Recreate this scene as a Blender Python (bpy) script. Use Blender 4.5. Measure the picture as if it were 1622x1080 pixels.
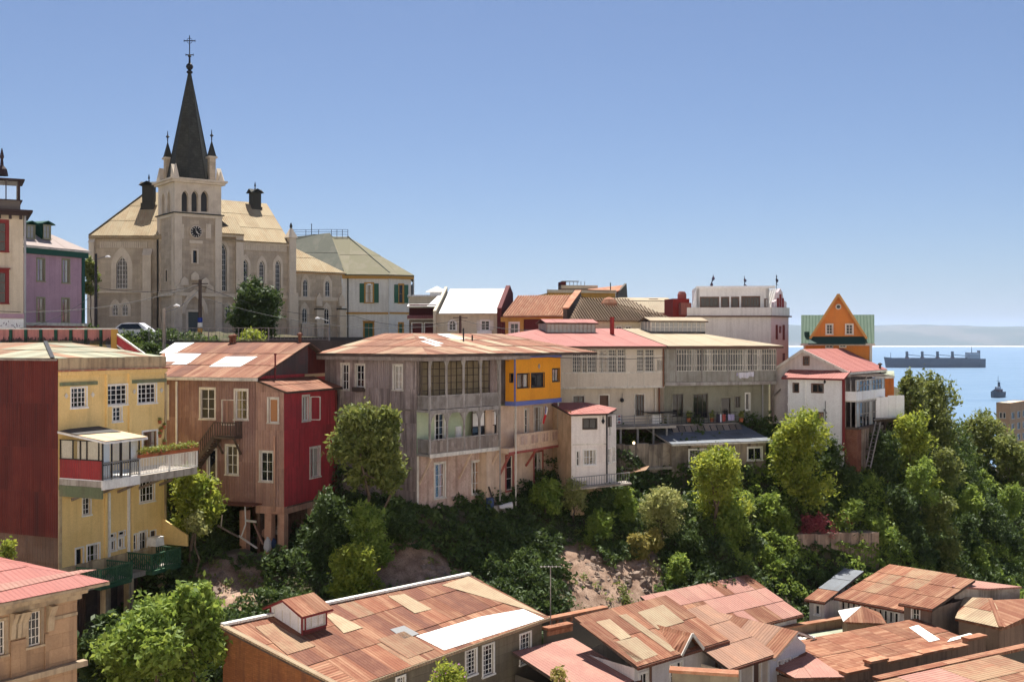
import bpy, math, random
import numpy as np
from mathutils import Vector, Matrix, noise as mnoise

for _o in list(bpy.data.objects):
    bpy.data.objects.remove(_o, do_unlink=True)
SC = bpy.context.scene
COL = SC.collection
R = math.radians

# == camera
# metres; z = 0 is the sea.  The camera stands on the hill across the ravine, 58 m up, looking level along +Y.
CZ = 58.0
FPX = 1739.0            # focal length in photo pixels (photo is 1622 x 1080)
CX, CY = 811.0, 540.0
cam = bpy.data.cameras.new('camera')
cam.sensor_width = 36.0
cam.lens = 36.0 * FPX / 1622.0
cam.clip_start = 0.5
cam.clip_end = 60000.0
cam_o = bpy.data.objects.new('camera', cam)
cam_o.location = (0, 0, CZ)
cam_o.rotation_euler = (R(90), 0, 0)
COL.objects.link(cam_o)
SC.camera = cam_o

# == sky and sun
SUN_EL, SUN_AZ = R(66), R(-5)          # high, ahead of the camera and to its left
world = bpy.data.worlds.new('World')
SC.world = world
world.use_nodes = True
_nt = world.node_tree
_bg = _nt.nodes['Background']
_sky = _nt.nodes.new('ShaderNodeTexSky')
_sky.sky_type = 'NISHITA'
_sky.sun_disc = False
_sky.sun_elevation = SUN_EL
_sky.sun_rotation = SUN_AZ
_sky.altitude = 60
_sky.air_density = 0.85
_sky.dust_density = 0.9
_sky.ozone_density = 6.0
_tint = _nt.nodes.new('ShaderNodeMix')            # white balance of the photograph
_tint.data_type = 'RGBA'; _tint.blend_type = 'MULTIPLY'; _tint.inputs[0].default_value = 1.0
_tint.inputs[7].default_value = (1.00, 0.98, 1.01, 1)
_nt.links.new(_sky.outputs[0], _tint.inputs[6])
_nt.links.new(_tint.outputs[2], _bg.inputs[0])
_bg.inputs[1].default_value = 0.051
sun = bpy.data.lights.new('sun', 'SUN')
sun.energy = 5.0
sun.angle = R(0.5)
sun.color = (1.0, 0.95, 0.87)
sun_o = bpy.data.objects.new('sun', sun)
_sd = Vector((math.sin(SUN_AZ) * math.cos(SUN_EL), math.cos(SUN_AZ) * math.cos(SUN_EL), math.sin(SUN_EL)))
sun_o.rotation_euler = (-_sd).to_track_quat('-Z', 'Y').to_euler()
sun_o.location = (-60, 90, 160)
COL.objects.link(sun_o)
SC.view_settings.view_transform = 'Standard'
SC.view_settings.look = 'None'
SC.view_settings.exposure = 1.0
SC.view_settings.gamma = 1.0
SC.view_settings.use_curve_mapping = False
try:
    SC.cycles.volume_bounces = 1
    SC.cycles.max_bounces = 8
    SC.cycles.transparent_max_bounces = 12
except Exception:
    pass

# == helpers: measuring
RNG = random.Random(7)
def rnd(a, b): return RNG.uniform(a, b)
def P(u, v, Y):
    """world point seen at photo column u, row v, at depth Y"""
    return Vector(((u - CX) / FPX * Y, Y, CZ - (v - CY) / FPX * Y))

# == helpers: materials
MATS = {}
# how far each paint is lighter than the first reading of it
PAINT = {k: 1.28 for k in ('yellow stucco', 'cream plaster', 'cream render', 'white board wall', 'church stone', 'church trim', 'hotel white', 'purple stucco', 'tower cream',
    'mauve sheet', 'mauve pale sheet', 'crimson sheet', 'grey sheet', 'mint paint', 'bare plaster', 'pale mauve wall', 'pink wall', 'offwhite paint', 'town cream', 'grey gable',
    'grey gallery paint', 'sage wall', 'weathered rail', 'old wood', 'blind', 'orange board', 'red sheet wall', 'cream side wall', 'concrete', 'beige stone', 'ochre wall', 'red panel', 'pale red plaster', 'blue paint', 'deep green paint', 'stained concrete')}
PAINT.update({'white stucco': 1.3, 'white paint': 1.15, 'orange paint': 1.12, 'clay tile dark': .55, 'crimson sheet': 1.75, 'purple stucco': 1.75, 'grey sheet': 1.6, 'church stone': 1.42, 'church trim': 1.22, 'red sheet wall': 1.05, 'mauve sheet': 1.15, 'clay tile': .85, 'green roof paint': .8, 'hotel roof': .62, 'hotel roof dark': .8})
PAINT.update({'pink sheet': .66, 'rust pale': .62, 'rust tan': .66, 'rust': .72, 'rust dark': .75})
PAINT.update({'cream sheet': .6})
PAINT.update({k: .72 for k in ( 'church roof sheet', 'dusty pink sheet', 'green roof sheet', 'pale green sheet', 'purple roof')})
def _n(nt, t, **kw):
    n = nt.nodes.new('ShaderNode' + t)
    for k, v in kw.items():
        setattr(n, k, v)
    return n
def mat(name, col, rough=0.85, var=0.10, col2=None, nscale=0.6, n2=0.5, streak=0.0, dirt=(0.10, 0.075, 0.06),
        corr=0.0, cstr=0.35, grain=0.12, spec=0.25, metal=0.0, blocks=None, bump=0.15, planks=0.0, lo=0.45, hi=0.62):
    """weathered surface: two tones by large noise, run-down streaks, fine grain, tone of its own per object,
    optional corrugation (pitch in m), boards (width in m) or blocks (w, h, mortar colour, mortar m)"""
    if name in MATS: return MATS[name]
    if name in PAINT:
        col = tuple(min(.84, c * PAINT[name]) for c in col); col2 = tuple(min(.84, c * PAINT[name]) for c in col2) if col2 else None
    m = bpy.data.materials.new(name); m.use_nodes = True
    nt = m.node_tree; L = nt.links.new
    bs = nt.nodes['Principled BSDF']
    bs.inputs['Roughness'].default_value = rough
    bs.inputs['Specular IOR Level'].default_value = spec
    bs.inputs['Metallic'].default_value = metal
    uv = _n(nt, 'UVMap'); oi = _n(nt, 'ObjectInfo'); tc = _n(nt, 'TexCoord')
    cur = None
    def rgb(c):
        n = _n(nt, 'RGB'); n.outputs[0].default_value = (c[0], c[1], c[2], 1); return n.outputs[0]
    def mix(a, b, fac, blend='MIX'):
        n = _n(nt, 'Mix', data_type='RGBA', blend_type=blend)
        L(a, n.inputs[6]); L(b, n.inputs[7])
        if isinstance(fac, float): n.inputs[0].default_value = fac
        else: L(fac, n.inputs[0])
        return n.outputs[2]
    def noise(vec, scale, detail=4, rough_=0.6):
        n = _n(nt, 'TexNoise'); n.inputs['Scale'].default_value = scale
        n.inputs['Detail'].default_value = detail; n.inputs['Roughness'].default_value = rough_
        L(vec, n.inputs['Vector']); return n.outputs['Fac']
    def ramp(x, a, b):
        n = _n(nt, 'MapRange'); L(x, n.inputs[0])
        n.inputs[1].default_value = a; n.inputs[2].default_value = b
        n.interpolation_type = 'SMOOTHSTEP'; return n.outputs[0]
    def math_(op, a, b):
        n = _n(nt, 'Math', operation=op)
        for i, x in enumerate((a, b)):
            if isinstance(x, (int, float)): n.inputs[i].default_value = x
            else: L(x, n.inputs[i])
        return n.outputs[0]
    # shift the pattern for each object so that no two alike pieces carry the same marks
    off = _n(nt, 'VectorMath', operation='SCALE'); cmb = _n(nt, 'CombineXYZ')
    for i in range(3): L(oi.outputs['Random'], cmb.inputs[i])
    L(cmb.outputs[0], off.inputs[0]); off.inputs['Scale'].default_value = 37.0
    add = _n(nt, 'VectorMath', operation='ADD'); L(tc.outputs['Object'], add.inputs[0]); L(off.outputs[0], add.inputs[1])
    vec = add.outputs[0]
    cur = rgb(col)
    if col2 is not None:
        cur = mix(cur, rgb(col2), math_('MULTIPLY', ramp(noise(vec, nscale), lo, hi), n2 * 1.6 if n2 < .6 else n2))
    hb = None
    if blocks:
        bw, bh, mc, ms = blocks
        br = _n(nt, 'TexBrick'); L(uv.outputs[0], br.inputs['Vector'])
        br.inputs['Scale'].default_value = 1.0; br.inputs['Brick Width'].default_value = bw
        br.inputs['Row Height'].default_value = bh; br.inputs['Mortar Size'].default_value = ms
        br.inputs['Mortar Smooth'].default_value = 0.2
        br.inputs['Color1'].default_value = (1, 1, 1, 1); br.inputs['Color2'].default_value = (.72, .72, .72, 1)
        br.inputs['Mortar'].default_value = (mc[0], mc[1], mc[2], 1)
        cur = mix(cur, br.outputs['Color'], 0.75, 'MULTIPLY')
        hb = math_('MULTIPLY', br.outputs['Fac'], -1.0)
    if streak > 0:
        streak = min(.95, streak * 1.35)
        mp = _n(nt, 'Mapping'); mp.inputs['Scale'].default_value = (3.2, 0.16, 1)
        av = _n(nt, 'VectorMath', operation='ADD'); L(uv.outputs[0], av.inputs[0]); L(off.outputs[0], av.inputs[1])
        L(av.outputs[0], mp.inputs['Vector'])
        cur = mix(cur, rgb(dirt), math_('MULTIPLY', ramp(noise(mp.outputs[0], 1.0, 5), .44, .72), streak))
        cur = mix(cur, rgb(dirt), math_('MULTIPLY', ramp(noise(vec, 0.35, 5), .5, .8), streak * .7))
    g = noise(vec, 9.0, 6, .7)
    gm = _n(nt, 'MapRange'); L(g, gm.inputs[0]); gm.inputs[1].default_value = .25; gm.inputs[2].default_value = .75
    gm.inputs[3].default_value = 1 - grain; gm.inputs[4].default_value = 1 + grain
    hsv = _n(nt, 'HueSaturation'); L(cur, hsv.inputs['Color'])
    rv = _n(nt, 'MapRange'); L(oi.outputs['Random'], rv.inputs[0]); rv.inputs[3].default_value = 1 - var; rv.inputs[4].default_value = 1 + var
    L(math_('MULTIPLY', gm.outputs[0], rv.outputs[0]), hsv.inputs['Value'])
    L(hsv.outputs[0], bs.inputs['Base Color'])
    h = math_('MULTIPLY', g, 0.35)
    sep = _n(nt, 'SeparateXYZ'); L(uv.outputs[0], sep.inputs[0])
    if corr > 0:
        s = math_('SINE', math_('MULTIPLY', sep.outputs[0], 2 * math.pi / corr), 0)
        h = math_('ADD', h, math_('MULTIPLY', s, cstr * 3.2))
    if planks > 0:
        f = math_('FRACT', math_('DIVIDE', sep.outputs[1], planks), 0)
        h = math_('ADD', h, math_('MULTIPLY', f, -0.9))
    if hb is not None: h = math_('ADD', h, hb)
    bp = _n(nt, 'Bump'); bp.inputs['Strength'].default_value = 0.6; bp.inputs['Distance'].default_value = bump * .2
    L(h, bp.inputs['Height']); L(bp.outputs[0], bs.inputs['Normal'])
    MATS[name] = m
    return m

def glass_mat(name, tint, opaque=True, rough=0.05):
    if name in MATS: return MATS[name]
    m = bpy.data.materials.new(name); m.use_nodes = True
    nt = m.node_tree; bs = nt.nodes['Principled BSDF']
    bs.inputs['Base Color'].default_value = (*tint, 1); bs.inputs['Roughness'].default_value = rough
    bs.inputs['IOR'].default_value = 1.5
    oi = _n(nt, 'ObjectInfo'); tc = _n(nt, 'TexCoord'); ns = _n(nt, 'TexNoise'); ns.inputs['Scale'].default_value = 1.2
    nt.links.new(tc.outputs['Object'], ns.inputs['Vector'])
    bp = _n(nt, 'Bump'); bp.inputs['Strength'].default_value = .12; bp.inputs['Distance'].default_value = .06
    nt.links.new(ns.outputs['Fac'], bp.inputs['Height']); nt.links.new(bp.outputs[0], bs.inputs['Normal'])
    if not opaque:
        tr = _n(nt, 'BsdfTransparent'); mx = _n(nt, 'MixShader'); lw = _n(nt, 'LayerWeight'); lw.inputs[0].default_value = .3; fr = _n(nt, 'Math', operation='MULTIPLY_ADD'); nt.links.new(lw.outputs['Facing'], fr.inputs[0]); fr.inputs[1].default_value = .4; fr.inputs[2].default_value = .04
        gl = _n(nt, 'BsdfGlossy'); gl.inputs['Roughness'].default_value = rough; nt.links.new(bp.outputs[0], gl.inputs['Normal'])
        nt.links.new(fr.outputs[0], mx.inputs[0]); nt.links.new(tr.outputs[0], mx.inputs[1]); nt.links.new(gl.outputs[0], mx.inputs[2])
        nt.links.new(mx.outputs[0], nt.nodes['Material Output'].inputs[0])
    MATS[name] = m
    return m

def leaf_mat(name, c1, c2, trans=0.35, rough=0.6):
    if name in MATS: return MATS[name]
    m = bpy.data.materials.new(name); m.use_nodes = True
    nt = m.node_tree; L = nt.links.new; nt.nodes.remove(nt.nodes['Principled BSDF'])
    geo = _n(nt, 'NewGeometry'); tc = _n(nt, 'TexCoord')
    ns = _n(nt, 'TexNoise'); ns.inputs['Scale'].default_value = 0.9; ns.inputs['Detail'].default_value = 3
    L(tc.outputs['Object'], ns.inputs['Vector'])
    add = _n(nt, 'Math', operation='ADD'); mul = _n(nt, 'Math', operation='MULTIPLY'); mul.inputs[1].default_value = .55
    L(geo.outputs['Random Per Island'], mul.inputs[0]); L(mul.outputs[0], add.inputs[0])
    m2 = _n(nt, 'MapRange'); L(ns.outputs['Fac'], m2.inputs[0]); m2.inputs[1].default_value = .3; m2.inputs[2].default_value = .7
    m2.inputs[3].default_value = 0; m2.inputs[4].default_value = .5; L(m2.outputs[0], add.inputs[1])
    mx = _n(nt, 'Mix', data_type='RGBA'); L(add.outputs[0], mx.inputs[0])
    mx.inputs[6].default_value = (*c1, 1); mx.inputs[7].default_value = (*c2, 1)
    pb = _n(nt, 'BsdfPrincipled'); pb.inputs['Roughness'].default_value = rough; pb.inputs['Specular IOR Level'].default_value = .3
    L(mx.outputs[2], pb.inputs['Base Color'])
    tl = _n(nt, 'BsdfTranslucent'); hs = _n(nt, 'HueSaturation'); hs.inputs['Hue'].default_value = .485; hs.inputs['Value'].default_value = 1.5
    L(mx.outputs[2], hs.inputs['Color']); L(hs.outputs[0], tl.inputs['Color'])
    ms = _n(nt, 'MixShader'); ms.inputs[0].default_value = trans
    L(pb.outputs[0], ms.inputs[1]); L(tl.outputs[0], ms.inputs[2]); L(ms.outputs[0], nt.nodes['Material Output'].inputs[0])
    MATS[name] = m
    return m

# == helpers: meshes
def V(*a): return Vector(a)
XF = None      # set while a building's second frame is in use: turns its coordinates into the building's own
class MB:
    """collects faces, then links them as one mesh object"""
    def __init__(self): self.v = []; self.f = []
    def poly(self, pts):
        i = len(self.v); self.v += [Vector(p) for p in pts]; self.f.append(tuple(range(i, i + len(pts)))); return self
    def box(self, x0, x1, y0, y1, z0, z1):
        i = len(self.v)
        self.v += [V(x0, y0, z0), V(x1, y0, z0), V(x1, y1, z0), V(x0, y1, z0), V(x0, y0, z1), V(x1, y0, z1), V(x1, y1, z1), V(x0, y1, z1)]
        self.f += [tuple(i + k for k in q) for q in ((0, 3, 2, 1), (4, 5, 6, 7), (0, 1, 5, 4), (1, 2, 6, 5), (2, 3, 7, 6), (3, 0, 4, 7))]
        return self
    def bar(self, p, q, w, h=None, up=(0, 0, 1)):
        """beam from p to q, w wide (level) and h high"""
        h = w if h is None else h
        p, q = Vector(p), Vector(q); d = (q - p).normalized(); up = Vector(up)
        s = d.cross(up)
        if s.length < 1e-4: s = d.cross(V(1, 0, 0))
        s = s.normalized() * w / 2; t = s.cross(d).normalized() * h / 2
        i = len(self.v)
        for e in (p, q): self.v += [e - s - t, e + s - t, e + s + t, e - s + t]
        self.f += [tuple(i + k for k in q_) for q_ in ((0, 3, 2, 1), (4, 5, 6, 7), (0, 1, 5, 4), (1, 2, 6, 5), (2, 3, 7, 6), (3, 0, 4, 7))]
        return self
    def tube(self, p, q, r0, r1=None, n=7, cap=True):
        r1 = r0 if r1 is None else r1
        p, q = Vector(p), Vector(q); d = (q - p).normalized()
        s = d.cross(V(0, 0, 1))
        if s.length < 1e-3: s = V(1, 0, 0)
        s.normalize(); t = s.cross(d); i = len(self.v)
        for c, r in ((p, r0), (q, r1)):
            for k in range(n):
                a = 2 * math.pi * k / n; self.v.append(c + s * r * math.cos(a) + t * r * math.sin(a))
        for k in range(n): self.f.append((i + k, i + (k + 1) % n, i + n + (k + 1) % n, i + n + k))
        if cap: self.f.append(tuple(range(i, i + n))); self.f.append(tuple(range(i + n, i + 2 * n)))
        return self
    def path(self, pts, r, n=5):
        for a, b in zip(pts[:-1], pts[1:]): self.tube(a, b, r, r, n)
        return self
    def lathe(self, c, prof, n=10):
        c = Vector(c); i = len(self.v)
        for r, z in prof:
            for k in range(n):
                a = 2 * math.pi * (k + .5) / n; self.v.append(c + V(r * math.cos(a), r * math.sin(a), z))
        for j in range(len(prof) - 1):
            for k in range(n):
                self.f.append((i + j * n + k, i + j * n + (k + 1) % n, i + (j + 1) * n + (k + 1) % n, i + (j + 1) * n + k))
        return self
    def prism(self, pts, off):
        """polygon and its copy moved by off, closed all round"""
        pts = [Vector(p) for p in pts]; off = Vector(off); n = len(pts); i = len(self.v)
        self.v += pts + [p + off for p in pts]
        self.f.append(tuple(range(i, i + n))); self.f.append(tuple(range(i + 2 * n - 1, i + n - 1, -1)))
        for k in range(n): self.f.append((i + k, i + (k + 1) % n, i + n + (k + 1) % n, i + n + k))
        return self
    def build(self, name, m, parent=None, smooth=False):
        if XF is not None and parent is not None: self.v = [XF @ p for p in self.v]
        me = bpy.data.meshes.new(name)
        me.from_pydata([tuple(p) for p in self.v], [], self.f)
        if m is not None: me.materials.append(m)
        uvl = me.uv_layers.new(name='UVMap'); buf = []
        for f in self.f:
            p0 = self.v[f[0]]; n = (self.v[f[1]] - p0).cross(self.v[f[2]] - p0)
            if n.length < 1e-9: n = V(0, 0, 1)
            n.normalize()
            if n.z < 0: n = -n
            t = V(1, 0, 0) if abs(n.z) > .995 else V(-n.y, n.x, 0).normalized()
            if abs(t.x) >= abs(t.y):
                if t.x < 0: t = -t
            elif t.y < 0: t = -t
            w = n.cross(t)
            for k in f: buf += [self.v[k].dot(t), self.v[k].dot(w)]
        uvl.data.foreach_set('uv', buf)
        if smooth:
            me.polygons.foreach_set('use_smooth', [True] * len(me.polygons))
        me.update()
        o = bpy.data.objects.new(name, me); COL.objects.link(o)
        if parent is not None: o.parent = parent
        return o

def tag(o, label=None, cat=None, group=None, kind=None):
    if label: o['label'] = label
    if cat: o['category'] = cat
    if group: o['group'] = group
    if kind: o['kind'] = kind
    return o
def empty(name, loc, rz=0.0, label=None, cat=None, group=None):
    o = bpy.data.objects.new(name, None); o.location = loc; o.rotation_euler = (0, 0, rz); o.empty_display_size = .3
    COL.objects.link(o); return tag(o, label, cat, group)
def copy_tree(o, parent=None):
    c = o.copy(); COL.objects.link(c); c.parent = parent
    for ch in list(o.children): copy_tree(ch, c)
    return c

# == helpers: buildings
def clip(poly, ax, lim, keep_less):
    out = []
    n = len(poly)
    for i in range(n):
        a, b = poly[i], poly[(i + 1) % n]
        ia = (a[ax] <= lim) if keep_less else (a[ax] >= lim)
        ib = (b[ax] <= lim) if keep_less else (b[ax] >= lim)
        if ia: out.append(a)
        if ia != ib:
            t = (lim - a[ax]) / (b[ax] - a[ax]); out.append((a[0] + (b[0] - a[0]) * t, a[1] + (b[1] - a[1]) * t))
    return out
def area2(p): return abs(sum(p[i][0] * p[(i + 1) % len(p)][1] - p[(i + 1) % len(p)][0] * p[i][1] for i in range(len(p)))) / 2

class Bld:
    """a building: local x runs right along its left-hand front (plane y = c), local y runs away along its right-hand
    front (plane x = c); th is the bearing of local y in degrees right of the view axis"""
    def __init__(self, name, label, cat, u, Y, th, zb, group=None):
        self.th = R(th); self.s, self.c = math.sin(self.th), math.cos(self.th)
        self.ox, self.oy, self.zb = (u - CX) / FPX * Y, Y, zb
        self.root = empty(name, (self.ox, self.oy, zb), -self.th, label, cat, group)
    def loc(self, w):
        dx, dy = w[0] - self.ox, w[1] - self.oy
        return V(dx * self.c - dy * self.s, dx * self.s + dy * self.c, w[2] - self.zb)
    def world(self, p):
        return V(self.ox + p[0] * self.c + p[1] * self.s, self.oy - p[0] * self.s + p[1] * self.c, p[2] + self.zb)
    def YF(self, u, c=0.0):       # depth where column u meets plane y = c
        k = (u - CX) / FPX
        return (c + self.ox * self.s + self.oy * self.c) / (k * self.s + self.c)
    def YR(self, u, c=0.0):       # depth where column u meets plane x = c
        k = (u - CX) / FPX
        return (c + self.ox * self.c - self.oy * self.s) / (k * self.c - self.s)
    def x(self, u, c=0.0): return self.loc(P(u, 0, self.YF(u, c)))[0]
    def y(self, u, c=0.0): return self.loc(P(u, 0, self.YR(u, c)))[1]
    def zF(self, u, v, c=0.0): return P(u, v, self.YF(u, c)).z - self.zb
    def zR(self, u, v, c=0.0): return P(u, v, self.YR(u, c)).z - self.zb
    def z(self, pl, u, v, c=0.0): return self.zF(u, v, c) if pl in 'FB' else self.zR(u, v, c)
    def a(self, pl, u, c=0.0): return self.x(u, c) if pl in 'FB' else self.y(u, c)
    def pt(self, pl, u, v, c=0.0):
        return V(self.x(u, c), c, self.zF(u, v, c)) if pl in 'FB' else V(c, self.y(u, c), self.zR(u, v, c))
    def on(self, u, v, p0, n):    # where the line of sight through (u, v) meets a plane given in local coordinates
        o = self.loc(V(0, 0, CZ)); d = self.loc(P(u, v, 100)) - o
        return o + d * ((Vector(p0) - o).dot(n) / d.dot(n))
    def rect(self, pl, c, u0, u1, v0, v1):
        um = (u0 + u1) / 2
        a0, a1 = sorted((self.a(pl, u0, c), self.a(pl, u1, c)))
        z0, z1 = sorted((self.z(pl, um, v0, c), self.z(pl, um, v1, c)))
        return (a0, a1, z0, z1)

class Sub(Bld):
    """a second frame of one building (a wing at another angle); its parts go to the same thing"""
    def __init__(self, main, u, Y, th):
        self.th = R(th); self.s, self.c = math.sin(self.th), math.cos(self.th)
        self.ox, self.oy, self.zb = (u - CX) / FPX * Y, Y, main.zb
        self.root = main.root; self.main = main
        e = main.loc(V(self.ox, self.oy, self.zb))
        self.xf = Matrix.Translation(e) @ Matrix.Rotation(main.th - self.th, 4, 'Z')
    def __enter__(self):
        global XF
        XF = self.xf; return self
    def __exit__(self, *a):
        global XF
        XF = None

def pp(pl, c, a, o, z):
    return V(a, c - o, z) if pl == 'F' else V(a, c + o, z) if pl == 'B' else V(c + o, a, z) if pl == 'R' else V(c - o, a, z)
def pbox(mb, pl, c, a0, a1, o0, o1, z0, z1):
    p, q = pp(pl, c, a0, o0, z0), pp(pl, c, a1, o1, z1)
    mb.box(min(p.x, q.x), max(p.x, q.x), min(p.y, q.y), max(p.y, q.y), min(p.z, q.z), max(p.z, q.z)); return mb

def arch_pts(w, h, n=7):
    """half-outline of a pointed arch over a span w rising h: points from the spring (0,0) to the tip (w/2,h)"""
    half = w / 2.0
    r = (half * half + h * h) / (2 * half) if h > half else half
    out = []
    if h > half:
        a1 = math.asin(min(1, h / r))
        for i in range(n + 1):
            a = a1 * i / n; out.append((r - r * math.cos(a), r * math.sin(a)))
    else:
        for i in range(n + 1):
            a = math.pi / 2 * i / n; out.append((half - half * math.cos(a), h * math.sin(a)))
    return out

def wall_mesh(pl, c, a0, a1, z0, z1, holes=(), depth=0.18, o=0.0, mb=None, arches=None, edge=0.0):
    """flat wall with real openings and their reveals; arches: {hole index: arch rise}"""
    mb = mb or MB(); arches = arches or {}
    hs = [(max(a0, h[0]), min(a1, h[1]), max(z0, h[2]), min(z1, h[3])) for h in holes]
    idx = [i for i, h in enumerate(hs) if h[1] - h[0] > .01 and h[3] - h[2] > .01]
    As = sorted({a0, a1, *[hs[i][0] for i in idx], *[hs[i][1] for i in idx]})
    Zs = sorted({z0, z1, *[hs[i][2] for i in idx], *[hs[i][3] for i in idx]})
    for z_a, z_b in zip(Zs[:-1], Zs[1:]):
        run = None
        for a_a, a_b in zip(As[:-1], As[1:]):
            am, zm = (a_a + a_b) / 2, (z_a + z_b) / 2
            inside = any(hs[i][0] < am < hs[i][1] and hs[i][2] < zm < hs[i][3] for i in idx)
            if inside:
                if run is not None: mb.poly([pp(pl, c, run, o, z_a), pp(pl, c, a_a, o, z_a), pp(pl, c, a_a, o, z_b), pp(pl, c, run, o, z_b)]); run = None
            elif run is None: run = a_a
        if run is not None: mb.poly([pp(pl, c, run, o, z_a), pp(pl, c, a1, o, z_a), pp(pl, c, a1, o, z_b), pp(pl, c, run, o, z_b)])
    if depth > 0:
        for i in idx:
            A0, A1, Z0, Z1 = hs[i]; rise = arches.get(i, 0)
            loop = [(A0, Z0), (A1, Z0)]
            if rise:
                ap = arch_pts(A1 - A0, rise); zs = Z1 - rise
                left = [(A0 + x, zs + y) for x, y in ap]; right = [(A1 - x, zs + y) for x, y in ap]
                loop += right + left[-2::-1]
                for k in range(len(ap) - 1):   # wall left and right of the arch
                    mb.poly([pp(pl, c, A0, o, left[k][1]), pp(pl, c, left[k][0], o, left[k][1]), pp(pl, c, left[k + 1][0], o, left[k + 1][1]), pp(pl, c, A0, o, left[k + 1][1])])
                    mb.poly([pp(pl, c, A1, o, right[k][1]), pp(pl, c, right[k][0], o, right[k][1]), pp(pl, c, right[k + 1][0], o, right[k + 1][1]), pp(pl, c, A1, o, right[k + 1][1])])
            else: loop += [(A1, Z1), (A0, Z1)]
            for k in range(len(loop)):
                (xa, za), (xb, zb) = loop[k], loop[(k + 1) % len(loop)]
                if abs(xa - xb) + abs(za - zb) < 1e-5: continue
                mb.poly([pp(pl, c, xa, o, za), pp(pl, c, xb, o, zb), pp(pl, c, xb, o - depth, zb), pp(pl, c, xa, o - depth, za)])
    if edge > 0:
        for (xa, za), (xb, zb) in (((a0, z0), (a1, z0)), ((a1, z0), (a1, z1)), ((a1, z1), (a0, z1)), ((a0, z1), (a0, z0))):
            mb.poly([pp(pl, c, xa, o, za), pp(pl, c, xb, o, zb), pp(pl, c, xb, o - edge, zb), pp(pl, c, xa, o - edge, za)])
    return mb

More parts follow.
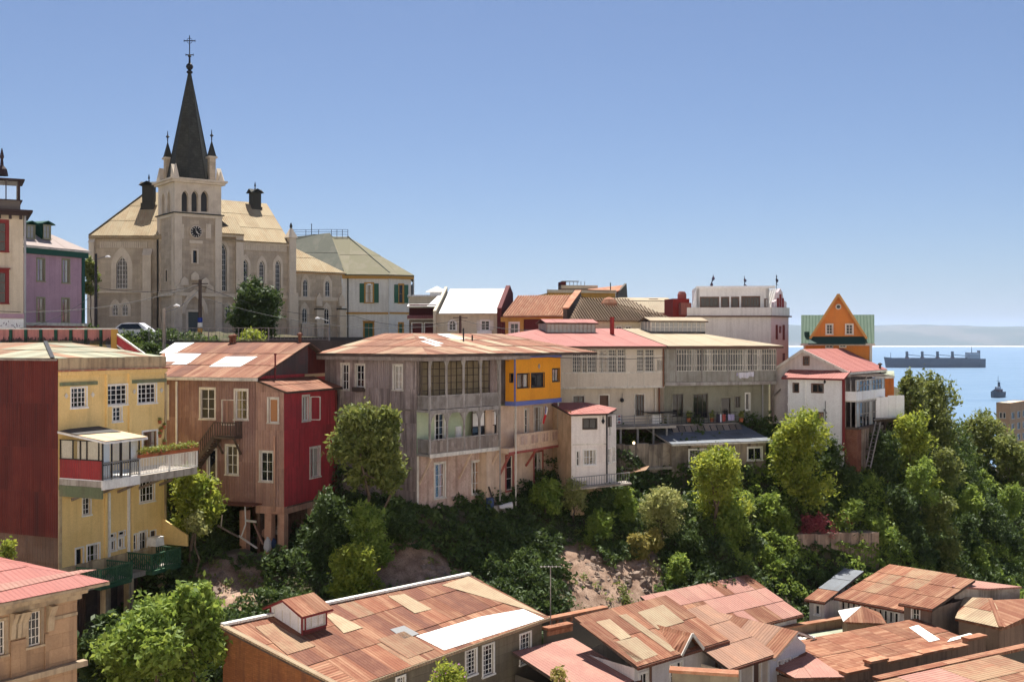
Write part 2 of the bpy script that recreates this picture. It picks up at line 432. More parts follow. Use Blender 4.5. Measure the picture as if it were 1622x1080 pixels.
def window(b, pl, c, r, parent=None, nx=2, ny=3, trim=0.11, casing=None, sash=None, pane=None, curtain=None, sill=True,
           fw=0.06, mw=0.03, arch=0.0, recess=0.10, name='window', hood=None, proud=0.045, rail=None):
    """casing (the window itself) > pane, sash (frame and glazing bars), sill, curtain"""
    casing = casing or MATS['white paint']; sash = sash or casing; pane = pane or MATS['glass']
    A0, A1, Z0, Z1 = r; parent = parent or b.root
    mb = MB()
    zs = Z1 - arch
    ap = arch_pts(A1 - A0, arch) if arch else None
    def outline(g, top=True):
        if not arch: return [(A0 - g, Z0 - (0 if sill else g)), (A0 - g, Z1 + g), (A1 + g, Z1 + g), (A1 + g, Z0 - (0 if sill else g))]
        s = (A1 - A0 + 2 * g) / (A1 - A0)
        l = [(A0 - g + x * s, zs + y * s) for x, y in ap]; rr = [(A1 + g - x * s, zs + y * s) for x, y in ap]
        return [(A0 - g, Z0)] + l + rr[-2::-1] + [(A1 + g, Z0)]
    if trim > 0:
        oi, oo = outline(-.004), outline(trim)
        if not sill and not arch: oi.append(oi[0]); oo.append(oo[0])
        for k in range(len(oi) - 1):
            q = [oi[k], oi[k + 1], oo[k + 1], oo[k]]
            mb.prism([pp(pl, c, a, -.02, z) for a, z in q], pp(pl, c, 0, .02 + proud, 0) - pp(pl, c, 0, 0, 0))
    if hood: pbox(mb, pl, c, A0 - trim - .08, A1 + trim + .08, -.01, hood, Z1 + trim, Z1 + trim + .10)
    if mb.f == []: pbox(mb, pl, c, A0, A1, -recess - .03, -recess - .02, Z0, Z0 + .03)
    w = mb.build(name, casing, parent)
    # glass, cut to the arch where there is one
    pm = MB(); pts = outline(-.001) if arch else [(A0, Z0), (A0, Z1), (A1, Z1), (A1, Z0)]
    pm.prism([pp(pl, c, a, -recess - .02, z) for a, z in pts], pp(pl, c, 0, .012, 0) - pp(pl, c, 0, 0, 0))
    pm.build('pane', pane, w)
    sm = MB()
    o0, o1 = -recess - .012, -recess + .03
    pbox(sm, pl, c, A0, A0 + fw, o0, o1, Z0, zs); pbox(sm, pl, c, A1 - fw, A1, o0, o1, Z0, zs)
    pbox(sm, pl, c, A0 + fw, A1 - fw, o0, o1, Z0, Z0 + fw)
    if not arch: pbox(sm, pl, c, A0 + fw, A1 - fw, o0, o1, Z1 - fw, Z1)
    else:
        s = 1 - 2 * fw / (A1 - A0)
        for side in (0, 1):
            l = [((A0 + x) if side == 0 else (A1 - x), zs + y) for x, y in ap]
            i_ = [((A0 + fw + x * s) if side == 0 else (A1 - fw - x * s), zs + y * s) for x, y in ap]
            for k in range(len(ap) - 1):
                sm.prism([pp(pl, c, a, o0, z) for a, z in (l[k], l[k + 1], i_[k + 1], i_[k])], pp(pl, c, 0, o1 - o0, 0) - pp(pl, c, 0, 0, 0))
    def top_at(a):
        if not arch: return Z1 - fw
        d = min(a - A0, A1 - a); best = zs
        for k in range(len(ap) - 1):
            if ap[k][0] <= d <= ap[k + 1][0] + 1e-6:
                t = (d - ap[k][0]) / max(1e-6, ap[k + 1][0] - ap[k][0]); best = zs + ap[k][1] + (ap[k + 1][1] - ap[k][1]) * t
        return best
    for i in range(1, nx):
        a = A0 + (A1 - A0) * i / nx; ww = fw * .8 if (nx % 2 == 0 and i == nx // 2) else mw
        pbox(sm, pl, c, a - ww / 2, a + ww / 2, o0, o1 - .004, Z0 + fw, top_at(a))
    for j in range(1, ny):
        z = Z0 + (Z1 - Z0) * j / ny
        lo, hi = A0 + fw, A1 - fw
        if arch and z > zs:
            while top_at(lo) < z and lo < (A0 + A1) / 2: lo += .03
            hi = A0 + A1 - lo
        if hi - lo > .1: pbox(sm, pl, c, lo, hi, o0, o1 - .008, z - mw / 2, z + mw / 2)
    sm.build('sash', sash, w)
    if sill: pbox(MB(), pl, c, A0 - trim - .03, A1 + trim + .03, -recess, .10, Z0 - .09, Z0 - .002).build('sill', casing, w)
    if curtain:
        cm = MB(); n = max(6, int((A1 - A0) / .07)); spans = ((0, 1),) if curtain[1] >= 1 else ((0, curtain[1] / 2), (1 - curtain[1] / 2, 1))
        for s0, s1 in spans:
            for k in range(n):
                t0, t1 = s0 + (s1 - s0) * k / n, s0 + (s1 - s0) * (k + 1) / n
                f0, f1 = -recess - .10 - .03 * (k % 2), -recess - .10 - .03 * ((k + 1) % 2)
                cm.poly([pp(pl, c, A0 + (A1 - A0) * t0, f0, Z0), pp(pl, c, A0 + (A1 - A0) * t1, f1, Z0), pp(pl, c, A0 + (A1 - A0) * t1, f1, Z1), pp(pl, c, A0 + (A1 - A0) * t0, f0, Z1)])
        cm.build('curtain', curtain[0], w)
    return w

def facade(b, pl, c, a0, a1, z0, z1, wins, m, name='wall', sheets=None, sheet_mat=None, depth=0.18, px=True, parent=None, **st):
    """wall with openings, its windows and, if asked, the cladding sheets (width, height) nailed on it one by one"""
    rects, arch = [], {}
    for i, w in enumerate(wins):
        r = b.rect(pl, c, *w[:4]) if px else w[:4]
        rects.append(r)
        if len(w) > 4 and w[4].get('arch'):
            arch[i] = w[4]['arch'] * (r[1] - r[0])
    wo = wall_mesh(pl, c, a0, a1, z0, z1, rects, depth, arches=arch).build(name, m, parent or b.root)
    for i, w in enumerate(wins):
        k = dict(st); k.update(w[4] if len(w) > 4 else {})
        if k.pop('skip', False): continue
        if 'arch' in k: k['arch'] = arch[i]
        window(b, pl, c, rects[i], **k)
    if sheets:
        sw, sh = sheets; na = max(1, round((a1 - a0) / sw)); nz = max(1, round((z1 - z0) / sh))
        for j in range(nz):
            for i in range(na):
                A, B_ = a0 + (a1 - a0) * i / na, a0 + (a1 - a0) * (i + 1) / na
                Zl, Zh = z0 + (z1 - z0) * j / nz, z0 + (z1 - z0) * (j + 1) / nz
                mb = wall_mesh(pl, c, A + .004, B_ - .004, Zl + .003, Zh - .003, rects, 0, o=.014 + .010 * ((i + j) % 2) + rnd(0, .004), edge=.02)
                if mb.f: mb.build('wall_sheet', sheet_mat or m, wo)
    return wo

def roof(b, planes, deck, sheet=None, sheets=(1.0, 2.4), thick=0.10, name='roof', parent=None, overlap=0.0, jitter=0.012, pick=None):
    """deck (one part) with its metal sheets laid on it one by one; the first edge of a plane is its eave.
    Returns the roof part and, for each plane, a function that puts a patch given by photo points on it"""
    mb = MB(); frames = []
    for pts in planes:
        pts = [Vector(p) for p in pts]
        mb.prism(pts, (0, 0, -thick))
    ro = mb.build(name, deck, parent or b.root)
    for pi, pts in enumerate(planes):
        pts = [Vector(p) for p in pts]
        p0 = pts[0]; t = (pts[1] - pts[0]).normalized()
        n = t.cross(pts[-1] - p0).normalized()
        if n.z < 0: n = -n
        w = n.cross(t)
        if w.z < 0: w = -w
        frames.append((p0, t, w, n))
        if sheet is None: continue
        q = [((p - p0).dot(t), (p - p0).dot(w)) for p in pts]
        a0, a1 = min(x for x, _ in q), max(x for x, _ in q); h = max(y for _, y in q)
        na = max(1, round((a1 - a0) / sheets[0])); nz = max(1, round(h / sheets[1]))
        for i in range(na):
            x0, x1 = a0 + (a1 - a0) * i / na, a0 + (a1 - a0) * (i + 1) / na
            for j in range(nz):
                y0, y1 = h * j / nz, h * (j + 1) / nz + (.08 if j < nz - 1 else 0)
                c_ = clip(clip(clip(clip(q, 0, x0 + .003, False), 0, x1 - .003, True), 1, y0, False), 1, y1, True)
                if len(c_) < 3 or area2(c_) < .03: continue
                j0 = rnd(0, jitter); tl = .030
                top = [p0 + t * x + w * y + n * (.012 + j0 + tl * (1 - (y - y0) / max(.1, y1 - y0)) + .008 * (i % 2)) for x, y in c_]
                mt = sheet if not isinstance(sheet, (list, tuple)) else sheet[RNG.choices(range(len(sheet)), weights=pick)[0]]
                MB().prism(top, -n * .012).build('roof_sheet', mt, ro)
    return ro, frames

def patch(b, ro, fr, px, m, lift=0.055, name='roof_sheet'):
    """one more sheet on a roof plane, its corners given by the photo points they are seen at"""
    p0, t, w, n = fr
    pts = [b.on(u, v, p0 + n * lift, n) for u, v in px]
    return MB().prism(pts, -n * .02).build(name, m, ro)

def hip(x0, x1, y0, y1, ze, zr, axis='y', ia=None, ib=None):
    """four planes of a hipped roof (ia / ib: how far the ridge ends stand in; 0 = gable)"""
    if axis == 'y':
        xm = (x0 + x1) / 2; d = (x1 - x0) / 2
        ia = d if ia is None else ia; ib = d if ib is None else ib
        A, B_ = V(xm, y0 + ia, zr), V(xm, y1 - ib, zr)
        pl = [[V(x0, y1, ze), V(x0, y0, ze), A, B_], [V(x1, y0, ze), V(x1, y1, ze), B_, A]]
        if ia > 0: pl.append([V(x0, y0, ze), V(x1, y0, ze), A])
        if ib > 0: pl.append([V(x1, y1, ze), V(x0, y1, ze), B_])
    else:
        ym = (y0 + y1) / 2; d = (y1 - y0) / 2
        ia = d if ia is None else ia; ib = d if ib is None else ib
        A, B_ = V(x0 + ia, ym, zr), V(x1 - ib, ym, zr)
        pl = [[V(x0, y0, ze), V(x1, y0, ze), B_, A], [V(x1, y1, ze), V(x0, y1, ze), A, B_]]
        if ia > 0: pl.append([V(x0, y1, ze), V(x0, y0, ze), A])
        if ib > 0: pl.append([V(x1, y0, ze), V(x1, y1, ze), B_])
    return pl

def shell(b, x0, x1, y0, y1, z0, z1, m, skip=''):
    """plain outer walls for the sides not given in skip"""
    for pl, c, a0, a1 in (('F', y0, x0, x1), ('B', y1, x0, x1), ('L', x0, y0, y1), ('R', x1, y0, y1)):
        if pl not in skip: wall_mesh(pl, c, a0, a1, z0, z1).build('wall', m, b.root)

def railing(b, p, q, h, m, parent, gap=0.14, bw=0.03, rail=0.06, post=None, name='railing', low=0.08):
    """rails from p to q (a part) and the pickets between them (joined: too fine to tell apart)"""
    p, q = Vector(p), Vector(q); up = V(0, 0, h)
    mb = MB().bar(p + up, q + up, rail, rail).bar(p + V(0, 0, low), q + V(0, 0, low), rail * .8, rail * .8)
    if post:
        n = max(1, round((q - p).length / post))
        for i in range(n + 1):
            a = p.lerp(q, i / n); mb.bar(a, a + up * 1.04, rail * 1.2, rail * 1.2, (1, 0, 0))
    ro = mb.build(name, m, parent)
    n = max(2, int((q - p).length / gap)); mb = MB()
    for i in range(n + 1):
        a = p.lerp(q, (i + .5) / (n + 1)); mb.bar(a + V(0, 0, low), a + up - V(0, 0, .02), bw, bw, (1, 0, 0))
    tag(mb.build('pickets', m, ro), kind='stuff')
    return ro

# == common materials
mat('white paint', (.72, .71, .68), .6, .04, (.55, .53, .50), 1.2, .3, streak=.15)
mat('offwhite paint', (.55, .52, .46), .7, .06, (.42, .39, .34), 1.0, .4, streak=.25)
glass_mat('glass', (.012, .014, .018)); glass_mat('glass clear', (.02, .02, .02), opaque=False)
mat('curtain', (.62, .60, .55), .95, .1, grain=.05)
mat('curtain tan', (.42, .33, .24), .95, .1, grain=.05)
mat('curtain ochre', (.45, .22, .10), .95, .1, grain=.05)
mat('rust', (.27, .098, .052), .8, .18, (.36, .165, .09), .8, .6, streak=.45, dirt=(.42, .25, .15), corr=.19)
mat('rust dark', (.20, .075, .045), .8, .15, (.28, .12, .07), .9, .5, streak=.35, dirt=(.09, .04, .03), corr=.19)
mat('rust pale', (.46, .29, .17), .75, .12, (.33, .15, .085), .9, .6, streak=.5, dirt=(.28, .115, .065), corr=.19)
mat('rust tan', (.56, .43, .27), .75, .12, (.46, .31, .19), .6, .4, streak=.15, dirt=(.34, .18, .11), corr=.19)
mat('zinc', (.78, .77, .72), .5, .04, (.70, .67, .60), .8, .3, corr=.19)
mat('pink sheet', (.52, .19, .155), .65, .08, (.46, .155, .125), .5, .4, streak=.12, dirt=(.33, .12, .09), corr=.22)
mat('cream sheet', (.60, .48, .31), .65, .06, (.52, .39, .24), .5, .4, streak=.12, dirt=(.4, .26, .16), corr=.22)
mat('old wood', (.20, .165, .14), .9, .15, (.28, .24, .21), 1.3, .5, streak=.4, dirt=(.08, .065, .055))
mat('dark wood', (.075, .055, .045), .9, .15, (.12, .09, .07), 1.3, .5)
mat('dark metal', (.02, .02, .022), .5, .1)
mat('grey metal', (.22, .22, .22), .5, .1)
mat('concrete', (.33, .30, .26), .9, .08, (.22, .19, .16), .7, .5, streak=.4)

# == the setting: hillside, sea, far shore
_cp = []
def cp(*rows):
    for u, v, Y in rows: _cp.append(tuple(P(u, v, Y)))
# edge of the terrace the houses stand on
cp((130, 1000, 66), (230, 960, 67), (300, 893, 69), (380, 868, 71), (450, 878, 70.5), (520, 850, 71), (560, 806, 75), (610, 800, 76), (660, 816, 73), (740, 809, 76.5),
   (800, 806, 80), (860, 796, 83), (930, 800, 83.5), (1000, 800, 85), (1060, 800, 86), (1130, 800, 86), (1210, 770, 90),
   (1290, 750, 92), (1337, 740, 92), (1400, 730, 97), (1450, 745, 102), (1550, 780, 110), (1620, 790, 115))
# face of the slope
cp((230, 990, 63), (300, 935, 66.5), (400, 935, 67), (500, 930, 67), (620, 900, 69), (700, 870, 72), (800, 860, 75.5), (900, 850, 79), (960, 850, 79.5),
   (1050, 850, 82), (1150, 850, 83), (1230, 840, 86), (1300, 830, 87.5), (1380, 835, 89), (1460, 840, 95), (1560, 850, 102), (1620, 860, 106))
cp((385, 885, 72), (430, 888, 73), (465, 885, 73), (420, 878, 76), (340, 880, 72.5), (560, 850, 71), (640, 850, 71), (760, 840, 75.5), (860, 830, 80))
# its toe
cp((200, 1060, 58), (300, 1010, 61), (400, 1005, 62), (500, 995, 63.5), (620, 985, 65), (700, 965, 67), (800, 965, 68.5), (900, 970, 71), (1000, 970, 73.5),
   (1100, 980, 76), (1200, 975, 78.5), (1280, 905, 84.5), (1340, 895, 85), (1400, 930, 86), (1500, 930, 91), (1580, 930, 97), (1620, 930, 100))
for x, y, z in ((-40, 45, 34), (-20, 45, 33), (-5, 50, 33), (5, 52, 33), (15, 58, 31), (25, 62, 30), (35, 66, 29), (50, 75, 29), (-30, 55, 36), (-20, 54, 34.5),
                (-60, 40, 36), (-40, 20, 33), (0, 20, 32), (40, 20, 28), (70, 50, 26), (80, 90, 28),
                (-8, 57, 34), (2, 63, 33), (12, 66, 32), (22, 71, 31), (33, 77, 30.5), (44, 82, 31), (60, 90, 31),
                # upper town
                (-40, 74, 52), (-30, 78, 55), (-40, 84, 57), (-60, 84, 57.5), (-26, 84, 56.5), (-16, 88, 55), (-8, 92, 54), (0, 96, 54), (10, 100, 54), (25, 104, 53.5), (38, 108, 52), (44, 112, 50),
                (-60, 100, 58.4), (-45, 100, 58.4), (-30, 100, 58.2), (-15, 102, 57), (0, 106, 55.5), (15, 112, 55.5), (30, 118, 55), (42, 122, 53),
                (-60, 130, 58.6), (-40, 130, 58.6), (-25, 130, 58.4), (-10, 130, 57.5), (5, 135, 56.5), (20, 135, 56), (35, 140, 54),
                (-60, 180, 58), (0, 180, 55), (40, 180, 45), (60, 130, 40), (75, 130, 34), (60, 160, 30), (90, 120, 26), (100, 200, 10), (140, 100, 14),
                (-100, 130, 58), (-100, 60, 52), (-150, 250, 50), (0, 260, 40), (60, 260, 12), (120, 270, 8), (200, 270, 6), (200, 150, 8), (200, 50, 10),
                (-300, 300, 40), (-200, 600, -10), (0, 500, -10), (100, 400, -10), (300, 400, -10), (420, 200, -10), (420, 0, -8), (0, -60, 40), (-300, 0, 45), (300, -60, 5)):
    _cp.append((x, y, z))
_cp = np.array(_cp, float)
_d = np.hypot(_cp[:, None, 0] - _cp[None, :, 0], _cp[:, None, 1] - _cp[None, :, 1])
_A = np.zeros((len(_cp) + 3,) * 2); _A[:-3, :-3] = _d + np.eye(len(_cp)) * .15
_A[:-3, -3:] = np.c_[np.ones(len(_cp)), _cp[:, :2]]; _A[-3:, :-3] = _A[:-3, -3:].T
_w = np.linalg.solve(_A, np.r_[_cp[:, 2], 0, 0, 0])
def ground(x, y):
    x = np.atleast_1d(np.asarray(x, float)); y = np.atleast_1d(np.asarray(y, float)); out = np.empty(len(x))
    for i in range(0, len(x), 20000):
        xs, ys = x[i:i + 20000], y[i:i + 20000]
        out[i:i + 20000] = np.hypot(xs[:, None] - _cp[None, :, 0], ys[:, None] - _cp[None, :, 1]) @ _w[:-3] + _w[-3] + _w[-2] * xs + _w[-1] * ys
    return out
def gz(x, y): return float(ground(x, y)[0])
_sw = np.random.default_rng(3).normal(size=(40, 2)); _sp = np.random.default_rng(4).uniform(0, 6.28, 40)
_sf = np.geomspace(.12, 2.2, 40)
def rough2(x, y):
    """smooth random relief, about -1..1"""
    s = np.zeros(len(x))
    for k in range(40):
        d = _sw[k] / np.hypot(*_sw[k]); s += np.sin((x * d[0] + y * d[1]) * _sf[k] * 2 * math.pi * .5 + _sp[k]) / (1 + _sf[k] * 1.3)
    return s / 6.0

_gx = np.unique(np.r_[np.linspace(-480, -75, 22), np.arange(-75, 85, .75), np.linspace(85, 480, 22)])
_gy = np.unique(np.r_[np.linspace(-80, 38, 14), np.arange(38, 128, .6), np.linspace(128, 700, 34)])
_X, _Y = np.meshgrid(_gx, _gy)
_Z = ground(_X.ravel(), _Y.ravel()) + rough2(_X.ravel(), _Y.ravel()) * .32
_nx, _ny = len(_gx), len(_gy)
_me = bpy.data.meshes.new('hillside')
_id = np.arange(_nx * _ny).reshape(_ny, _nx)
_q = np.stack([_id[:-1, :-1], _id[:-1, 1:], _id[1:, 1:], _id[1:, :-1]], -1).reshape(-1, 4)
def np_mesh(name, co, quads, m, parent=None, smooth=False, normals=None):
    me = bpy.data.meshes.new(name)
    me.vertices.add(len(co)); me.vertices.foreach_set('co', np.ascontiguousarray(co, np.float32).ravel())
    k = quads.shape[1]
    me.loops.add(quads.size); me.loops.foreach_set('vertex_index', np.ascontiguousarray(quads, np.int32).ravel())
    me.polygons.add(len(quads)); me.polygons.foreach_set('loop_start', np.arange(0, quads.size, k, dtype=np.int32))
    if smooth: me.polygons.foreach_set('use_smooth', np.ones(len(quads), bool))
    me.update(calc_edges=True); me.materials.append(m)
    o = bpy.data.objects.new(name, me); COL.objects.link(o)
    if parent is not None: o.parent = parent
    return o
def earth_mat():
    m = mat('earth', (.085, .070, .040), .95, 0, (.055, .065, .026), .5, .8, grain=.35, bump=1.2)
    nt = m.node_tree; bs = nt.nodes['Principled BSDF']; old = bs.inputs['Base Color'].links[0].from_socket     # bare rock where the attribute says so
    at = _n(nt, 'Attribute', attribute_name='rock'); tc = _n(nt, 'TexCoord'); vo = _n(nt, 'TexVoronoi', feature='DISTANCE_TO_EDGE'); ns = _n(nt, 'TexNoise')
    mp = _n(nt, 'Mapping'); mp.inputs['Scale'].default_value = (1.1, 1.1, 1.9); nt.links.new(tc.outputs['Object'], mp.inputs[0])
    nt.links.new(mp.outputs[0], vo.inputs[0]); nt.links.new(tc.outputs['Object'], ns.inputs[0]); ns.inputs['Scale'].default_value = 1.3; ns.inputs['Detail'].default_value = 6
    cr = _n(nt, 'ValToRGB'); cr.color_ramp.elements[0].position = .3; cr.color_ramp.elements[0].color = (.17, .10, .065, 1); cr.color_ramp.elements[1].position = .72; cr.color_ramp.elements[1].color = (.42, .29, .21, 1)
    nt.links.new(ns.outputs['Fac'], cr.inputs[0])
    ed = _n(nt, 'MapRange'); nt.links.new(vo.outputs[0], ed.inputs[0]); ed.inputs[2].default_value = .06; ed.inputs[3].default_value = .45
    mu = _n(nt, 'Mix', data_type='RGBA', blend_type='MULTIPLY'); mu.inputs[0].default_value = 1; nt.links.new(cr.outputs[0], mu.inputs[6]); nt.links.new(ed.outputs[0], mu.inputs[7])
    mx = _n(nt, 'Mix', data_type='RGBA'); nt.links.new(at.outputs['Fac'], mx.inputs[0]); nt.links.new(old, mx.inputs[6]); nt.links.new(mu.outputs[2], mx.inputs[7]); nt.links.new(mx.outputs[2], bs.inputs['Base Color'])
    return m
hill = np_mesh('hillside', np.c_[_X.ravel(), _Y.ravel(), _Z], _q, earth_mat(), smooth=True)
tag(hill, 'steep brown earth hillside falling from the houses into the ravine', 'hillside', kind='structure')
bpy.data.meshes.remove(_me)

# unseen hill under the camera, added to bounce sunlight onto the shaded fronts
mat('dry ground', (.50, .43, .36), .95, 0, (.58, .53, .47), .05, .6, grain=.2)  # ground colour kept pale to strengthen the bounce
_py, _pz = [-260, -160, -90, -45, -18, -4, 4, 14, 26, 36, 43], [128, 122, 106, 84, 65, 57.5, 55.6, 50, 42, 36, 32.6]
_nxx = np.linspace(-280, 280, 57); _c = np.array([(x, y, z + 2.2 * math.sin(x * .05 + y * .03) * (1 if y < -10 else .0) - (max(0, x - 60) * .10 + max(0, -x - 120) * .05) * (1 if y < 30 else .3)) for y, z in zip(_py, _pz) for x in _nxx])
_i2 = np.arange(len(_c)).reshape(len(_py), -1)
tag(np_mesh('bounce_hillside', _c, np.stack([_i2[:-1, :-1], _i2[:-1, 1:], _i2[1:, 1:], _i2[1:, :-1]], -1).reshape(-1, 4), MATS['dry ground'], smooth=True), 'unseen pale hillside under the viewpoint, added to bounce sunlight onto shaded fronts', 'hillside', kind='structure')

# sea
def water_mat():
    m = bpy.data.materials.new('sea water'); m.use_nodes = True; nt = m.node_tree; L = nt.links.new
    bs = nt.nodes['Principled BSDF']; bs.inputs['Base Color'].default_value = (.125, .205, .30, 1)
    bs.inputs['Roughness'].default_value = .28; bs.inputs['IOR'].default_value = 1.33
    tc = _n(nt, 'TexCoord'); mp = _n(nt, 'Mapping'); mp.inputs['Scale'].default_value = (.006, .02, 1); L(tc.outputs['Object'], mp.inputs[0])
    ns = _n(nt, 'TexNoise'); ns.inputs['Scale'].default_value = 1; ns.inputs['Detail'].default_value = 5; L(mp.outputs[0], ns.inputs[0])
    mr = _n(nt, 'MapRange'); L(ns.outputs['Fac'], mr.inputs[0]); mr.inputs[1].default_value = .35; mr.inputs[2].default_value = .65
    mr.inputs[3].default_value = .32; mr.inputs[4].default_value = .5; L(mr.outputs[0], bs.inputs['Roughness'])
    n2 = _n(nt, 'TexNoise'); n2.inputs['Scale'].default_value = .25; n2.inputs['Detail'].default_value = 6; L(tc.outputs['Object'], n2.inputs[0])
    bp = _n(nt, 'Bump'); bp.inputs['Strength'].default_value = .2; bp.inputs['Distance'].default_value = .4
    L(n2.outputs['Fac'], bp.inputs['Height']); L(bp.outputs[0], bs.inputs['Normal'])
    MATS['sea water'] = m; return m
sea = MB().poly([(-30000, -2000, 0), (30000, -2000, 0), (30000, 30000, 0), (-30000, 30000, 0)]).build('sea', water_mat())
tag(sea, 'calm blue bay water beyond the town', 'sea', kind='structure')

# far shore across the bay
mat('far hills', (.075, .09, .06), .95, 0, (.14, .13, .10), .0012, .8, grain=.3)
mat('beach sand', (.62, .55, .45), .9, 0)
_hx = np.linspace(-9000, 15000, 260); _hy = np.array([11000, 11040, 11400, 12000, 12800, 13800, 15000])
_prof = np.array([0, .02, .45, .8, 1.0, 1.02, .9])
_hc, _hq = [], []
_rg = np.random.default_rng(5)
_ridge = 236 + 28 * np.sin(_hx / 2100 + 1) + 14 * np.sin(_hx / 700) + 8 * np.sin(_hx / 260 + 2) + _rg.normal(0, 3, len(_hx))
for j, (yy, pf) in enumerate(zip(_hy, _prof)):
    for i, xx in enumerate(_hx):
        _hc.append((xx, yy, max(-2, _ridge[i] * pf + (math.sin(xx / 330 + yy / 400) * 14 + math.sin(xx / 130 + yy / 210 + 2) * 7 if 0 < pf < .95 and pf > .1 else 0))))
_ii = np.arange(len(_hc)).reshape(len(_hy), len(_hx))
_hq = np.stack([_ii[:-1, :-1], _ii[:-1, 1:], _ii[1:, 1:], _ii[1:, :-1]], -1).reshape(-1, 4)
tag(np_mesh('far_hills', np.array(_hc), _hq, MATS['far hills'], smooth=True), 'low hazy blue hills on the far side of the bay', 'hills', kind='structure')
_b = MB()
for i in range(60):
    x0, x1 = -9000 + 400 * i, -8600 + 400 * i
    w0, w1 = 60 + 40 * math.sin(i * .7), 60 + 40 * math.sin((i + 1) * .7)
    _b.poly([(x0, 10980 - w0 * 3, .5), (x1, 10980 - w1 * 3, .5), (x1, 11060, 9), (x0, 11060, 9)])
tag(_b.build('beach', MATS['beach sand']), 'thin pale strip of beach under the far hills', 'beach', kind='structure')

# the air over the bay
HAZE = 3.9e-5
_hz = MB().box(-28000, 28000, -1500, 28000, -12, 480).build('haze', None)
_m = bpy.data.materials.new('haze air'); _m.use_nodes = True
for _x in list(_m.node_tree.nodes):
    if _x.type == 'BSDF_PRINCIPLED': _m.node_tree.nodes.remove(_x)
_pv = _m.node_tree.nodes.new('ShaderNodeVolumePrincipled'); _pv.inputs['Color'].default_value = (.64, .75, .95, 1)
_pv.inputs['Density'].default_value = HAZE; _pv.inputs['Anisotropy'].default_value = .2
_m.node_tree.links.new(_pv.outputs[0], _m.node_tree.nodes['Material Output'].inputs['Volume'])
_hz.data.materials.append(_m)
tag(_hz, 'thin pale sea haze over the bay', 'haze', kind='stuff')

# == yellow house with the dark red side wall
mat('yellow stucco', (.64, .47, .205), .85, .03, (.58, .41, .165), .5, .4, streak=.16, dirt=(.30, .20, .10))
mat('red sheet wall', (.115, .020, .015), .7, .16, (.155, .032, .022), .7, .6, streak=.45, dirt=(.045, .014, .014), corr=.16)
mat('red panel', (.27, .035, .035), .7, .05, (.21, .028, .03), .8, .4, streak=.2, corr=.16)
mat('green beam', (.16, .19, .105), .85, .1, (.22, .22, .13), 1.0, .5, streak=.3)
mat('deep green paint', (.030, .085, .045), .6, .1, (.06, .12, .06), 1.4, .4)
mat('beige stone', (.42, .33, .20), .9, .06, (.30, .22, .13), .8, .5, streak=.5)
mat('brown plinth', (.16, .095, .065), .9, .1, (.22, .14, .10), .7, .5, streak=.5, corr=.2)
mat('green roof sheet', (.40, .42, .30), .75, .22, (.50, .40, .26), .5, .7, streak=.35, dirt=(.33, .20, .12), corr=.19)
mat('tan board', (.58, .42, .25), .7, .05)
mat('leaf plant', (.12, .16, .035), .7, .3)
mat('red flower', (.45, .04, .03), .7, .3)
mat('terracotta', (.40, .13, .06), .8, .2)

Y_ = Bld('yellow_house', 'tall yellow stucco house with dark red metal side wall and flower balcony', 'house', 92, 62, 24, 40.0)
b = Y_
Lw = b.y(262); W = 12.5
ztop = b.zR(92, 568); zcor = b.zR(92, 589); zb = b.zR(100, 899)
# facade on the right-hand side
S4 = dict(nx=4, ny=4, trim=.07, mw=.035)
yw = [(112.4, 136.7, 613.7, 645, S4), (169, 201.5, 609.7, 640.7, S4), (178.4, 192.3, 644.4, 667, dict(nx=2, ny=3, trim=.06)),
      (218.4, 247, 608, 638, S4), (226, 248, 683, 722, dict(nx=3, ny=2, trim=.10, casing=MATS['white paint'], sash=mat('brown sash', (.20, .09, .05), .6, .1), curtain=(MATS['curtain'], .6), pane=MATS['glass clear'], sill=False)),
      (131, 143, 781, 815, dict(nx=2, ny=4, trim=.07)), (221.7, 244, 760, 794, dict(nx=4, ny=3, trim=.07)),
      (120, 131, 868, 903, dict(nx=1, ny=1, trim=.08, sash=MATS['yellow stucco'], sill=False)), (138, 157, 862, 895, dict(nx=3, ny=2, trim=.08, curtain=(MATS['curtain'], .5), pane=MATS['glass clear'], sill=False)),
      (176, 182, 856, 871, dict(nx=1, ny=1, trim=.10)), (188, 194.5, 852, 867, dict(nx=1, ny=1, trim=.10)), (173, 182.5, 845, 852, dict(nx=1, ny=1, trim=.05, sill=False)), (188, 198, 841, 848, dict(nx=1, ny=1, trim=.05, sill=False)),
      (211, 217, 846, 871, dict(nx=1, ny=2, trim=.07)), (221, 232, 842, 870, dict(nx=2, ny=2, trim=.09)), (238, 246, 840, 880, dict(nx=1, ny=1, trim=.05, sill=False, sash=MATS['dark wood'], pane=MATS['dark wood']))]
facade(b, 'R', 0, 0, Lw, zb, zcor, yw, MATS['yellow stucco'])
# red sheet wall on the left-hand side, brown plinth under it
zr = b.zF(92, 852)
facade(b, 'F', 0, -W, 0, zr, ztop - .05, [], MATS['dark wood'], sheets=(.95, 2.4), sheet_mat=MATS['red sheet wall'])
facade(b, 'F', .06, -W, -.02, zb - 4, zr - .004, [], MATS['brown plinth'], sheets=(2.4, 1.6), sheet_mat=MATS['brown plinth'])
shell(b, -W, 0, 0, Lw, zb - 4, ztop - .1, MATS['yellow stucco'], 'FR')
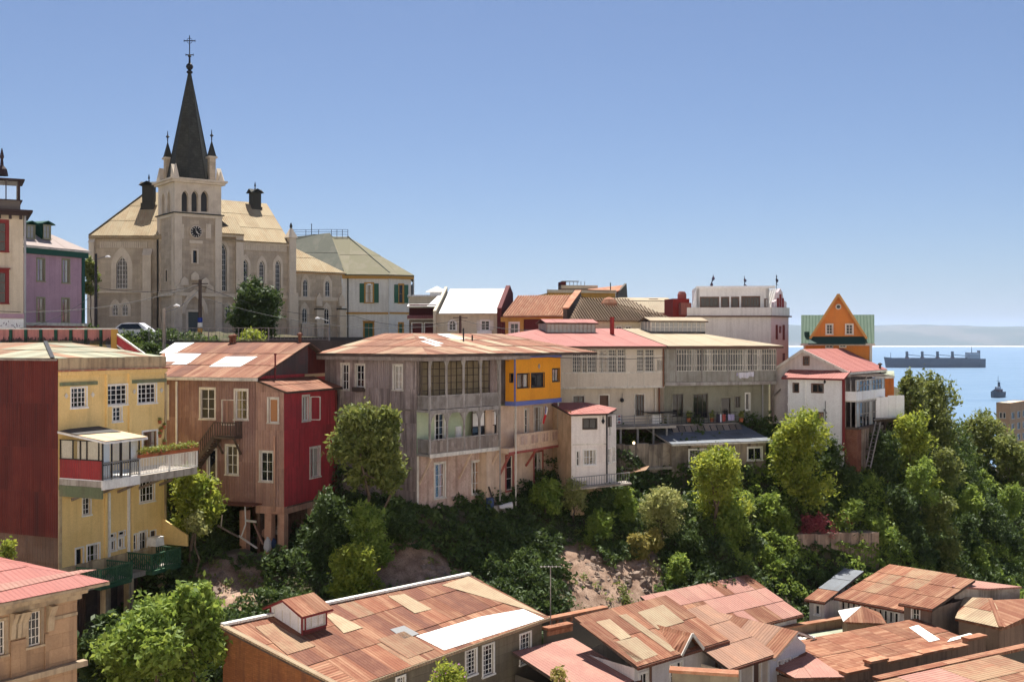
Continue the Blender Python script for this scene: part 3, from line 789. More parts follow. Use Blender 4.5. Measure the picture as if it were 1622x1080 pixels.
# parapet and cornice
mb = MB(); pbox(mb, 'R', 0, .02, Lw, -.35, .06, zcor + .10, ztop); mb.build('parapet', MATS['beige stone'], b.root)
pbox(MB(), 'R', 0, -.02, Lw + .12, -.2, .30, zcor, zcor + .09).build('cornice', mat('cornice red', (.34, .13, .085), .8, .05, (.45, .30, .2), 2, .5), b.root)
pbox(MB(), 'R', 0, .05, Lw, .003, .16, zcor - .22, zcor - .002).build('cornice', MATS['yellow stucco'], b.root)
pbox(MB(), 'R', 0, .1, b.y(153), .003, .10, b.zR(120, 610.5), b.zR(120, 605)).build('string_course', MATS['green beam'], b.root)
pbox(MB(), 'R', 0, b.y(207), Lw, .003, .10, b.zR(235, 606), b.zR(235, 600.5)).build('string_course', MATS['green beam'], b.root)
# projecting bay strip in the middle of the upper floors
mb = MB(); y0, y1 = b.y(166.5), b.y(206)
for a0, a1 in ((y0, b.y(168)), (b.y(202.5), y1)): pbox(mb, 'R', 0, a0, a1, .002, .14, b.zR(180, 690), zcor - .23)
mb.build('bay_edge', MATS['yellow stucco'], b.root)
for u in (167, 172, 203, 208):      # white pilaster strips and drains lower down
    a = b.y(u); pbox(MB(), 'R', 0, a - .09, a + .09, .003, .09, zb, b.zR(u, 782 - (u - 167) * .4)).build('pilaster', MATS['white paint' if u in (172, 203) else 'yellow stucco'], b.root)
pbox(MB(), 'R', 0, Lw - .12, Lw + .03, .003, .08, zb, zcor - .3).build('pilaster', MATS['beige stone'], b.root)
pbox(MB(), 'R', 0, .0, .22, .003, .07, zb, b.zR(96, 775)).build('pilaster', MATS['beige stone'], b.root)
# roof
xo = -W - .4
pk = b.loc(P(72, 543, 70)); pk2 = b.loc(P(90, 542, 71.5))
planes = [[V(xo, -.35, ztop - .02), V(.05, -.35, ztop - .02), V(-.6, .6, ztop + .1), pk, V(xo, pk.y, pk.z)],
          [V(-.05, .3, ztop - .06), V(-.05, Lw, ztop - .06), V(pk2.x, Lw - .2, pk2.z), pk2, pk]]
planes[0] = [V(xo, -.35, ztop - .02), V(-.05, -.35, ztop - .02), pk, V(xo, pk.y, pk.z)]
planes[1] = [V(-.05, -.35, ztop - .02), V(-.05, Lw, ztop - .02), V(pk.x, Lw - 1, pk.z), pk]
ro, fr = roof(b, planes, MATS['old wood'], [MATS['green roof sheet'], MATS['rust pale']], (1.1, 2.6), pick=(3, 1))
MB().bar(planes[0][1] + V(0, 0, .08), pk + V(0, 0, .1), .22, .06).build('hip_cap', MATS['dark metal'], ro)
MB().bar(V(pk.x, pk.y, pk.z + .07), V(pk.x, Lw - 1, pk.z + .07), .3, .06).build('ridge_cap', MATS['green roof sheet'], ro)
# glazed sun room and flower balcony on the third floor
od = b.x(161); yb = b.y(221, od); ye = b.y(312, od)
zs_b, zs_t = b.zF(161, 775), b.zF(161, 763)       # slab
zf = b.zF(161, 763); zw0 = b.zF(161, 731); zw1 = b.zF(161, 699)
MB().box(.003, od - .01, .05, ye, zs_b + .08, zf).build('balcony_slab', MATS['concrete'], b.root)
sr = MB().box(.005, od, .10, yb, zf, zf + .06).build('sun_room', MATS['white paint'], b.root)
pbox(MB(), 'F', .10, .006, od - .05, -.06, 0, zf + .06, zw0).build('panel', MATS['red panel'], sr)
mb = MB(); pbox(mb, 'F', .10, .006, od, -.05, .02, zw0, zw0 + .06); pbox(mb, 'F', .10, .006, od, -.05, .02, zw1 - .05, zw1)
for t in (.02, .31, .48, .63, .9, .985): pbox(mb, 'F', .10, od * t - .025, od * t + .025, -.05, .02, zw0 + .06, zw1 - .05)
mb.build('window_frame', mat('black frame', (.03, .025, .022), .5, .1), sr)
pbox(MB(), 'F', .10, .01, od - .03, -.02, -.012, zw0 + .06, zw1 - .05).build('pane', MATS['glass clear'], sr)
mb = MB(); n = 34
for k in range(n):
    x0, x1 = .05 + (od - .2) * k / n, .05 + (od - .2) * (k + 1) / n
    if .30 < (k + .5) / n < .40: continue
    mb.poly([V(x0, .14 + .04 * (k % 2), zw0), V(x1, .14 + .04 * ((k + 1) % 2), zw0), V(x1, .14 + .04 * ((k + 1) % 2), zw1), V(x0, .14 + .04 * (k % 2), zw1)])
mb.build('curtain', mat('grey curtain', (.66, .62, .52), .9, .05), sr)
zq1 = b.zR(165, 700, od); zq0 = zf + .06
mb = MB()
for t in (0, .24, .47, .50, .74, 1): a = .1 + (yb - .1) * t; pbox(mb, 'R', od, a - .035, a + .035, -.06, .01, zq0, zq1)
pbox(mb, 'R', od, .1, yb, -.06, .01, zq1 - .06, zq1); pbox(mb, 'R', od, .1, yb, -.055, .005, zw0 - .25, zw0 - .18)
mb.build('window_frame', MATS['black frame'], sr)
for t0, t1 in ((0, .24), (.24, .47), (.50, .74), (.74, 1)):
    pbox(MB(), 'R', od, .1 + (yb - .1) * t0 + .03, .1 + (yb - .1) * t1 - .03, -.03, -.02, zq0, zq1 - .06).build('pane', MATS['glass clear'], sr)
for t0, t1 in ((.02, .2), (.78, .98)): pbox(MB(), 'R', od, .1 + (yb - .1) * t0, .1 + (yb - .1) * t1, -.10, -.08, zq0 + .2, zq1 - .1).build('curtain', MATS['curtain'], sr)
railing(b, V(od + .05, .1, zq0), V(od + .05, yb, zq0), .95, MATS['grey metal'], sr, gap=.2)
pbox(MB(), 'R', od, .02, yb, -.05, .05, zs_b - .05, zf + .02).build('fascia', MATS['white paint'], sr)
zwl = b.zR(100, 682)
pl = [[V(od + .35, -.05, zq1 + .03), V(od + .35, yb + .3, zq1 + .03), V(.006, yb + .3, zwl), V(.006, -.05, zwl)]]
r2, f2 = roof(b, pl, MATS['white paint'], [MATS['tan board']], (1.3, 2.6), thick=.12, parent=sr)
patch(b, r2, f2[0], [(95, 682), (146, 672), (192, 683), (122, 688)], mat('grey felt', (.085, .08, .075), .9, .05), lift=.075)
# balcony with white railing, planters
zq = zf
railing(b, V(od, yb, zq), V(od, ye, zq), 1.0, MATS['white paint'], b.root, gap=.13, post=2.6)
railing(b, V(od, ye, zq), V(.1, ye + .05, zq), 1.0, MATS['white paint'], b.root, gap=.13)
pbox(MB(), 'R', od, yb, ye, -.06, .02, zs_b, zf - .002).build('fascia', MATS['concrete'], b.root)
MB().box(.01, od - .02, .02, .14, zs_b - .55, zs_b + .07).build('beam', MATS['green beam'], b.root)
for k in range(5):
    y = 1.0 + 1.8 * k
    MB().bar(V(.0, y, zs_b - .9), V(od * .75, y, zs_b + .05), .12, .14).build('bracket', MATS['old wood'], b.root)
# green balconies on the ground floor, columns and dark basement under them
o1 = 2.0
for nm, (ua, ub_, vt, vb) in {'a': (160, 209, 903, 935), 'b': (241, 286, 879, 911)}.items():
    ya, yb2 = b.y(ua, o1), b.y(ub_, o1); zbt, ztp = b.zR(ua, vb, o1), b.zR(ua, vt, o1)
    bal = MB().box(.01, o1, ya, yb2, zbt, zbt + .22).build('balcony', MATS['deep green paint'], b.root)
    hh = ztp - zbt - .22
    for p, q in ((V(o1 - .04, ya, zbt + .22), V(o1 - .04, yb2, zbt + .22)), (V(.05, ya + .04, zbt + .22), V(o1 - .08, ya + .04, zbt + .22)), (V(.05, yb2 - .04, zbt + .22), V(o1 - .08, yb2 - .04, zbt + .22))):
        rr = railing(b, p, q, hh, MATS['deep green paint'], bal, gap=.17, bw=.045, rail=.08, post=1.6)
        mb = MB(); n = max(2, int((q - p).length / .55))
        for k in range(n):
            a, c_ = p.lerp(q, k / n), p.lerp(q, (k + 1) / n)
            mb.bar(a + V(0, 0, .25), c_ + V(0, 0, hh - .2), .035, .05); mb.bar(a + V(0, 0, hh - .2), c_ + V(0, 0, .25), .03, .05)
        tag(mb.build('lattice', MATS['deep green paint'], rr), kind='stuff')
MB().prism([V(.02, Lw - .3, zb), V(.02, Lw - .3, zb + 1.6), V(o1, Lw - .3, zb + .7), V(o1, Lw - .3, zb)], (0, .12, 0)).build('side_wall', MATS['yellow stucco'], b.root)
ya = b.y(160, o1)
MB().box(.0, 1.5, -.1, Lw, zb - 1.25, zb - .95).build('beam', MATS['concrete'], b.root)
MB().box(.003, .10, .0, Lw, zb - .95, zb - .002).build('beam', MATS['beige stone'], b.root)
for u in (168, 205, 258):
    y = b.y(u, 1.3); MB().box(1.05, 1.45, y - .2, y + .2, zb - 6, zb - 1.25).build('column', MATS['beige stone'], b.root)
MB().box(-.3, -.2, 0, Lw, zb - 5.5, zb - .97).build('basement_wall', MATS['brown plinth'], b.root)
for k in range(5): MB().box(-.19, -.14, .6 + 1.6 * k, 1.5 + 1.6 * k, zb - 4, zb - 1.6).build('basement_door', MATS['dark wood'], b.root)
# small extras: wall lamp, ornaments
for (u, v) in ((104, 627), (146, 625), (212, 620), (255, 618)):
    p = b.pt('R', u, v); MB().prism([p + V(.02, math.cos(a) * .13, math.sin(a) * .16) for a in [i * math.pi / 2 for i in range(4)]], (.05, 0, 0)).build('wall_ornament', MATS['offwhite paint'], b.root)
pbox(MB(), 'R', 0, b.y(101), b.y(108), 1.95, 2.0, zb, zb + 1.0)

def leafy(name, c, rx, ry, rz_, n, size, m, parent=None, seed=0):
    """a tuft of n leaf faces round c"""
    g = np.random.default_rng(seed)
    p = g.normal(size=(n, 3)); p /= np.linalg.norm(p, axis=1)[:, None]; p *= (g.random(n) ** .45)[:, None]
    p *= np.array([rx, ry, rz_]); p += np.array(c)
    return leaf_cloud(name, p, size, m, parent, g)
def leaf_cloud(name, p, size, m, parent, g, up=0.35):
    n = len(p)
    nr = g.normal(size=(n, 3)); nr[:, 2] += up * 2; nr /= np.linalg.norm(nr, axis=1)[:, None]
    t = np.cross(nr, g.normal(size=(n, 3))); t /= np.linalg.norm(t, axis=1)[:, None] + 1e-9; w = np.cross(nr, t)
    s = (size * (.45 + 1.1 * g.random(n)))[:, None]
    co = np.stack([p - t * s, p - w * s * .45 + nr * s * .12, p + t * s, p + w * s * .45 + nr * s * .12], 1).reshape(-1, 3)
    return np_mesh(name, co, np.arange(4 * n).reshape(-1, 4), m, parent)

lm_b = leaf_mat('leaves balcony', (.10, .17, .03), (.36, .34, .08), .3)
lm_f = leaf_mat('petals red', (.42, .05, .03), (.55, .22, .10), .2)
for k, (u, lab) in enumerate(((229, 'planter of yellow green plants on the white balcony railing nearest the sun room'), (243, 'second planter of flowering plants along the white balcony railing'), (257, 'third planter with orange flowers on the white balcony railing'),
                              (273, 'fourth planter of leafy plants along the white balcony railing'), (288, 'fifth planter on the white balcony railing with tall yellow leaves'), (303, 'planter at the far right end of the white balcony railing'))):
    y = b.y(u, od); t = empty('planter', b.world(V(od, y, zf + 1.0)), -b.th, lab, 'planter', 'planters on the flower balcony')
    MB().prism([V(-.13, -.5, .03), V(.13, -.5, .03), V(.16, -.5, .22), V(-.16, -.5, .22)], (0, 1.0, 0)).build('trough', MATS['terracotta'], t)
    leafy('foliage', (0, 0, .38), .25, .6, .28, 260, .075, lm_b, t, k)
    leafy('blossom', (.06, 0, .28), .22, .55, .2, 60, .06, lm_f, t, k + 50)
for k, (u, v) in enumerate(((251, 668), (258, 676), (251, 690), (258, 702), (253, 682))):   # pots hung on the wall
    p = b.pt('R', u, v); t = empty('hanging_pot', b.world(p + V(.12, 0, 0)), 0, ['small hanging pot highest on the yellow wall by the balcony door', 'hanging pot second from top near the yellow wall corner', 'hanging pot on the yellow wall beside the balcony door frame', 'lowest hanging pot on the yellow wall above the planters', 'middle hanging pot of the five on the yellow wall'][k], 'flower pot', 'pots hung on the yellow wall')
    MB().lathe((0, 0, 0), [(0, -.12), (.08, -.12), (.12, .1), (.10, .1)], 8).build('pot', MATS['terracotta'], t)
    leafy('foliage', (0, 0, .16), .16, .16, .12, 60, .05, lm_b, t, 90 + k)
# white sheet hung over the right-hand green balcony chair
p = b.pt('R', 248, 868, 1.0)
t = empty('covered_table', b.world(V(.9, p.y, zb + .25)), -b.th, 'small white covered table on the right hand green balcony', 'table')
MB().prism([V(-.4, -.35, 0), V(.4, -.35, 0), V(.3, -.3, .5), V(-.3, -.3, .5)], (0, .7, 0)).build('cover', MATS['white paint'], t)
MB().box(-.34, .34, -.33, .4, .5, .53).build('table_top', MATS['white paint'], t)

# == brown house with the red annexe
mat('mauve sheet', (.215, .125, .105), .85, .12, (.29, .185, .155), .5, .5, streak=.38, dirt=(.12, .065, .055), corr=.2)
mat('mauve pale sheet', (.33, .205, .16), .85, .10, (.26, .155, .125), .6, .5, streak=.38, dirt=(.16, .09, .07), corr=.2)
mat('crimson sheet', (.27, .028, .034), .75, .06, (.20, .026, .03), .5, .5, streak=.28, dirt=(.12, .03, .03), corr=.2)
mat('gable dark', (.075, .060, .062), .85, .25, (.115, .055, .055), .6, .6, streak=.3, corr=.2)
mat('pale red plaster', (.46, .27, .19), .9, .05, (.38, .20, .14), .8, .5, streak=.4)
b = Bld('brown_house', 'brown corrugated house on stilts with a crimson annexe and rusty gable roof', 'house', 450, 72, 20, 43.5)
zbase = b.zR(450, 803); ytR = b.y(533); xm = b.x(405); xl = b.x(200)
zan = b.zR(450, 621)                          # annexe eave
cas = dict(trim=.12, casing=MATS['offwhite paint'], sash=MATS['white paint'])
# left-hand front: main body and annexe in one plane
zeF = b.zF(403, 596)
wl = [(318, 340, 616, 663, dict(nx=2, ny=3, **cas)), (373, 391.5, 618, 664, dict(nx=2, ny=3, curtain=(MATS['curtain tan'], .5), pane=MATS['glass clear'], **cas)),
      (352.5, 371, 634, 672, dict(nx=1, ny=1, trim=.06, casing=MATS['offwhite paint'], sash=MATS['mauve pale sheet'], pane=MATS['mauve pale sheet'], sill=False, name='door')),
      (359, 376, 706, 751, dict(nx=2, ny=3, **cas)), (413, 432, 716, 762, dict(nx=2, ny=3, **cas)), (330, 342, 712, 760, dict(nx=1, ny=1, sill=False, **cas)),
      (262.5, 266, 612, 663, dict(nx=1, ny=1, **cas))]
facade(b, 'F', 0, xl, xm - .003, zbase, zeF, [w for w in wl if w[1] < 405], MATS['mauve sheet'], sheets=(1.05, 2.7), sheet_mat=MATS['mauve sheet'])
zav = b.zF(405, 600)
facade(b, 'F', 0, xm + .003, 0, zbase, zan - .02, [w for w in wl if w[0] > 405] + [(426, 440, 631.5, 669, dict(nx=1, ny=1, pane=MATS['curtain ochre'], **cas))], MATS['mauve pale sheet'], sheets=(1.0, 2.7), sheet_mat=MATS['mauve pale sheet'])
MB().prism([V(xm, .0, zan - .02), V(0, .0, zan - .02), V(0, .0, zan + .02), V(xm, .0, zav)], (0, .1, 0)).build('wall', MATS['mauve pale sheet'], b.root)
# crimson right-hand front of the annexe
facade(b, 'R', 0, 0, ytR, zbase, zan, [(479, 489, 627.5, 666, dict(nx=2, ny=1, curtain=(MATS['curtain'], .6), pane=MATS['glass clear'], **cas)), (491, 506, 709, 755, dict(nx=2, ny=1, curtain=(MATS['curtain'], 1.0), pane=MATS['glass clear'], **cas))],
       MATS['crimson sheet'], sheets=(1.1, 2.7), sheet_mat=MATS['crimson sheet'])
r = b.rect('R', 0, 491.5, 501, 628, 664)
sh = MB(); sh.bar(V(.05, r[0], r[2]), V(.62, r[0] + .25, r[2]), .05, .06); sh.bar(V(.05, r[0], r[3]), V(.62, r[0] + .25, r[3]), .05, .06)
sh.bar(V(.62, r[0] + .25, r[2]), V(.62, r[0] + .25, r[3]), .06, .06, (1, 0, 0)); sh.bar(V(.05, r[0], r[2]), V(.05, r[0], r[3]), .06, .06, (1, 0, 0))
sh.build('open_shutter', MATS['offwhite paint'], b.root)
# gable wall of the main body behind the annexe
yg = b.y(541, xm); ridge = b.on(483, 543, V(xm, 0, 0), V(1, 0, 0)); zg = zeF
facade(b, 'R', xm, 0.01, yg, zbase, zg, [], MATS['crimson sheet'])
ey2 = b.on(550, 582, V(xm, 0, 0), V(1, 0, 0))
ym = ridge.y
MB().prism([V(xm, .01, zg + .002), V(xm, yg, zg + .002), V(xm, ym, ridge.z - .1)], (-.12, 0, 0)).build('gable', MATS['gable dark'], b.root)
for k in range(7):                              # gable boards
    a0, a1 = .05 + (yg - .1) * k / 7, .05 + (yg - .1) * (k + 1) / 7
    ht = lambda y: zg + (ridge.z - .12 - zg) * (1 - abs(y - ym) / (ym if y < ym else yg - ym))
    MB().prism([V(xm + .03, a0 + .005, zg + .01), V(xm + .03, a1 - .005, zg + .01), V(xm + .03, a1 - .005, max(zg + .02, ht(a1)))] + ([V(xm + .03, ym, ht(ym))] if a0 < ym < a1 else []) + [V(xm + .03, a0 + .005, max(zg + .02, ht(a0)))], (-.025, 0, 0)).build('gable_board', MATS['gable dark' if k < 4 else 'red sheet wall'], b.root)
pbox(MB(), 'R', xm, b.y(482, xm), yg + .1, .03, .12, zg - .25, zg - .03).build('string_course', MATS['tan board'], b.root)
shell(b, xl, xm, 0, yg, zbase, zg, MATS['mauve sheet'], 'FR')
MB().box(xm, 0, ytR - .05, ytR, zbase, zan).build('wall', MATS['crimson sheet'], b.root)
# main roof
ov = .45
pl = [[V(xl, -ov, zg - .12), V(xm + ov, -ov, zg - .12), V(xm + ov, ym, ridge.z), V(xl, ym, ridge.z)],
      [V(xm + ov, yg + ov, zg - .12), V(xl, yg + ov, zg - .12), V(xl, ym, ridge.z), V(xm + ov, ym, ridge.z)]]
ro, fr = roof(b, pl, MATS['dark wood'], [MATS['rust'], MATS['rust dark']], (1.25, 2.2), pick=(4, 1))
for q in ([(262, 559), (319, 560), (297, 577), (262, 577)], [(358, 564.5), (408, 564.5), (380, 580.5), (331, 580.5)], [(277, 542.5), (308, 542.5), (280, 558), (252, 559)]):
    patch(b, ro, fr[0], q, MATS['zinc'])
pbox(MB(), 'F', -ov, xl, xm + ov, -.02, .07, zg - .30, zg - .10).build('gutter', MATS['offwhite paint'], b.root)
for u, v in ((366, 544), (371, 543), (475, 541)):
    p = b.on(u, v, fr[0][0], fr[0][3]); MB().tube(p - V(0, 0, .2), p + V(0, 0, .45), .13, .13).lathe(p + V(0, 0, .45), [(.22, 0), (.2, .12), (.02, .22)], 8).build('roof_vent', MATS['rust dark'], b.root)
# lean-to roof of the annexe
pl = [[V(.35, -.25, zan), V(.35, ytR + .3, zan), V(xm + .13, ytR + .3, zav - .05), V(xm + .13, -.25, zav - .05)]]
ro2, fr2 = roof(b, pl, MATS['dark wood'], [MATS['rust']], (1.2, 1.6))
p = b.on(436, 602, fr2[0][0], fr2[0][3]); MB().tube(p, p + V(0, 0, 1.75), .06).tube(p + V(0, 0, 1.7), p + V(0, 0, 1.8), .1).build('stove_pipe', mat('red pipe', (.16, .03, .03), .6, 0), b.root)
# outside stair and landing
yl = -.95; lx0, lx1 = b.x(338, yl), b.x(371, yl); lz = b.zF(355, 692, yl)
st = MB().box(lx0, lx1, yl, -.03, lz - .14, lz).build('landing', MATS['dark wood'], b.root)
railing(b, V(lx0, yl, lz), V(lx1, yl, lz), .95, MATS['dark wood'], st, gap=.22, bw=.05)
railing(b, V(lx1, yl, lz), V(lx1, -.05, lz), .95, MATS['dark wood'], st, gap=.22, bw=.05)
sx, sz = b.x(300, yl), b.zF(300, 745, yl)
ss = MB().bar(V(lx0, yl, lz - .1), V(sx, yl, sz), .06, .28).bar(V(lx0, -.1, lz - .1), V(sx, -.1, sz), .06, .28).build('stair', MATS['dark wood'], b.root)
for k in range(13):
    t = (k + .5) / 13; MB().box(lx0 + (sx - lx0) * t - .14, lx0 + (sx - lx0) * t + .14, yl + .05, -.12, lz - .1 + (sz - lz) * t, lz - .06 + (sz - lz) * t).build('tread', MATS['dark wood'], ss)
railing(b, V(lx0, yl, lz - .05), V(sx, yl, sz + .05), .95, MATS['dark wood'], ss, gap=.25, bw=.05)
for x in (lx1 - .1, lx0 + .1): MB().bar(V(x, -.05, lz - 1.2), V(x, yl + .1, lz - .1), .1, .1).build('bracket', MATS['dark wood'], b.root)
# white down pipe and drains
x = b.x(281); MB().tube(V(x, -.1, zg - .4), V(x, -.1, zbase), .07).build('down_pipe', MATS['white paint'], b.root)
x = b.x(436); MB().tube(V(x, -.1, b.zF(436, 690)), V(x, -.1, zbase - .3), .07).build('down_pipe', MATS['pale red plaster'], b.root)
MB().tube(V(.08, ytR - .2, zan - .1), V(.08, ytR - .2, zbase), .08).build('down_pipe', MATS['red sheet wall'], b.root)
# stilts, beams and the dark space under the floor
zg0 = 43.2 - b.zb
for (x, y) in ((-.25, .25), (-.25, ytR * .55), (xm - 1.0, .25), (xm + .9, .3)):
    MB().prism([V(x - .25, y - .25, zg0 - 2), V(x + .25, y - .25, zg0 - 2), V(x + .25, y + .25, zg0 - 2), V(x - .25, y + .25, zg0 - 2)], (0, 0, zbase - zg0 + 1.6)).build('stilt', MATS['pale red plaster'], b.root)
MB().box(xm, .0, .0, .35, zbase - .5, zbase - .003).box(-.35, -.0, .353, ytR, zbase - .5, zbase - .003).build('beam', MATS['pale red plaster'], b.root)
MB().box(xl, 0, .36, yg, zbase - .12, zbase - .005).build('floor', MATS['dark wood'], b.root)
MB().box(xl, -.4, 3.4, 3.6, zg0 - 2, zbase - .13).build('cellar_wall', MATS['brown plinth'], b.root)
MB().box(xm - .15, xm + .05, .4, 3.39, zg0 - 1, zbase - .13).build('cellar_wall', MATS['brown plinth'], b.root)
MB().box(b.x(345, -1), b.x(402, -1), -1.2, -.03, zbase + .1, zbase + .18).build('awning', MATS['rust dark'], b.root)
# timber and junk under the house
mat('blue plastic', (.04, .07, .16), .5, 0); mat('white plastic', (.6, .6, .62), .5, .05)
def scrap(lab, pts, w, m, h=None):
    o = MB()
    c0 = b.world(pts[0])
    for p, q in zip(pts[:-1], pts[1:]): o.bar(b.world(p) - c0, b.world(q) - c0, w, h or w)
    r_ = o.build('plank', m); r_.location = c0
    return tag(r_, lab, 'plank', 'loose timber under the brown house')
q = lambda u, v, y: b.pt('F', u, v, y)
scrap('long pale plank lying on the slope below the brown house', [q(378, 848, -.6), q(407, 868, -1.1)], .14, MATS['offwhite paint'], .06)
scrap('bent pale pole leaning under the brown house', [q(388, 800, -.1), q(389, 830, -.3), q(382, 850, -.5)], .08, MATS['white paint'])
scrap('short plank nailed across the posts under the brown house', [q(389, 824, -.2), q(406, 826, -.1)], .07, MATS['offwhite paint'], .14)
scrap('slanting prop leaning against the dark door below the brown house', [q(402, 828, -.1), q(417, 862, -.2)], .1, MATS['mauve pale sheet'], .1)
scrap('thin crooked stick standing left of the stilts', [q(352, 815, -.4), q(350, 836, -.5)], .06, MATS['offwhite paint'])
scrap('old brown beam lying on the grass left of the stilts', [q(345, 832, -1), q(378, 850, -1.3)], .09, MATS['old wood'])
def sack(lab, u, v, y, rx, rz_, m, seed):
    g = random.Random(seed); mb = MB(); c = b.world(q(u, v, y))
    mb.lathe((0, 0, 0), [(rx * .7, 0), (rx, rz_ * .25), (rx * .9, rz_ * .7), (rx * .35, rz_ * .92), (rx * .15, rz_)], 9)
    mb.v = [p + V(g.uniform(-.05, .05), g.uniform(-.05, .05), g.uniform(-.03, .03)) for p in mb.v]
    o = mb.build('sack', m); o.location = c; return tag(o, lab, 'sack')
sack('white plastic sack slumped under the brown house beside the front stilt', 424, 873, -.2, .26, .95, MATS['white plastic'], 1)
sack('pale bundle heaped behind the white sack under the house', 421, 850, .8, .3, .6, MATS['pale red plaster'], 2)
sack('dark blue bin bag between the stilts of the brown house', 431, 868, .3, .28, .7, MATS['blue plastic'], 3)
sack('grey heap of rags at the back under the crimson annexe', 441, 845, 1.2, .5, .5, MATS['concrete'], 4)

# == grey wooden house with the galleries
mat('grey sheet', (.20, .165, .155), .9, .12, (.30, .25, .235), .5, .5, streak=.55, dirt=(.10, .075, .07), corr=.2)
mat('mint paint', (.36, .43, .30), .85, .04, (.42, .46, .32), .7, .4, streak=.2, dirt=(.25, .24, .16))
mat('bare plaster', (.46, .34, .28), .92, .05, (.34, .22, .17), .6, .7, streak=.5, dirt=(.20, .13, .10), grain=.25)
mat('weathered rail', (.30, .28, .26), .9, .1, (.20, .18, .165), 1.2, .5, streak=.4)
mat('blind', (.155, .125, .075), .9, .2, (.20, .16, .10), 1, .4, planks=.18)
mat('orange paint', (.72, .30, .02), .75, .02, (.64, .25, .018), .5, .4, streak=.12, dirt=(.4, .17, .02))
mat('blue paint', (.10, .13, .34), .7, .02, (.13, .15, .30), 1, .3)
mat('cream plaster', (.56, .43, .32), .9, .03, (.47, .34, .25), .6, .5, streak=.3, dirt=(.32, .20, .14))
mat('rose trim', (.36, .09, .075), .8, .05, (.43, .16, .12), 1.2, .4, streak=.25)
b = Bld('grey_gallery_house', 'weathered grey house with two open wooden galleries and rusty hipped roof', 'house', 660, 74, 40, 46.4)
G = b
z0 = b.zR(660, 809); zt = b.zR(660, 563); L = b.y(806); xl = b.x(515); oG = b.x(681)
zf1 = b.zR(660, 718); zf2 = b.zR(660, 649)
cg = dict(trim=.12, casing=MATS['offwhite paint'], sash=MATS['white paint'])
facade(b, 'F', 0, xl, 0, z0 - 1, zt, [(541.5, 552.5, 577, 617, dict(nx=2, ny=3, **cg)), (564, 577, 578, 613, dict(nx=2, ny=3, **cg)), (624, 637, 579, 617, dict(nx=2, ny=3, curtain=(MATS['curtain'], 1), pane=MATS['glass clear'], **cg)),
        (625, 634, 660, 694, dict(nx=1, ny=2, curtain=(MATS['curtain'], .6), pane=MATS['glass clear'], **cg)), (541, 550, 656, 690, dict(nx=1, ny=2, **cg))], MATS['grey sheet'], sheets=(1.0, 2.5), sheet_mat=MATS['grey sheet'])
pbox(MB(), 'F', 0, xl, 0, .03, .07, zf2 - .1, zf2 + .02).build('string_course', MATS['old wood'], b.root)
p = b.rect('F', 0, 562, 579, 613, 620); pbox(MB(), 'F', 0, p[0], p[1], .03, .3, p[2], p[3]).build('window_box', MATS['dark wood'], b.root)
# ground floor, mint first floor, top floor closed with shutters and blinds
facade(b, 'R', 0, 0, L, z0 - .5, zf1, [(689, 704, 734, 788, dict(nx=2, ny=3, curtain=(MATS['curtain ochre'], .6), pane=MATS['glass clear'], **cg)), (748, 760, 731, 782, dict(nx=2, ny=3, curtain=(MATS['curtain ochre'], .6), pane=MATS['glass clear'], **cg))], MATS['bare plaster'])
facade(b, 'R', 0, 0, L, zf1 + .002, zf2, [(689.5, 703.5, 655, 699, dict(nx=2, ny=4, trim=.10))], MATS['mint paint'])
facade(b, 'R', 0, 0, L, zf2 + .002, zt, [], MATS['grey sheet'])
shell(b, xl, 0, 0, L, z0 - 1, zt, MATS['grey sheet'], 'FR')
pbox(MB(), 'R', 0, .0, .16, .003, .05, z0 - .5, zf1 - .2).build('corner_board', MATS['offwhite paint'], b.root)
yE = b.y(791, oG)
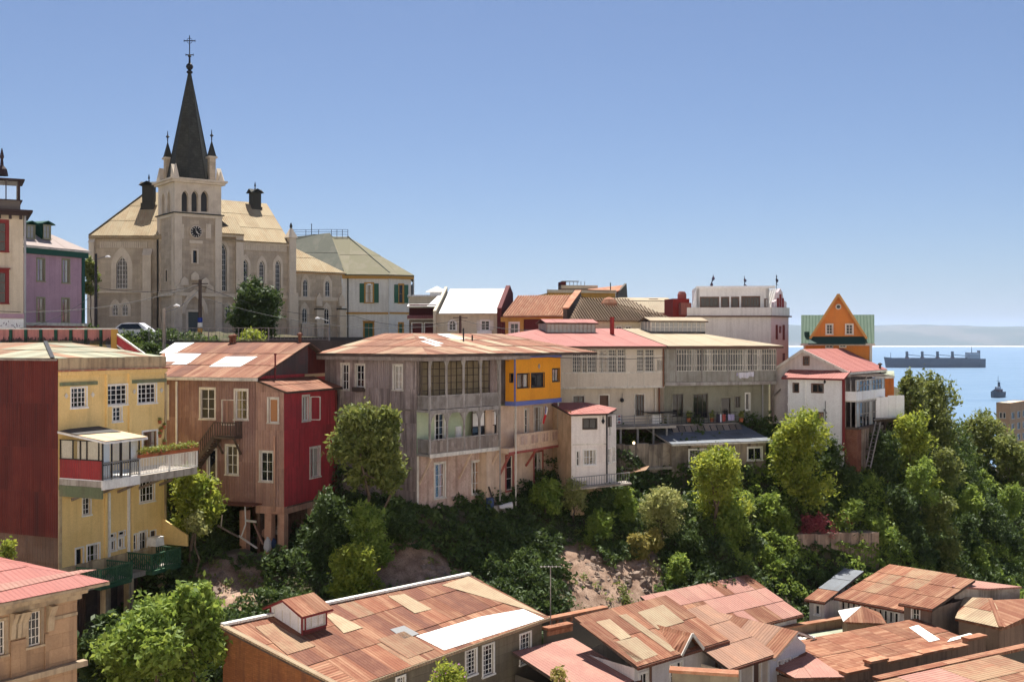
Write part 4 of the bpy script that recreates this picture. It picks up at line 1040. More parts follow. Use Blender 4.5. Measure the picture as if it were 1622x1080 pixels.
# galleries: floors, posts, arches, railings
for zf, hb, solid in ((zf1, .95, True), (zf2, .95, False)):
    fl = MB().box(.003, oG, -.02, yE, zf - .16, zf).build('gallery_floor', MATS['weathered rail'], b.root)
    pbox(MB(), 'R', oG, -.03, yE, .002, .06, zf - .24, zf + .02).build('fascia', MATS['offwhite paint' if solid else 'weathered rail'], fl)
    n = 5
    ys = [0.04] + [b.y(u, oG) for u in ((709, 736, 760.5) if solid else (708, 735, 762))] + [yE - .05]
    top = (zf2 - .2) if solid else zt - .05
    for y in ys:
        po = MB().box(oG - .12, oG, y - .06, y + .06, zf, top).build('post', MATS['weathered rail'], fl)
        for s in (-1, 1):      # carved bracket under the beam
            pts = [(y + s * .06, top - .9), (y + s * .06, top), (y + s * .65, top), (y + s * .42, top - .12), (y + s * .22, top - .35), (y + s * .12, top - .62)]
            if 0 < y + s * .6 < yE: MB().prism([V(oG - .08, a, z) for a, z in pts], (.05, 0, 0)).build('carved_bracket', MATS['weathered rail'], po)
    for i in range(len(ys) - 1):
        if solid:
            n = max(3, int((ys[i + 1] - ys[i]) / .3))
            rl = MB().bar(V(oG - .06, ys[i] + .06, zf + hb), V(oG - .06, ys[i + 1] - .06, zf + hb), .09, .08).build('railing', MATS['weathered rail'], fl)
            for k in range(n):
                a0, a1 = ys[i] + .06 + (ys[i + 1] - ys[i] - .12) * k / n, ys[i] + .06 + (ys[i + 1] - ys[i] - .12) * (k + 1) / n
                MB().box(oG - .09, oG - .05, a0 + .008, a1 - .008, zf + .02, zf + hb - .05 - rnd(0, .03)).build('board', MATS['old wood'], rl)
        else: railing(b, V(oG - .06, ys[i] + .06, zf), V(oG - .06, ys[i + 1] - .06, zf), hb, MATS['weathered rail'], fl, gap=.12, bw=.07)
    railing(b, V(.05, .05, zf), V(oG - .12, .05, zf), hb, MATS['weathered rail'], fl, gap=.13, bw=.06)
    pbox(MB(), 'R', oG, -.03, yE, -.12, .02, top, top + .2).build('beam', MATS['weathered rail'], fl)
# blinds behind the top gallery: slatted panels with dark bars
zb0, zb1 = zf2 + .55, zt - .2
ys = [.05] + [b.y(u, oG * .5) for u in (672, 690, 709, 727, 744, 762, 778)] + [yE - .1]
for k in range(len(ys) - 1):
    pn = pbox(MB(), 'R', .35, ys[k] + .05, ys[k + 1] - .05, 0, .03, zb0, zb1).build('blind', MATS['blind'], b.root)
    mb = MB()
    for j in range(6): z = zb0 + (zb1 - zb0) * (j + .5) / 6; pbox(mb, 'R', .35, ys[k] + .05, ys[k + 1] - .05, .032, .06, z - .025, z + .025)
    ym_ = (ys[k] + ys[k + 1]) / 2; pbox(mb, 'R', .35, ym_ - .03, ym_ + .03, .062, .085, zb0, zb1)
    mb.build('bars', MATS['dark wood'], pn)
pbox(MB(), 'R', .33, .05, yE - .1, 0, .02, zf2 + .002, zb0 - .01).build('parapet_board', MATS['old wood'], b.root)
# glazed end of the first-floor gallery
ya, yc = b.y(748, .5), b.y(786, .5); zs_ = b.zR(760, 675, .5)
mb = MB()
for y in np.linspace(ya, yc, 5): pbox(mb, 'R', .5, y - .03, y + .03, -.03, .03, zf1 + .3, zf2 - .25)
for z in (zf1 + .3, zs_, zs_ + 1.0, zf2 - .28): pbox(mb, 'R', .5, ya, yc, -.025, .025, z - .03, z + .03)
gl = mb.build('window_frame', MATS['dark wood'], b.root)
for i, (y, y2) in enumerate(zip(np.linspace(ya, yc, 5)[:-1], np.linspace(ya, yc, 5)[1:])):
    pbox(MB(), 'R', .5, y + .03, y2 - .03, -.012, -.002, zs_ + .03, zf2 - .31).build('pane', MATS['white paint' if i != 9 else 'glass'], gl)
    pbox(MB(), 'R', .5, y + .03, y2 - .03, -.012, -.002, zf1 + .33, zs_ - .03).build('pane', MATS['glass'], gl)
p = b.rect('R', .02, 721, 730, 675, 698); pbox(MB(), 'R', .02, p[0], p[1], 0, .06, p[2], p[3]).build('white_hatch', MATS['white paint'], b.root)
# slanting props under the lower gallery, down pipe
for u0, u1 in ((664, 680), (727, 739), (772, 782)):
    y = b.y(u0); MB().bar(V(.02, y, zf1 - 2.1), V(oG - .1, y, zf1 - .25), .12, .12).build('prop', MATS['cream plaster'], b.root)
y = b.y(768, .3); MB().tube(V(.14, y, z0 - .4), V(.14, y, zf1 - .2), .09).build('down_pipe', mat('grey pipe', (.36, .36, .38), .6, 0), b.root)
MB().tube(V(oG + .1, yE - .05, z0), V(oG + .1, yE - .05, zt), .05).build('down_pipe', MATS['weathered rail'], b.root)
# hipped roof
ov = .5
xe0, xe1, ye0, ye1 = xl - .3, oG + .35, -.6, L + 9
A = b.on(653, 528, V(0, 0, b.loc(P(653, 528, 83)).z), V(0, 0, 1))
zrg = A.z; ze = zt + .06
Bp = V(A.x, b.loc(P(770, 531, 92)).y, zrg)
planes = [[V(xe0, ye0, ze), V(xe1, ye0, ze), A, V(xe0, A.y, zrg)], [V(xe1, ye0, ze), V(xe1, ye1, ze), Bp, A], [V(xe0, ye1, ze), V(xe0, A.y, zrg - .05), A, Bp]]
ro, fr = roof(b, planes[:2], MATS['dark wood'], [MATS['rust'], MATS['rust pale'], MATS['rust tan']], (1.0, 2.6), pick=(5, 2, .6), thick=.16)
for q in ([(662, 534), (670, 533.5), (703, 544), (694, 544.5)], [(666, 540), (674, 540), (700, 547.5), (690, 548)], [(692, 529), (712, 529), (738, 537), (722, 538)], [(706, 537), (720, 536), (800, 555), (780, 555.5)]):
    patch(b, ro, fr[1], q, MATS['zinc' if q[0][0] < 700 else 'rust tan'])
mb = MB(); pbox(mb, 'R', xe1 - .05, ye0 + .05, L + .6, -.04, .02, ze - .42, ze - .17); pbox(mb, 'F', ye0 + .05, xe0, xe1 - .05, -.04, .02, ze - .42, ze - .17)
mb.build('eave_board', MATS['old wood'], b.root)
for (u, v, h) in ((734, 541, 1.0), (748, 540, .45)):
    p = b.on(u, v, fr[1][0], fr[1][3]); MB().tube(p - V(0, 0, .1), p + V(0, 0, h), .06).build('stove_pipe', MATS['dark metal'], b.root)

# == corner house: orange top floor, cream floors below
Yc = b.YR(816.5, oG + .15)
b = Bld('orange_top_house', 'narrow cream house with bright orange and blue top floor and balcony', 'house', 816.5, Yc, 33, 46.4)
z0 = b.zR(816.5, 800); L = b.y(888); zt = b.zR(816.5, 559); zo0 = b.zR(816.5, 643); zo1 = b.zR(816.5, 567); zo2 = b.zR(816.5, 636)
mb_f = dict(trim=.05, casing=MATS['black frame'], sash=MATS['black frame'], sill=False, proud=.02)
facade(b, 'R', 0, 0, L, zo2, zo1, [(819.5, 838, 592, 614, dict(nx=2, ny=1, curtain=(MATS['curtain'], .5), pane=MATS['glass clear'], **mb_f)), (841.5, 862, 591, 613, dict(nx=2, ny=1, **mb_f)), (875, 886, 584, 604, dict(nx=2, ny=1, curtain=(MATS['curtain'], 1), pane=MATS['glass clear'], **mb_f))], MATS['orange paint'])
xo = b.x(800.5)
facade(b, 'F', 0, xo, 0, zo2, zo1, [(808, 812.5, 592, 605, dict(nx=1, ny=1, **mb_f))], MATS['orange paint'])
MB().box(xo, .06, -.06, L + .05, zo1, zt).build('band', MATS['blue paint'], b.root)
MB().box(xo, .06, -.06, L + .05, zo0, zo2 - .003).build('band', MATS['blue paint'], b.root)
pbox(MB(), 'F', 0, -.1, .03, .003, .04, zo2, zo1).build('corner_board', MATS['blue paint'], b.root)
MB().box(-7, -.002, L - .04, L, zo2, zo1 - .01).build('wall', MATS['orange paint'], b.root)
p = b.pt('R', 853, 580); MB().prism([p + V(.03, math.cos(a) * .14, math.sin(a) * .2) for a in [i * math.pi / 2 for i in range(4)]], (.05, 0, 0)).build('wall_lamp', MATS['concrete'], b.root)
# lower floors stand back
xw = -1.05; Lw2 = b.y(876, xw)
zm = b.zR(816.5, 709); zm0 = b.zR(816.5, 716)
cr = dict(trim=.13, casing=MATS['rose trim'], sash=MATS['offwhite paint'], sill=False)
cc = dict(trim=.09, casing=MATS['offwhite paint'], sash=MATS['white paint'], sill=False)
facade(b, 'R', xw, -2.2, Lw2, zm, zo0 - .003, [(831, 836.6, 648, 686, dict(nx=1, ny=3, **cc)), (846, 858.5, 644, 684, dict(nx=3, ny=2, curtain=(MATS['curtain'], .5), pane=MATS['glass clear'], **cc))], MATS['cream plaster'])
facade(b, 'R', xw, -2.2, Lw2, z0, zm - .003, [(801.5, 812, 722, 776, dict(nx=1, ny=3, **cr)), (846, 859, 716, 764, dict(nx=2, ny=2, pane=MATS['glass clear'], curtain=(MATS['curtain'], .8), **cr))], MATS['cream plaster'])
shell(b, -8, xw, -2.2, Lw2, z0, zo0, MATS['cream plaster'], 'R')
bal = MB().box(xw + .003, .02, -.9, L - .2, zm0 - .02, zm).build('balcony', MATS['cream plaster'], b.root)
pbox(MB(), 'R', .02, -.95, L - .15, .002, .05, zm0 - .12, zm0 + .06).build('fascia', MATS['rose trim'], bal)
pbox(MB(), 'R', 0, 0, L - .2, -.1, 0, zm + .002, zm + .95).build('parapet', MATS['cream plaster'], bal)
n = 12
for k in range(n):      # recessed panels of the balcony front
    a0 = .15 + (L - .5) * k / n; pbox(MB(), 'R', 0, a0 + .05, a0 + (L - .5) / n - .05, .002, .03, zm + .15, zm + .78).build('panel', MATS['bare plaster' if k % 3 else 'cream plaster'], bal)
for y in (.02, L - .3): MB().tube(V(-.03, y, zm), V(-.03, y, zo0), .06).build('post', MATS['offwhite paint'], bal)
MB().tube(V(.1, -.1, z0), V(.1, -.1, zo0), .05).build('down_pipe', MATS['offwhite paint'], b.root)
for (ua, va, ub, vb) in ((846, 712, 832, 738), (805, 722, 790, 752)):
    y = b.y(ua, -.3); MB().bar(V(xw + .02, y, b.zR(ub, vb, xw)), V(-.1, y, zm0 - .05), .12, .14).build('bracket', MATS['rose trim'], b.root)
MB().bar(V(xw + .05, -2.0, z0 + 1.5), V(xw + .3, -1.6, z0 + .2), .12, .1).build('bracket', MATS['dark wood'], b.root)
MB().box(xw - .1, xw + .6, -2.2, Lw2, z0 - 1, z0 + .15).build('plinth', MATS['concrete'], b.root)
# the flag on the balcony: white and red with a blue corner and white star
p = b.pt('R', 862, 655, .25)
t = empty('flag', b.world(p), -b.th, 'small white red and blue flag with star hanging under orange top floor', 'flag')
MB().tube(V(-.3, 0, -.75), V(.12, 0, .62), .02).build('flag_pole', MATS['old wood'], t)
mb1, mb2, mb3 = MB(), MB(), MB()
def fl(mb, a0, a1, t0, t1, n=5):
    for k in range(n):
        def q(t, a): return V(.1 + .03 * math.sin(a * 9) - .25 * t + .04 * math.sin(t * 5), .05 + .30 * a * (1 - .25 * t), .55 - 1.25 * t - .12 * a)
        s0, s1 = t0 + (t1 - t0) * k / n, t0 + (t1 - t0) * (k + 1) / n
        for j in range(4):
            b0, b1 = a0 + (a1 - a0) * j / 4, a0 + (a1 - a0) * (j + 1) / 4
            mb.poly([q(s0, b0), q(s0, b1), q(s1, b1), q(s1, b0)])
fl(mb1, 0, 1, .45, 1); fl(mb2, .5, 1, 0, .45); fl(mb3, 0, .5, 0, .45)
mb1.build('red_field', mat('flag red', (.50, .02, .03), .8, 0), t); mb2.build('white_field', MATS['white paint'], t); mb3.build('blue_canton', mat('flag blue', (.02, .05, .28), .8, 0), t)
c = V(.12, .12, .33); MB().prism([c + V(0, (.06 if i % 2 == 0 else .025) * math.sin(i * math.pi / 5), (.06 if i % 2 == 0 else .025) * math.cos(i * math.pi / 5)) for i in range(10)], (.01, 0, 0)).build('star', MATS['white paint'], t)
ORG = b
# white basin and debris at the foot of the grey house
def blob(name, lab, cat, u, v, Y, prof, m, tilt=(0, 0, 0), n=12):
    o = MB().lathe((0, 0, 0), prof, n).build(name, m); o.location = P(u, v, Y); o.rotation_euler = tilt
    return tag(o, lab, cat)
blob('basin', 'upturned white plastic tub lying at the foot of the grey house', 'tub', 791, 803, 78.6, [(.02, 0), (.13, 0), (.27, .95), (.23, .95)], MATS['white plastic'], (0, R(84), R(15)))
blob('barrel', 'dark blue barrel standing by the grey down pipe', 'barrel', 776, 806, 78.2, [(.02, 0), (.28, 0), (.3, .4), (.28, .8), (.02, .8)], MATS['blue plastic'])
blob('bucket', 'small blue bucket beside the step under the cream doors', 'bucket', 837, 797, 82.5, [(.02, 0), (.16, 0), (.2, .36), (.18, .36)], mat('pale blue plastic', (.28, .38, .5), .5, 0))

# == small white annexe with the pink roof
b = Bld('white_annexe', 'small two storey white house with pink roof right of the orange floor', 'house', 905, 81.5, 76, 47.2)
mat('white board wall', (.60, .56, .52), .85, .04, (.52, .47, .43), .6, .4, streak=.18, dirt=(.35, .28, .24), planks=.22)
mat('cream side wall', (.56, .42, .27), .9, .04, (.46, .33, .2), .7, .5, streak=.3, dirt=(.3, .2, .13))
z0 = b.zR(905, 765); zt = b.zR(905, 657); L = b.y(960.5); xl = b.x(873)
blk = dict(trim=.05, casing=MATS['dark wood'], sash=MATS['black frame'], sill=False)
facade(b, 'R', 0, 0, L, z0 - .3, zt, [(923.5, 945, 663, 679, dict(nx=2, ny=1, **blk)), (913, 918, 714, 738, dict(nx=1, ny=2, trim=.05, sill=False)), (924, 944, 712, 736, dict(nx=4, ny=2, trim=.05, curtain=(MATS['curtain'], .4), pane=MATS['glass clear']))], MATS['white board wall'])
pbox(MB(), 'R', 0, -.02, L + .02, .003, .04, b.zR(930, 704.5), b.zR(930, 702.5)).build('string_course', MATS['offwhite paint'], b.root)
facade(b, 'F', 0, xl, 0, z0 - .3, zt + .3, [], MATS['cream side wall'])
p = b.loc(P(975.5, 700, 84.1))
b2 = Sub(b, 960.5, b.YR(960.5), 38)
with b2:
    L2 = b2.y(976)
    facade(b2, 'R', 0, 0, L2, z0 - .3, zt, [(963.5, 967.5, 660, 675, dict(nx=1, ny=1, **blk)), (964.5, 966.5, 676, 690, dict(nx=1, ny=1, trim=.02, sill=False, sash=MATS['black frame'])), (963, 967.5, 710, 733, dict(nx=1, ny=2, trim=.05)), (970, 973.5, 708, 730, dict(nx=1, ny=2, trim=.05))], MATS['white board wall'])
    MB().tube(V(.06, -.02, z0), V(.06, -.02, zt), .06).build('down_pipe', MATS['dark metal'], b.root)
    e = b2.xf @ V(0, L2, 0)
MB().prism([V(xl, 0.02, zt), V(0, .02, zt), V(0, L, zt), V(e.x, e.y, zt), V(e.x - 2, e.y, zt), V(xl, L, zt)], (0, 0, -.1)).build('ceiling', MATS['dark wood'], b.root)
MB().poly([V(xl, 0, z0), V(xl, L + 1, z0), V(xl, L + 1, zt), V(xl, 0, zt)]).poly([V(e.x, e.y, z0), V(xl, L + 1, z0), V(xl, L + 1, zt), V(e.x, e.y, zt)]).build('wall', MATS['cream side wall'], b.root)
top = b.loc(P(928, 637.5, 85.7)); rt = b.loc(P(977, 647, 84.5)); lf = b.loc(P(873, 638.5, b.YF(873)))
c1, c2 = V(.3, -.15, zt + .02), V(.3, L + .05, zt + .05)
planes = [[c1, c2, V(top.x, top.y, top.z)], [V(lf.x, -.15, lf.z), c1, V(top.x, top.y, top.z)], [c2, V(rt.x, rt.y, zt + .25), V(top.x, top.y, top.z)]]
roof(b, planes, MATS['dark wood'], [MATS['pink sheet']], (.9, 3), thick=.08)
p = b.pt('R', 955, 665); MB().lathe(p + V(.06, 0, 0), [(.02, -.3), (.14, -.1), (.05, .1), (.02, .3)], 6).build('wall_lamp', MATS['dark metal'], b.root)
MB().box(xl + .2, .02, .01, L, z0 - 2.4, z0 - .31).build('plinth', MATS['cream side wall'], b.root)
mb = MB().prism([V(-.2, -.3, z0 - .28), V(1.1, -.3, z0 - .28), V(1.1, L + 1.6, z0 + .02), V(-.2, L + 1.6, z0 + .02)], (0, 0, -.12))
tr = mb.build('terrace', MATS['concrete'], b.root)
railing(b, V(1.05, -.2, z0 - .27), V(1.05, L + 1.5, z0 + .0), .8, MATS['grey metal'], tr, gap=.2)
ANX = b

# == long cream house with the pink roof
mat('cream render', (.50, .445, .37), .9, .02, (.44, .385, .315), .5, .4, streak=.2, dirt=(.3, .24, .19))
mat('brown wood frame', (.15, .085, .06), .7, .08)
b = Bld('cream_house', 'long cream house with overhanging glazed upper floor under a pink roof', 'house', 800, 88.6, 72, 49.5)
CR = b
L = b.y(1052); zt = b.zR(900, 549.5); zm = b.zR(900, 613); z0 = b.zR(900, 700)
w = dict(trim=.04, sill=False, sash=MATS['offwhite paint'], casing=MATS['offwhite paint'])
ups = [(907, 921, 553, 590), (922.5, 929.5, 553, 590), (931, 945, 553, 590), (948.5, 962, 553, 590), (963.5, 977, 553, 590), (978.5, 991, 553, 590), (1009, 1020, 553, 588.5), (1022, 1036, 553, 588.5)]
ups = [u + (dict(nx=4 if u[1] - u[0] > 9 else 2, ny=6, **w),) for u in ups]
for k in (3,): ups[k][4].update(curtain=(MATS['curtain tan'], .7), pane=MATS['glass clear'])
ups += [(1041.5, 1044.5, 570, 587, dict(nx=1, ny=1, **w)), (1046, 1049, 570, 587, dict(nx=1, ny=1, **w))]
facade(b, 'R', 0, 0, L, zm, zt, ups, MATS['cream render'])
pbox(MB(), 'R', 0, b.y(905), b.y(993), .003, .05, b.zR(950, 565.5), b.zR(950, 563)).build('transom', MATS['offwhite paint'], b.root)
for v in (564, 590.5):
    pbox(MB(), 'R', 0, .0, L, .003, .03, b.zR(950, v + .8), b.zR(950, v - .8)).build('string_course', MATS['offwhite paint'], b.root)
pbox(MB(), 'R', 0, .0, L, -.1, .06, zm - .16, zm).build('string_course', MATS['offwhite paint'], b.root)
for u in np.arange(890, 1050, 26):
    y = b.y(u); pbox(MB(), 'R', 0, y - .02, y + .02, .003, .02, zm + .02, b.zR(u, 592.5)).build('joint', MATS['offwhite paint'], b.root)
xw = -.7
dk = dict(trim=.10, casing=MATS['offwhite paint'], sash=MATS['brown wood frame'], sill=False)
facade(b, 'R', xw, 0, L, z0, zm - .01, [(908, 925, 627, 645, dict(nx=2, ny=1, **dk)), (949.5, 963.6, 626, 662, dict(nx=1, ny=2, pane=MATS['brown wood frame'], **dk)), (1006, 1020, 625, 659, dict(nx=3, ny=1, **dk))], MATS['cream render'])
MB().box(xw, -.005, 0.01, L, zm - .01, zm + .05).build('floor', MATS['cream render'], b.root)
D = 18.0
shell(b, -D, -.001, 0, L, z0, zt, MATS['cream render'], 'R')
p = b.pt('R', 984, 632, xw); MB().lathe(p + V(.18, 0, 0), [(.02, .12), (.16, 0), (.17, -.16), (.05, -.26)], 8).bar(p, p + V(.2, 0, .14), .03).bar(p + V(.2, 0, .14), p + V(.2, 0, .5), .03, .03, (1, 0, 0)).build('wall_lantern', MATS['dark metal'], b.root)
for u in (1037, 1043, 1049):
    y = b.y(u, xw); MB().tube(V(xw + .15, y, z0 + 1), V(xw + .15, y, zm - .1), .07).build('down_pipe', MATS['offwhite paint' if u != 1043 else 'rust'], b.root)
MB().tube(V(.1, L - .12, zm - .1), V(.1, L - .12, zt), .06).build('down_pipe', MATS['rust'], b.root)
zr = zt + 1.62; xr = -D / 2
hipx = 6.5
planes = [[V(.6, -1.2, zt + .02), V(.6, L - .02, zt + .02), V(xr, L - .02, zr), V(xr, hipx, zr)], [V(-D, -1.2, zt + .02), V(.6, -1.2, zt + .02), V(xr, hipx, zr)], [V(-D, L, zt), V(-D, -1.2, zt), V(xr, hipx, zr), V(xr, L, zr)]]
ro, fr = roof(b, planes, MATS['dark wood'], [MATS['pink sheet']], (1.2, 20), thick=.14, jitter=.004)
pbox(MB(), 'R', .58, -1.1, L - .02, 0, .08, zt - .16, zt).build('gutter', MATS['brown wood frame'], b.root)
# glazed lantern on the ridge
def lantern(b, fr, ua, ub, v0, v1, sheetm, wallm, xc):
    ya, yb = b.y(ua, xc), b.y(ub, xc); za, zbt = b.zR(ua, v1, xc), b.zR(ua, v0, xc)
    ln = MB().box(xc - 2.2, xc, ya, yb, za - .3, za + .10).build('lantern', MATS['dark metal'], b.root)
    mb = MB(); n = 12
    for k in range(n + 1):
        y = ya + (yb - ya) * k / n; pbox(mb, 'R', xc, y - .03, y + .03, -.05, 0, za + .1, zbt - .35)
    for k in range(4): x = xc - 2.2 + 2.2 * k / 3; pbox(mb, 'F', ya, x - .03, x + .03, -.05, 0, za + .1, zbt - .35)
    pbox(mb, 'R', xc, ya, yb, -.06, .0, zbt - .42, zbt - .3); pbox(mb, 'R', xc, ya, yb, -.05, -.005, (za + zbt) / 2 - .18, (za + zbt) / 2 - .14)
    mb.build('glazing_bars', wallm, ln)
    for k in range(6): pbox(MB(), 'R', xc, ya + (yb - ya) * k / 6 + .02, ya + (yb - ya) * (k + 1) / 6 - .02, -.04, -.03, za + .1, zbt - .35).build('pane', MATS['glass pale'], ln)
    pbox(MB(), 'F', ya, xc - 2.2, xc - .05, -.04, -.03, za + .1, zbt - .35).build('pane', MATS['glass pale'], ln)
    MB().box(xc - 2.15, xc - .08, ya + .1, yb - .05, za, za + .12).box(xc - 2.15, xc - 2.1, ya, yb, za, zbt - .3).build('back_wall', MATS['concrete'], ln)
    roof(b, [[V(xc + .25, ya - .2, zbt - .32), V(xc + .25, yb + .2, zbt - .32), V(xc - 1.1, yb + .2, zbt + .05), V(xc - 1.1, ya - .2, zbt + .05)], [V(xc - 2.4, yb + .2, zbt - .32), V(xc - 2.4, ya - .2, zbt - .32), V(xc - 1.1, ya - .2, zbt + .05), V(xc - 1.1, yb + .2, zbt + .05)]], MATS['dark wood'], [sheetm], (1.1, 2), parent=ln, thick=.08)
    return ln
glass_mat('glass pale', (.34, .35, .34), rough=.12); glass_mat('glass grey', (.085, .088, .08), rough=.1)
lantern(b, fr, 866, 943, 506, 528, MATS['pink sheet'], MATS['concrete'], -6.6)
MB().box(xr + 3.1, xr + 3.5, b.y(945, xr), b.y(949, xr), zr - .9, zr + 1.0).build('chimney', mat('chimney red', (.28, .04, .035), .8, 0), b.root)

# terrace in front of the cream house, on posts over dark storage
b2 = b
zT = b.zR(1000, 674, 1.0)
tr = MB().box(xw + .01, 2.2, b.y(952, 2), L, zT - .18, zT).build('terrace', MATS['concrete'], b.root)
mb = MB()
for k in range(4): mb.bar(V(2.1, b.y(972, 2), zT + .12 + .24 * k), V(2.1, L, zT + .18 + .24 * k), .05, .05)
for u in (985, 1005, 1025, 1045, 1058): y = b.y(u, 2.1); mb.bar(V(2.1, y, zT - .1), V(2.1, y, zT + 1.0), .06, .06, (1, 0, 0))
mb.build('railing', MATS['grey metal'], tr)
for u in (983, 1010, 1035, 1056): y = b.y(u, 2.0); MB().box(1.9, 2.05, y - .07, y + .07, zT - 4.2, zT - .18).build('post', MATS['grey metal'], tr)
MB().box(-.6, -.5, b.y(960), L, zT - 6, zT - .19).build('cellar_wall', MATS['dark wood'], tr)
p = b.rect('R', xw, 1027, 1041, 655, 672); pbox(MB(), 'R', xw, p[0], p[1], .02, .8, p[2], p[3]).build('white_cabinet', MATS['white paint'], b.root)
pbox(MB(), 'R', xw, b.y(1019, xw), b.y(1062, xw), .02, 1.3, p[3] + .12, p[3] + .18).build('canopy', MATS['dark metal'], b.root)
# small sign with red marks on the terrace wall
p = b.rect('R', xw, 977, 984, 657, 671)
sg = pbox(MB(), 'R', xw, p[0], p[1], .01, .05, p[2], p[3]).build('sign', MATS['white paint']); sg.parent = None
sg.matrix_world = b.root.matrix_basis.copy(); tag(sg, 'small white sign with red and blue marks on the cream terrace wall', 'sign')
for k in range(3):
    z = p[2] + (p[3] - p[2]) * (k + .5) / 3; pbox(MB(), 'R', xw, p[0] + .1, p[1] - .1, .052, .06, z - .07, z + .07).build('mark', MATS['flag red' if k != 1 else 'flag blue'], sg)
# two small lit lamps hanging in the dark space under the terrace
me = bpy.data.materials.new('lit bulb'); me.use_nodes = True; me.node_tree.nodes['Principled BSDF'].inputs['Emission Color'].default_value = (1, .75, .45, 1); me.node_tree.nodes['Principled BSDF'].inputs['Emission Strength'].default_value = 3.0
for u, v, lab in ((1004, 701, 'lit hanging lamp on the right in the dark space under the terrace'), (990, 708, 'lit hanging lamp on the left in the dark space under the terrace')):
    pw = P(u, v, 91.3); t = empty('hanging_lamp', pw, 0, lab, 'lamp', 'lit lamps under the terrace')
    MB().lathe((0, 0, 0), [(.01, -.14), (.09, -.08), (.10, .02), (.03, .12)], 8).build('bulb', me, t); MB().tube(V(0, 0, .12), V(0, 0, 1.1), .012).lathe((0, 0, .1), [(.05, 0), (.03, .1), (.01, .14)], 6).build('flex', MATS['dark metal'], t)

# == grey glazed-gallery house with the cream roof
mat('grey gallery paint', (.26, .255, .225), .9, .05, (.20, .185, .16), 1, .5, streak=.4, dirt=(.13, .10, .08))
mat('sage wall', (.215, .215, .17), .9, .03, (.18, .17, .135), .5, .5, streak=.25)
Yg = b.YR(1053, 0)
b = Bld('glazed_gallery_house', 'grey green house with long glazed gallery under a cream metal roof', 'house', 1053, Yg, 72, 49.5)
L = b.y(1229); zt = b.zR(1060, 549); zm = b.zR(1060, 608); z0 = b.zR(1060, 690)
ga = MB().box(-1.2, .0, .02, L, zm, zm + .14).build('gallery', MATS['grey gallery paint'], b.root)
facade(b, 'R', -1.2, .0, L, zm + .15, zt, [(u, u + 12, 563, 590, dict(nx=3, ny=4, trim=.06)) for u in (1074, 1118, 1146, 1193)], MATS['grey gallery paint'], curtain=(MATS['curtain'], .7), pane=MATS['glass clear'])
zp = b.zR(1100, 588); zq = b.zR(1100, 560.5)
pbox(MB(), 'R', 0, 0, b.y(1070), -.08, .0, zm + .15, zt - .2).build('end_panel', MATS['grey gallery paint'], ga)
us = [1071, 1112, 1153, 1192, 1229]
for i in range(4):
    ya, yc = b.y(us[i]), b.y(us[i + 1])
    pbox(MB(), 'R', 0, ya, yc - .02, -.06, -.01, zm + .15, zp).build('parapet_panel', MATS['grey gallery paint'], ga)
    mb = MB(); n = 10
    for k in range(n + 1): y = ya + (yc - ya) * k / n; pbox(mb, 'R', 0, y - .022, y + .022, -.06, 0, zp, zt - .22)
    for z in (zp + .03, zp + .5, zq, zt - .25): pbox(mb, 'R', 0, ya, yc, -.055, -.003, z - .025, z + .025)
    fm = mb.build('window_frame', MATS['offwhite paint'], ga)
    for k in range(5): pbox(MB(), 'R', 0, ya + (yc - ya) * k / 5 + .02, ya + (yc - ya) * (k + 1) / 5 - .02, -.04, -.03, zp + .02, zt - .25).build('pane', MATS[('glass', 'glass clear', 'glass grey', 'glass')[(k * 3 + i * 2) % 4]], fm)
    MB().box(-.09, .03, ya - .06, ya + .06, zm - .05, zt - .05).build('post', MATS['weathered rail'], ga)
mb = MB()
for k in range(5): x = -1.2 * k / 4; pbox(mb, 'B', L, x - .03, x + .03, 0, .05, zp, zt - .2)
pbox(mb, 'B', L, -1.2, 0, 0, .05, zm, zp); mb.build('window_frame', MATS['weathered rail'], ga)
pbox(MB(), 'R', 0, 0, L, .002, .10, zm - .16, zm + .12).build('fascia', MATS['weathered rail'], ga)
xw = -1.2
dk = dict(trim=.08, casing=MATS['sage wall'], sash=MATS['dark wood'], sill=False)
facade(b, 'R', xw, 0, L, z0, zm + .14, [(1065, 1082, 624, 660, dict(nx=2, ny=1, **dk)), (1098, 1121, 624, 662, dict(nx=3, ny=1, **dk)), (1142, 1157, 630, 662, dict(nx=1, ny=1, **dk)), (1164, 1172, 628, 645, dict(nx=2, ny=1, **dk)), (1181, 1187, 623, 649, dict(nx=1, ny=1, trim=.08, sill=False))], MATS['sage wall'])
MB().box(xw, -.05, .01, L, zm - .06, zm - .01).build('soffit', MATS['cream render'], b.root)
shell(b, -D, xw, 0.01, L, z0, zt, MATS['cream render'], 'R')
MB().box(-.5, -.25, L - .25, L, z0 + 1, zm - .1).build('post', MATS['old wood'], b.root)
MB().bar(V(-.3, L - .1, zm - 1.3), V(-.3, L + 1.2, zm - .1), .1, .12).build('brace', MATS['old wood'], b.root)
for u in (1046, 1207): y = b.y(u, xw) if u > 1053 else .1; MB().tube(V(xw + .12, y, z0), V(xw + .12, y, zm), .06).build('down_pipe', MATS['grey pipe'], b.root)
zr = zt + 1.62
planes = [[V(.6, .02, zt + .02), V(.6, L + .4, zt + .02), V(xr, L - 6.0, zr), V(xr, .02, zr)], [V(.6, L + .4, zt + .02), V(-D, L + .4, zt + .02), V(xr, L - 6.0, zr)], [V(-D, L, zt), V(-D, 0.02, zt), V(xr, .02, zr), V(xr, L - 6, zr)]]
ro, fr = roof(b, planes, MATS['dark wood'], [MATS['cream sheet']], (1.2, 20), thick=.14, jitter=.004)
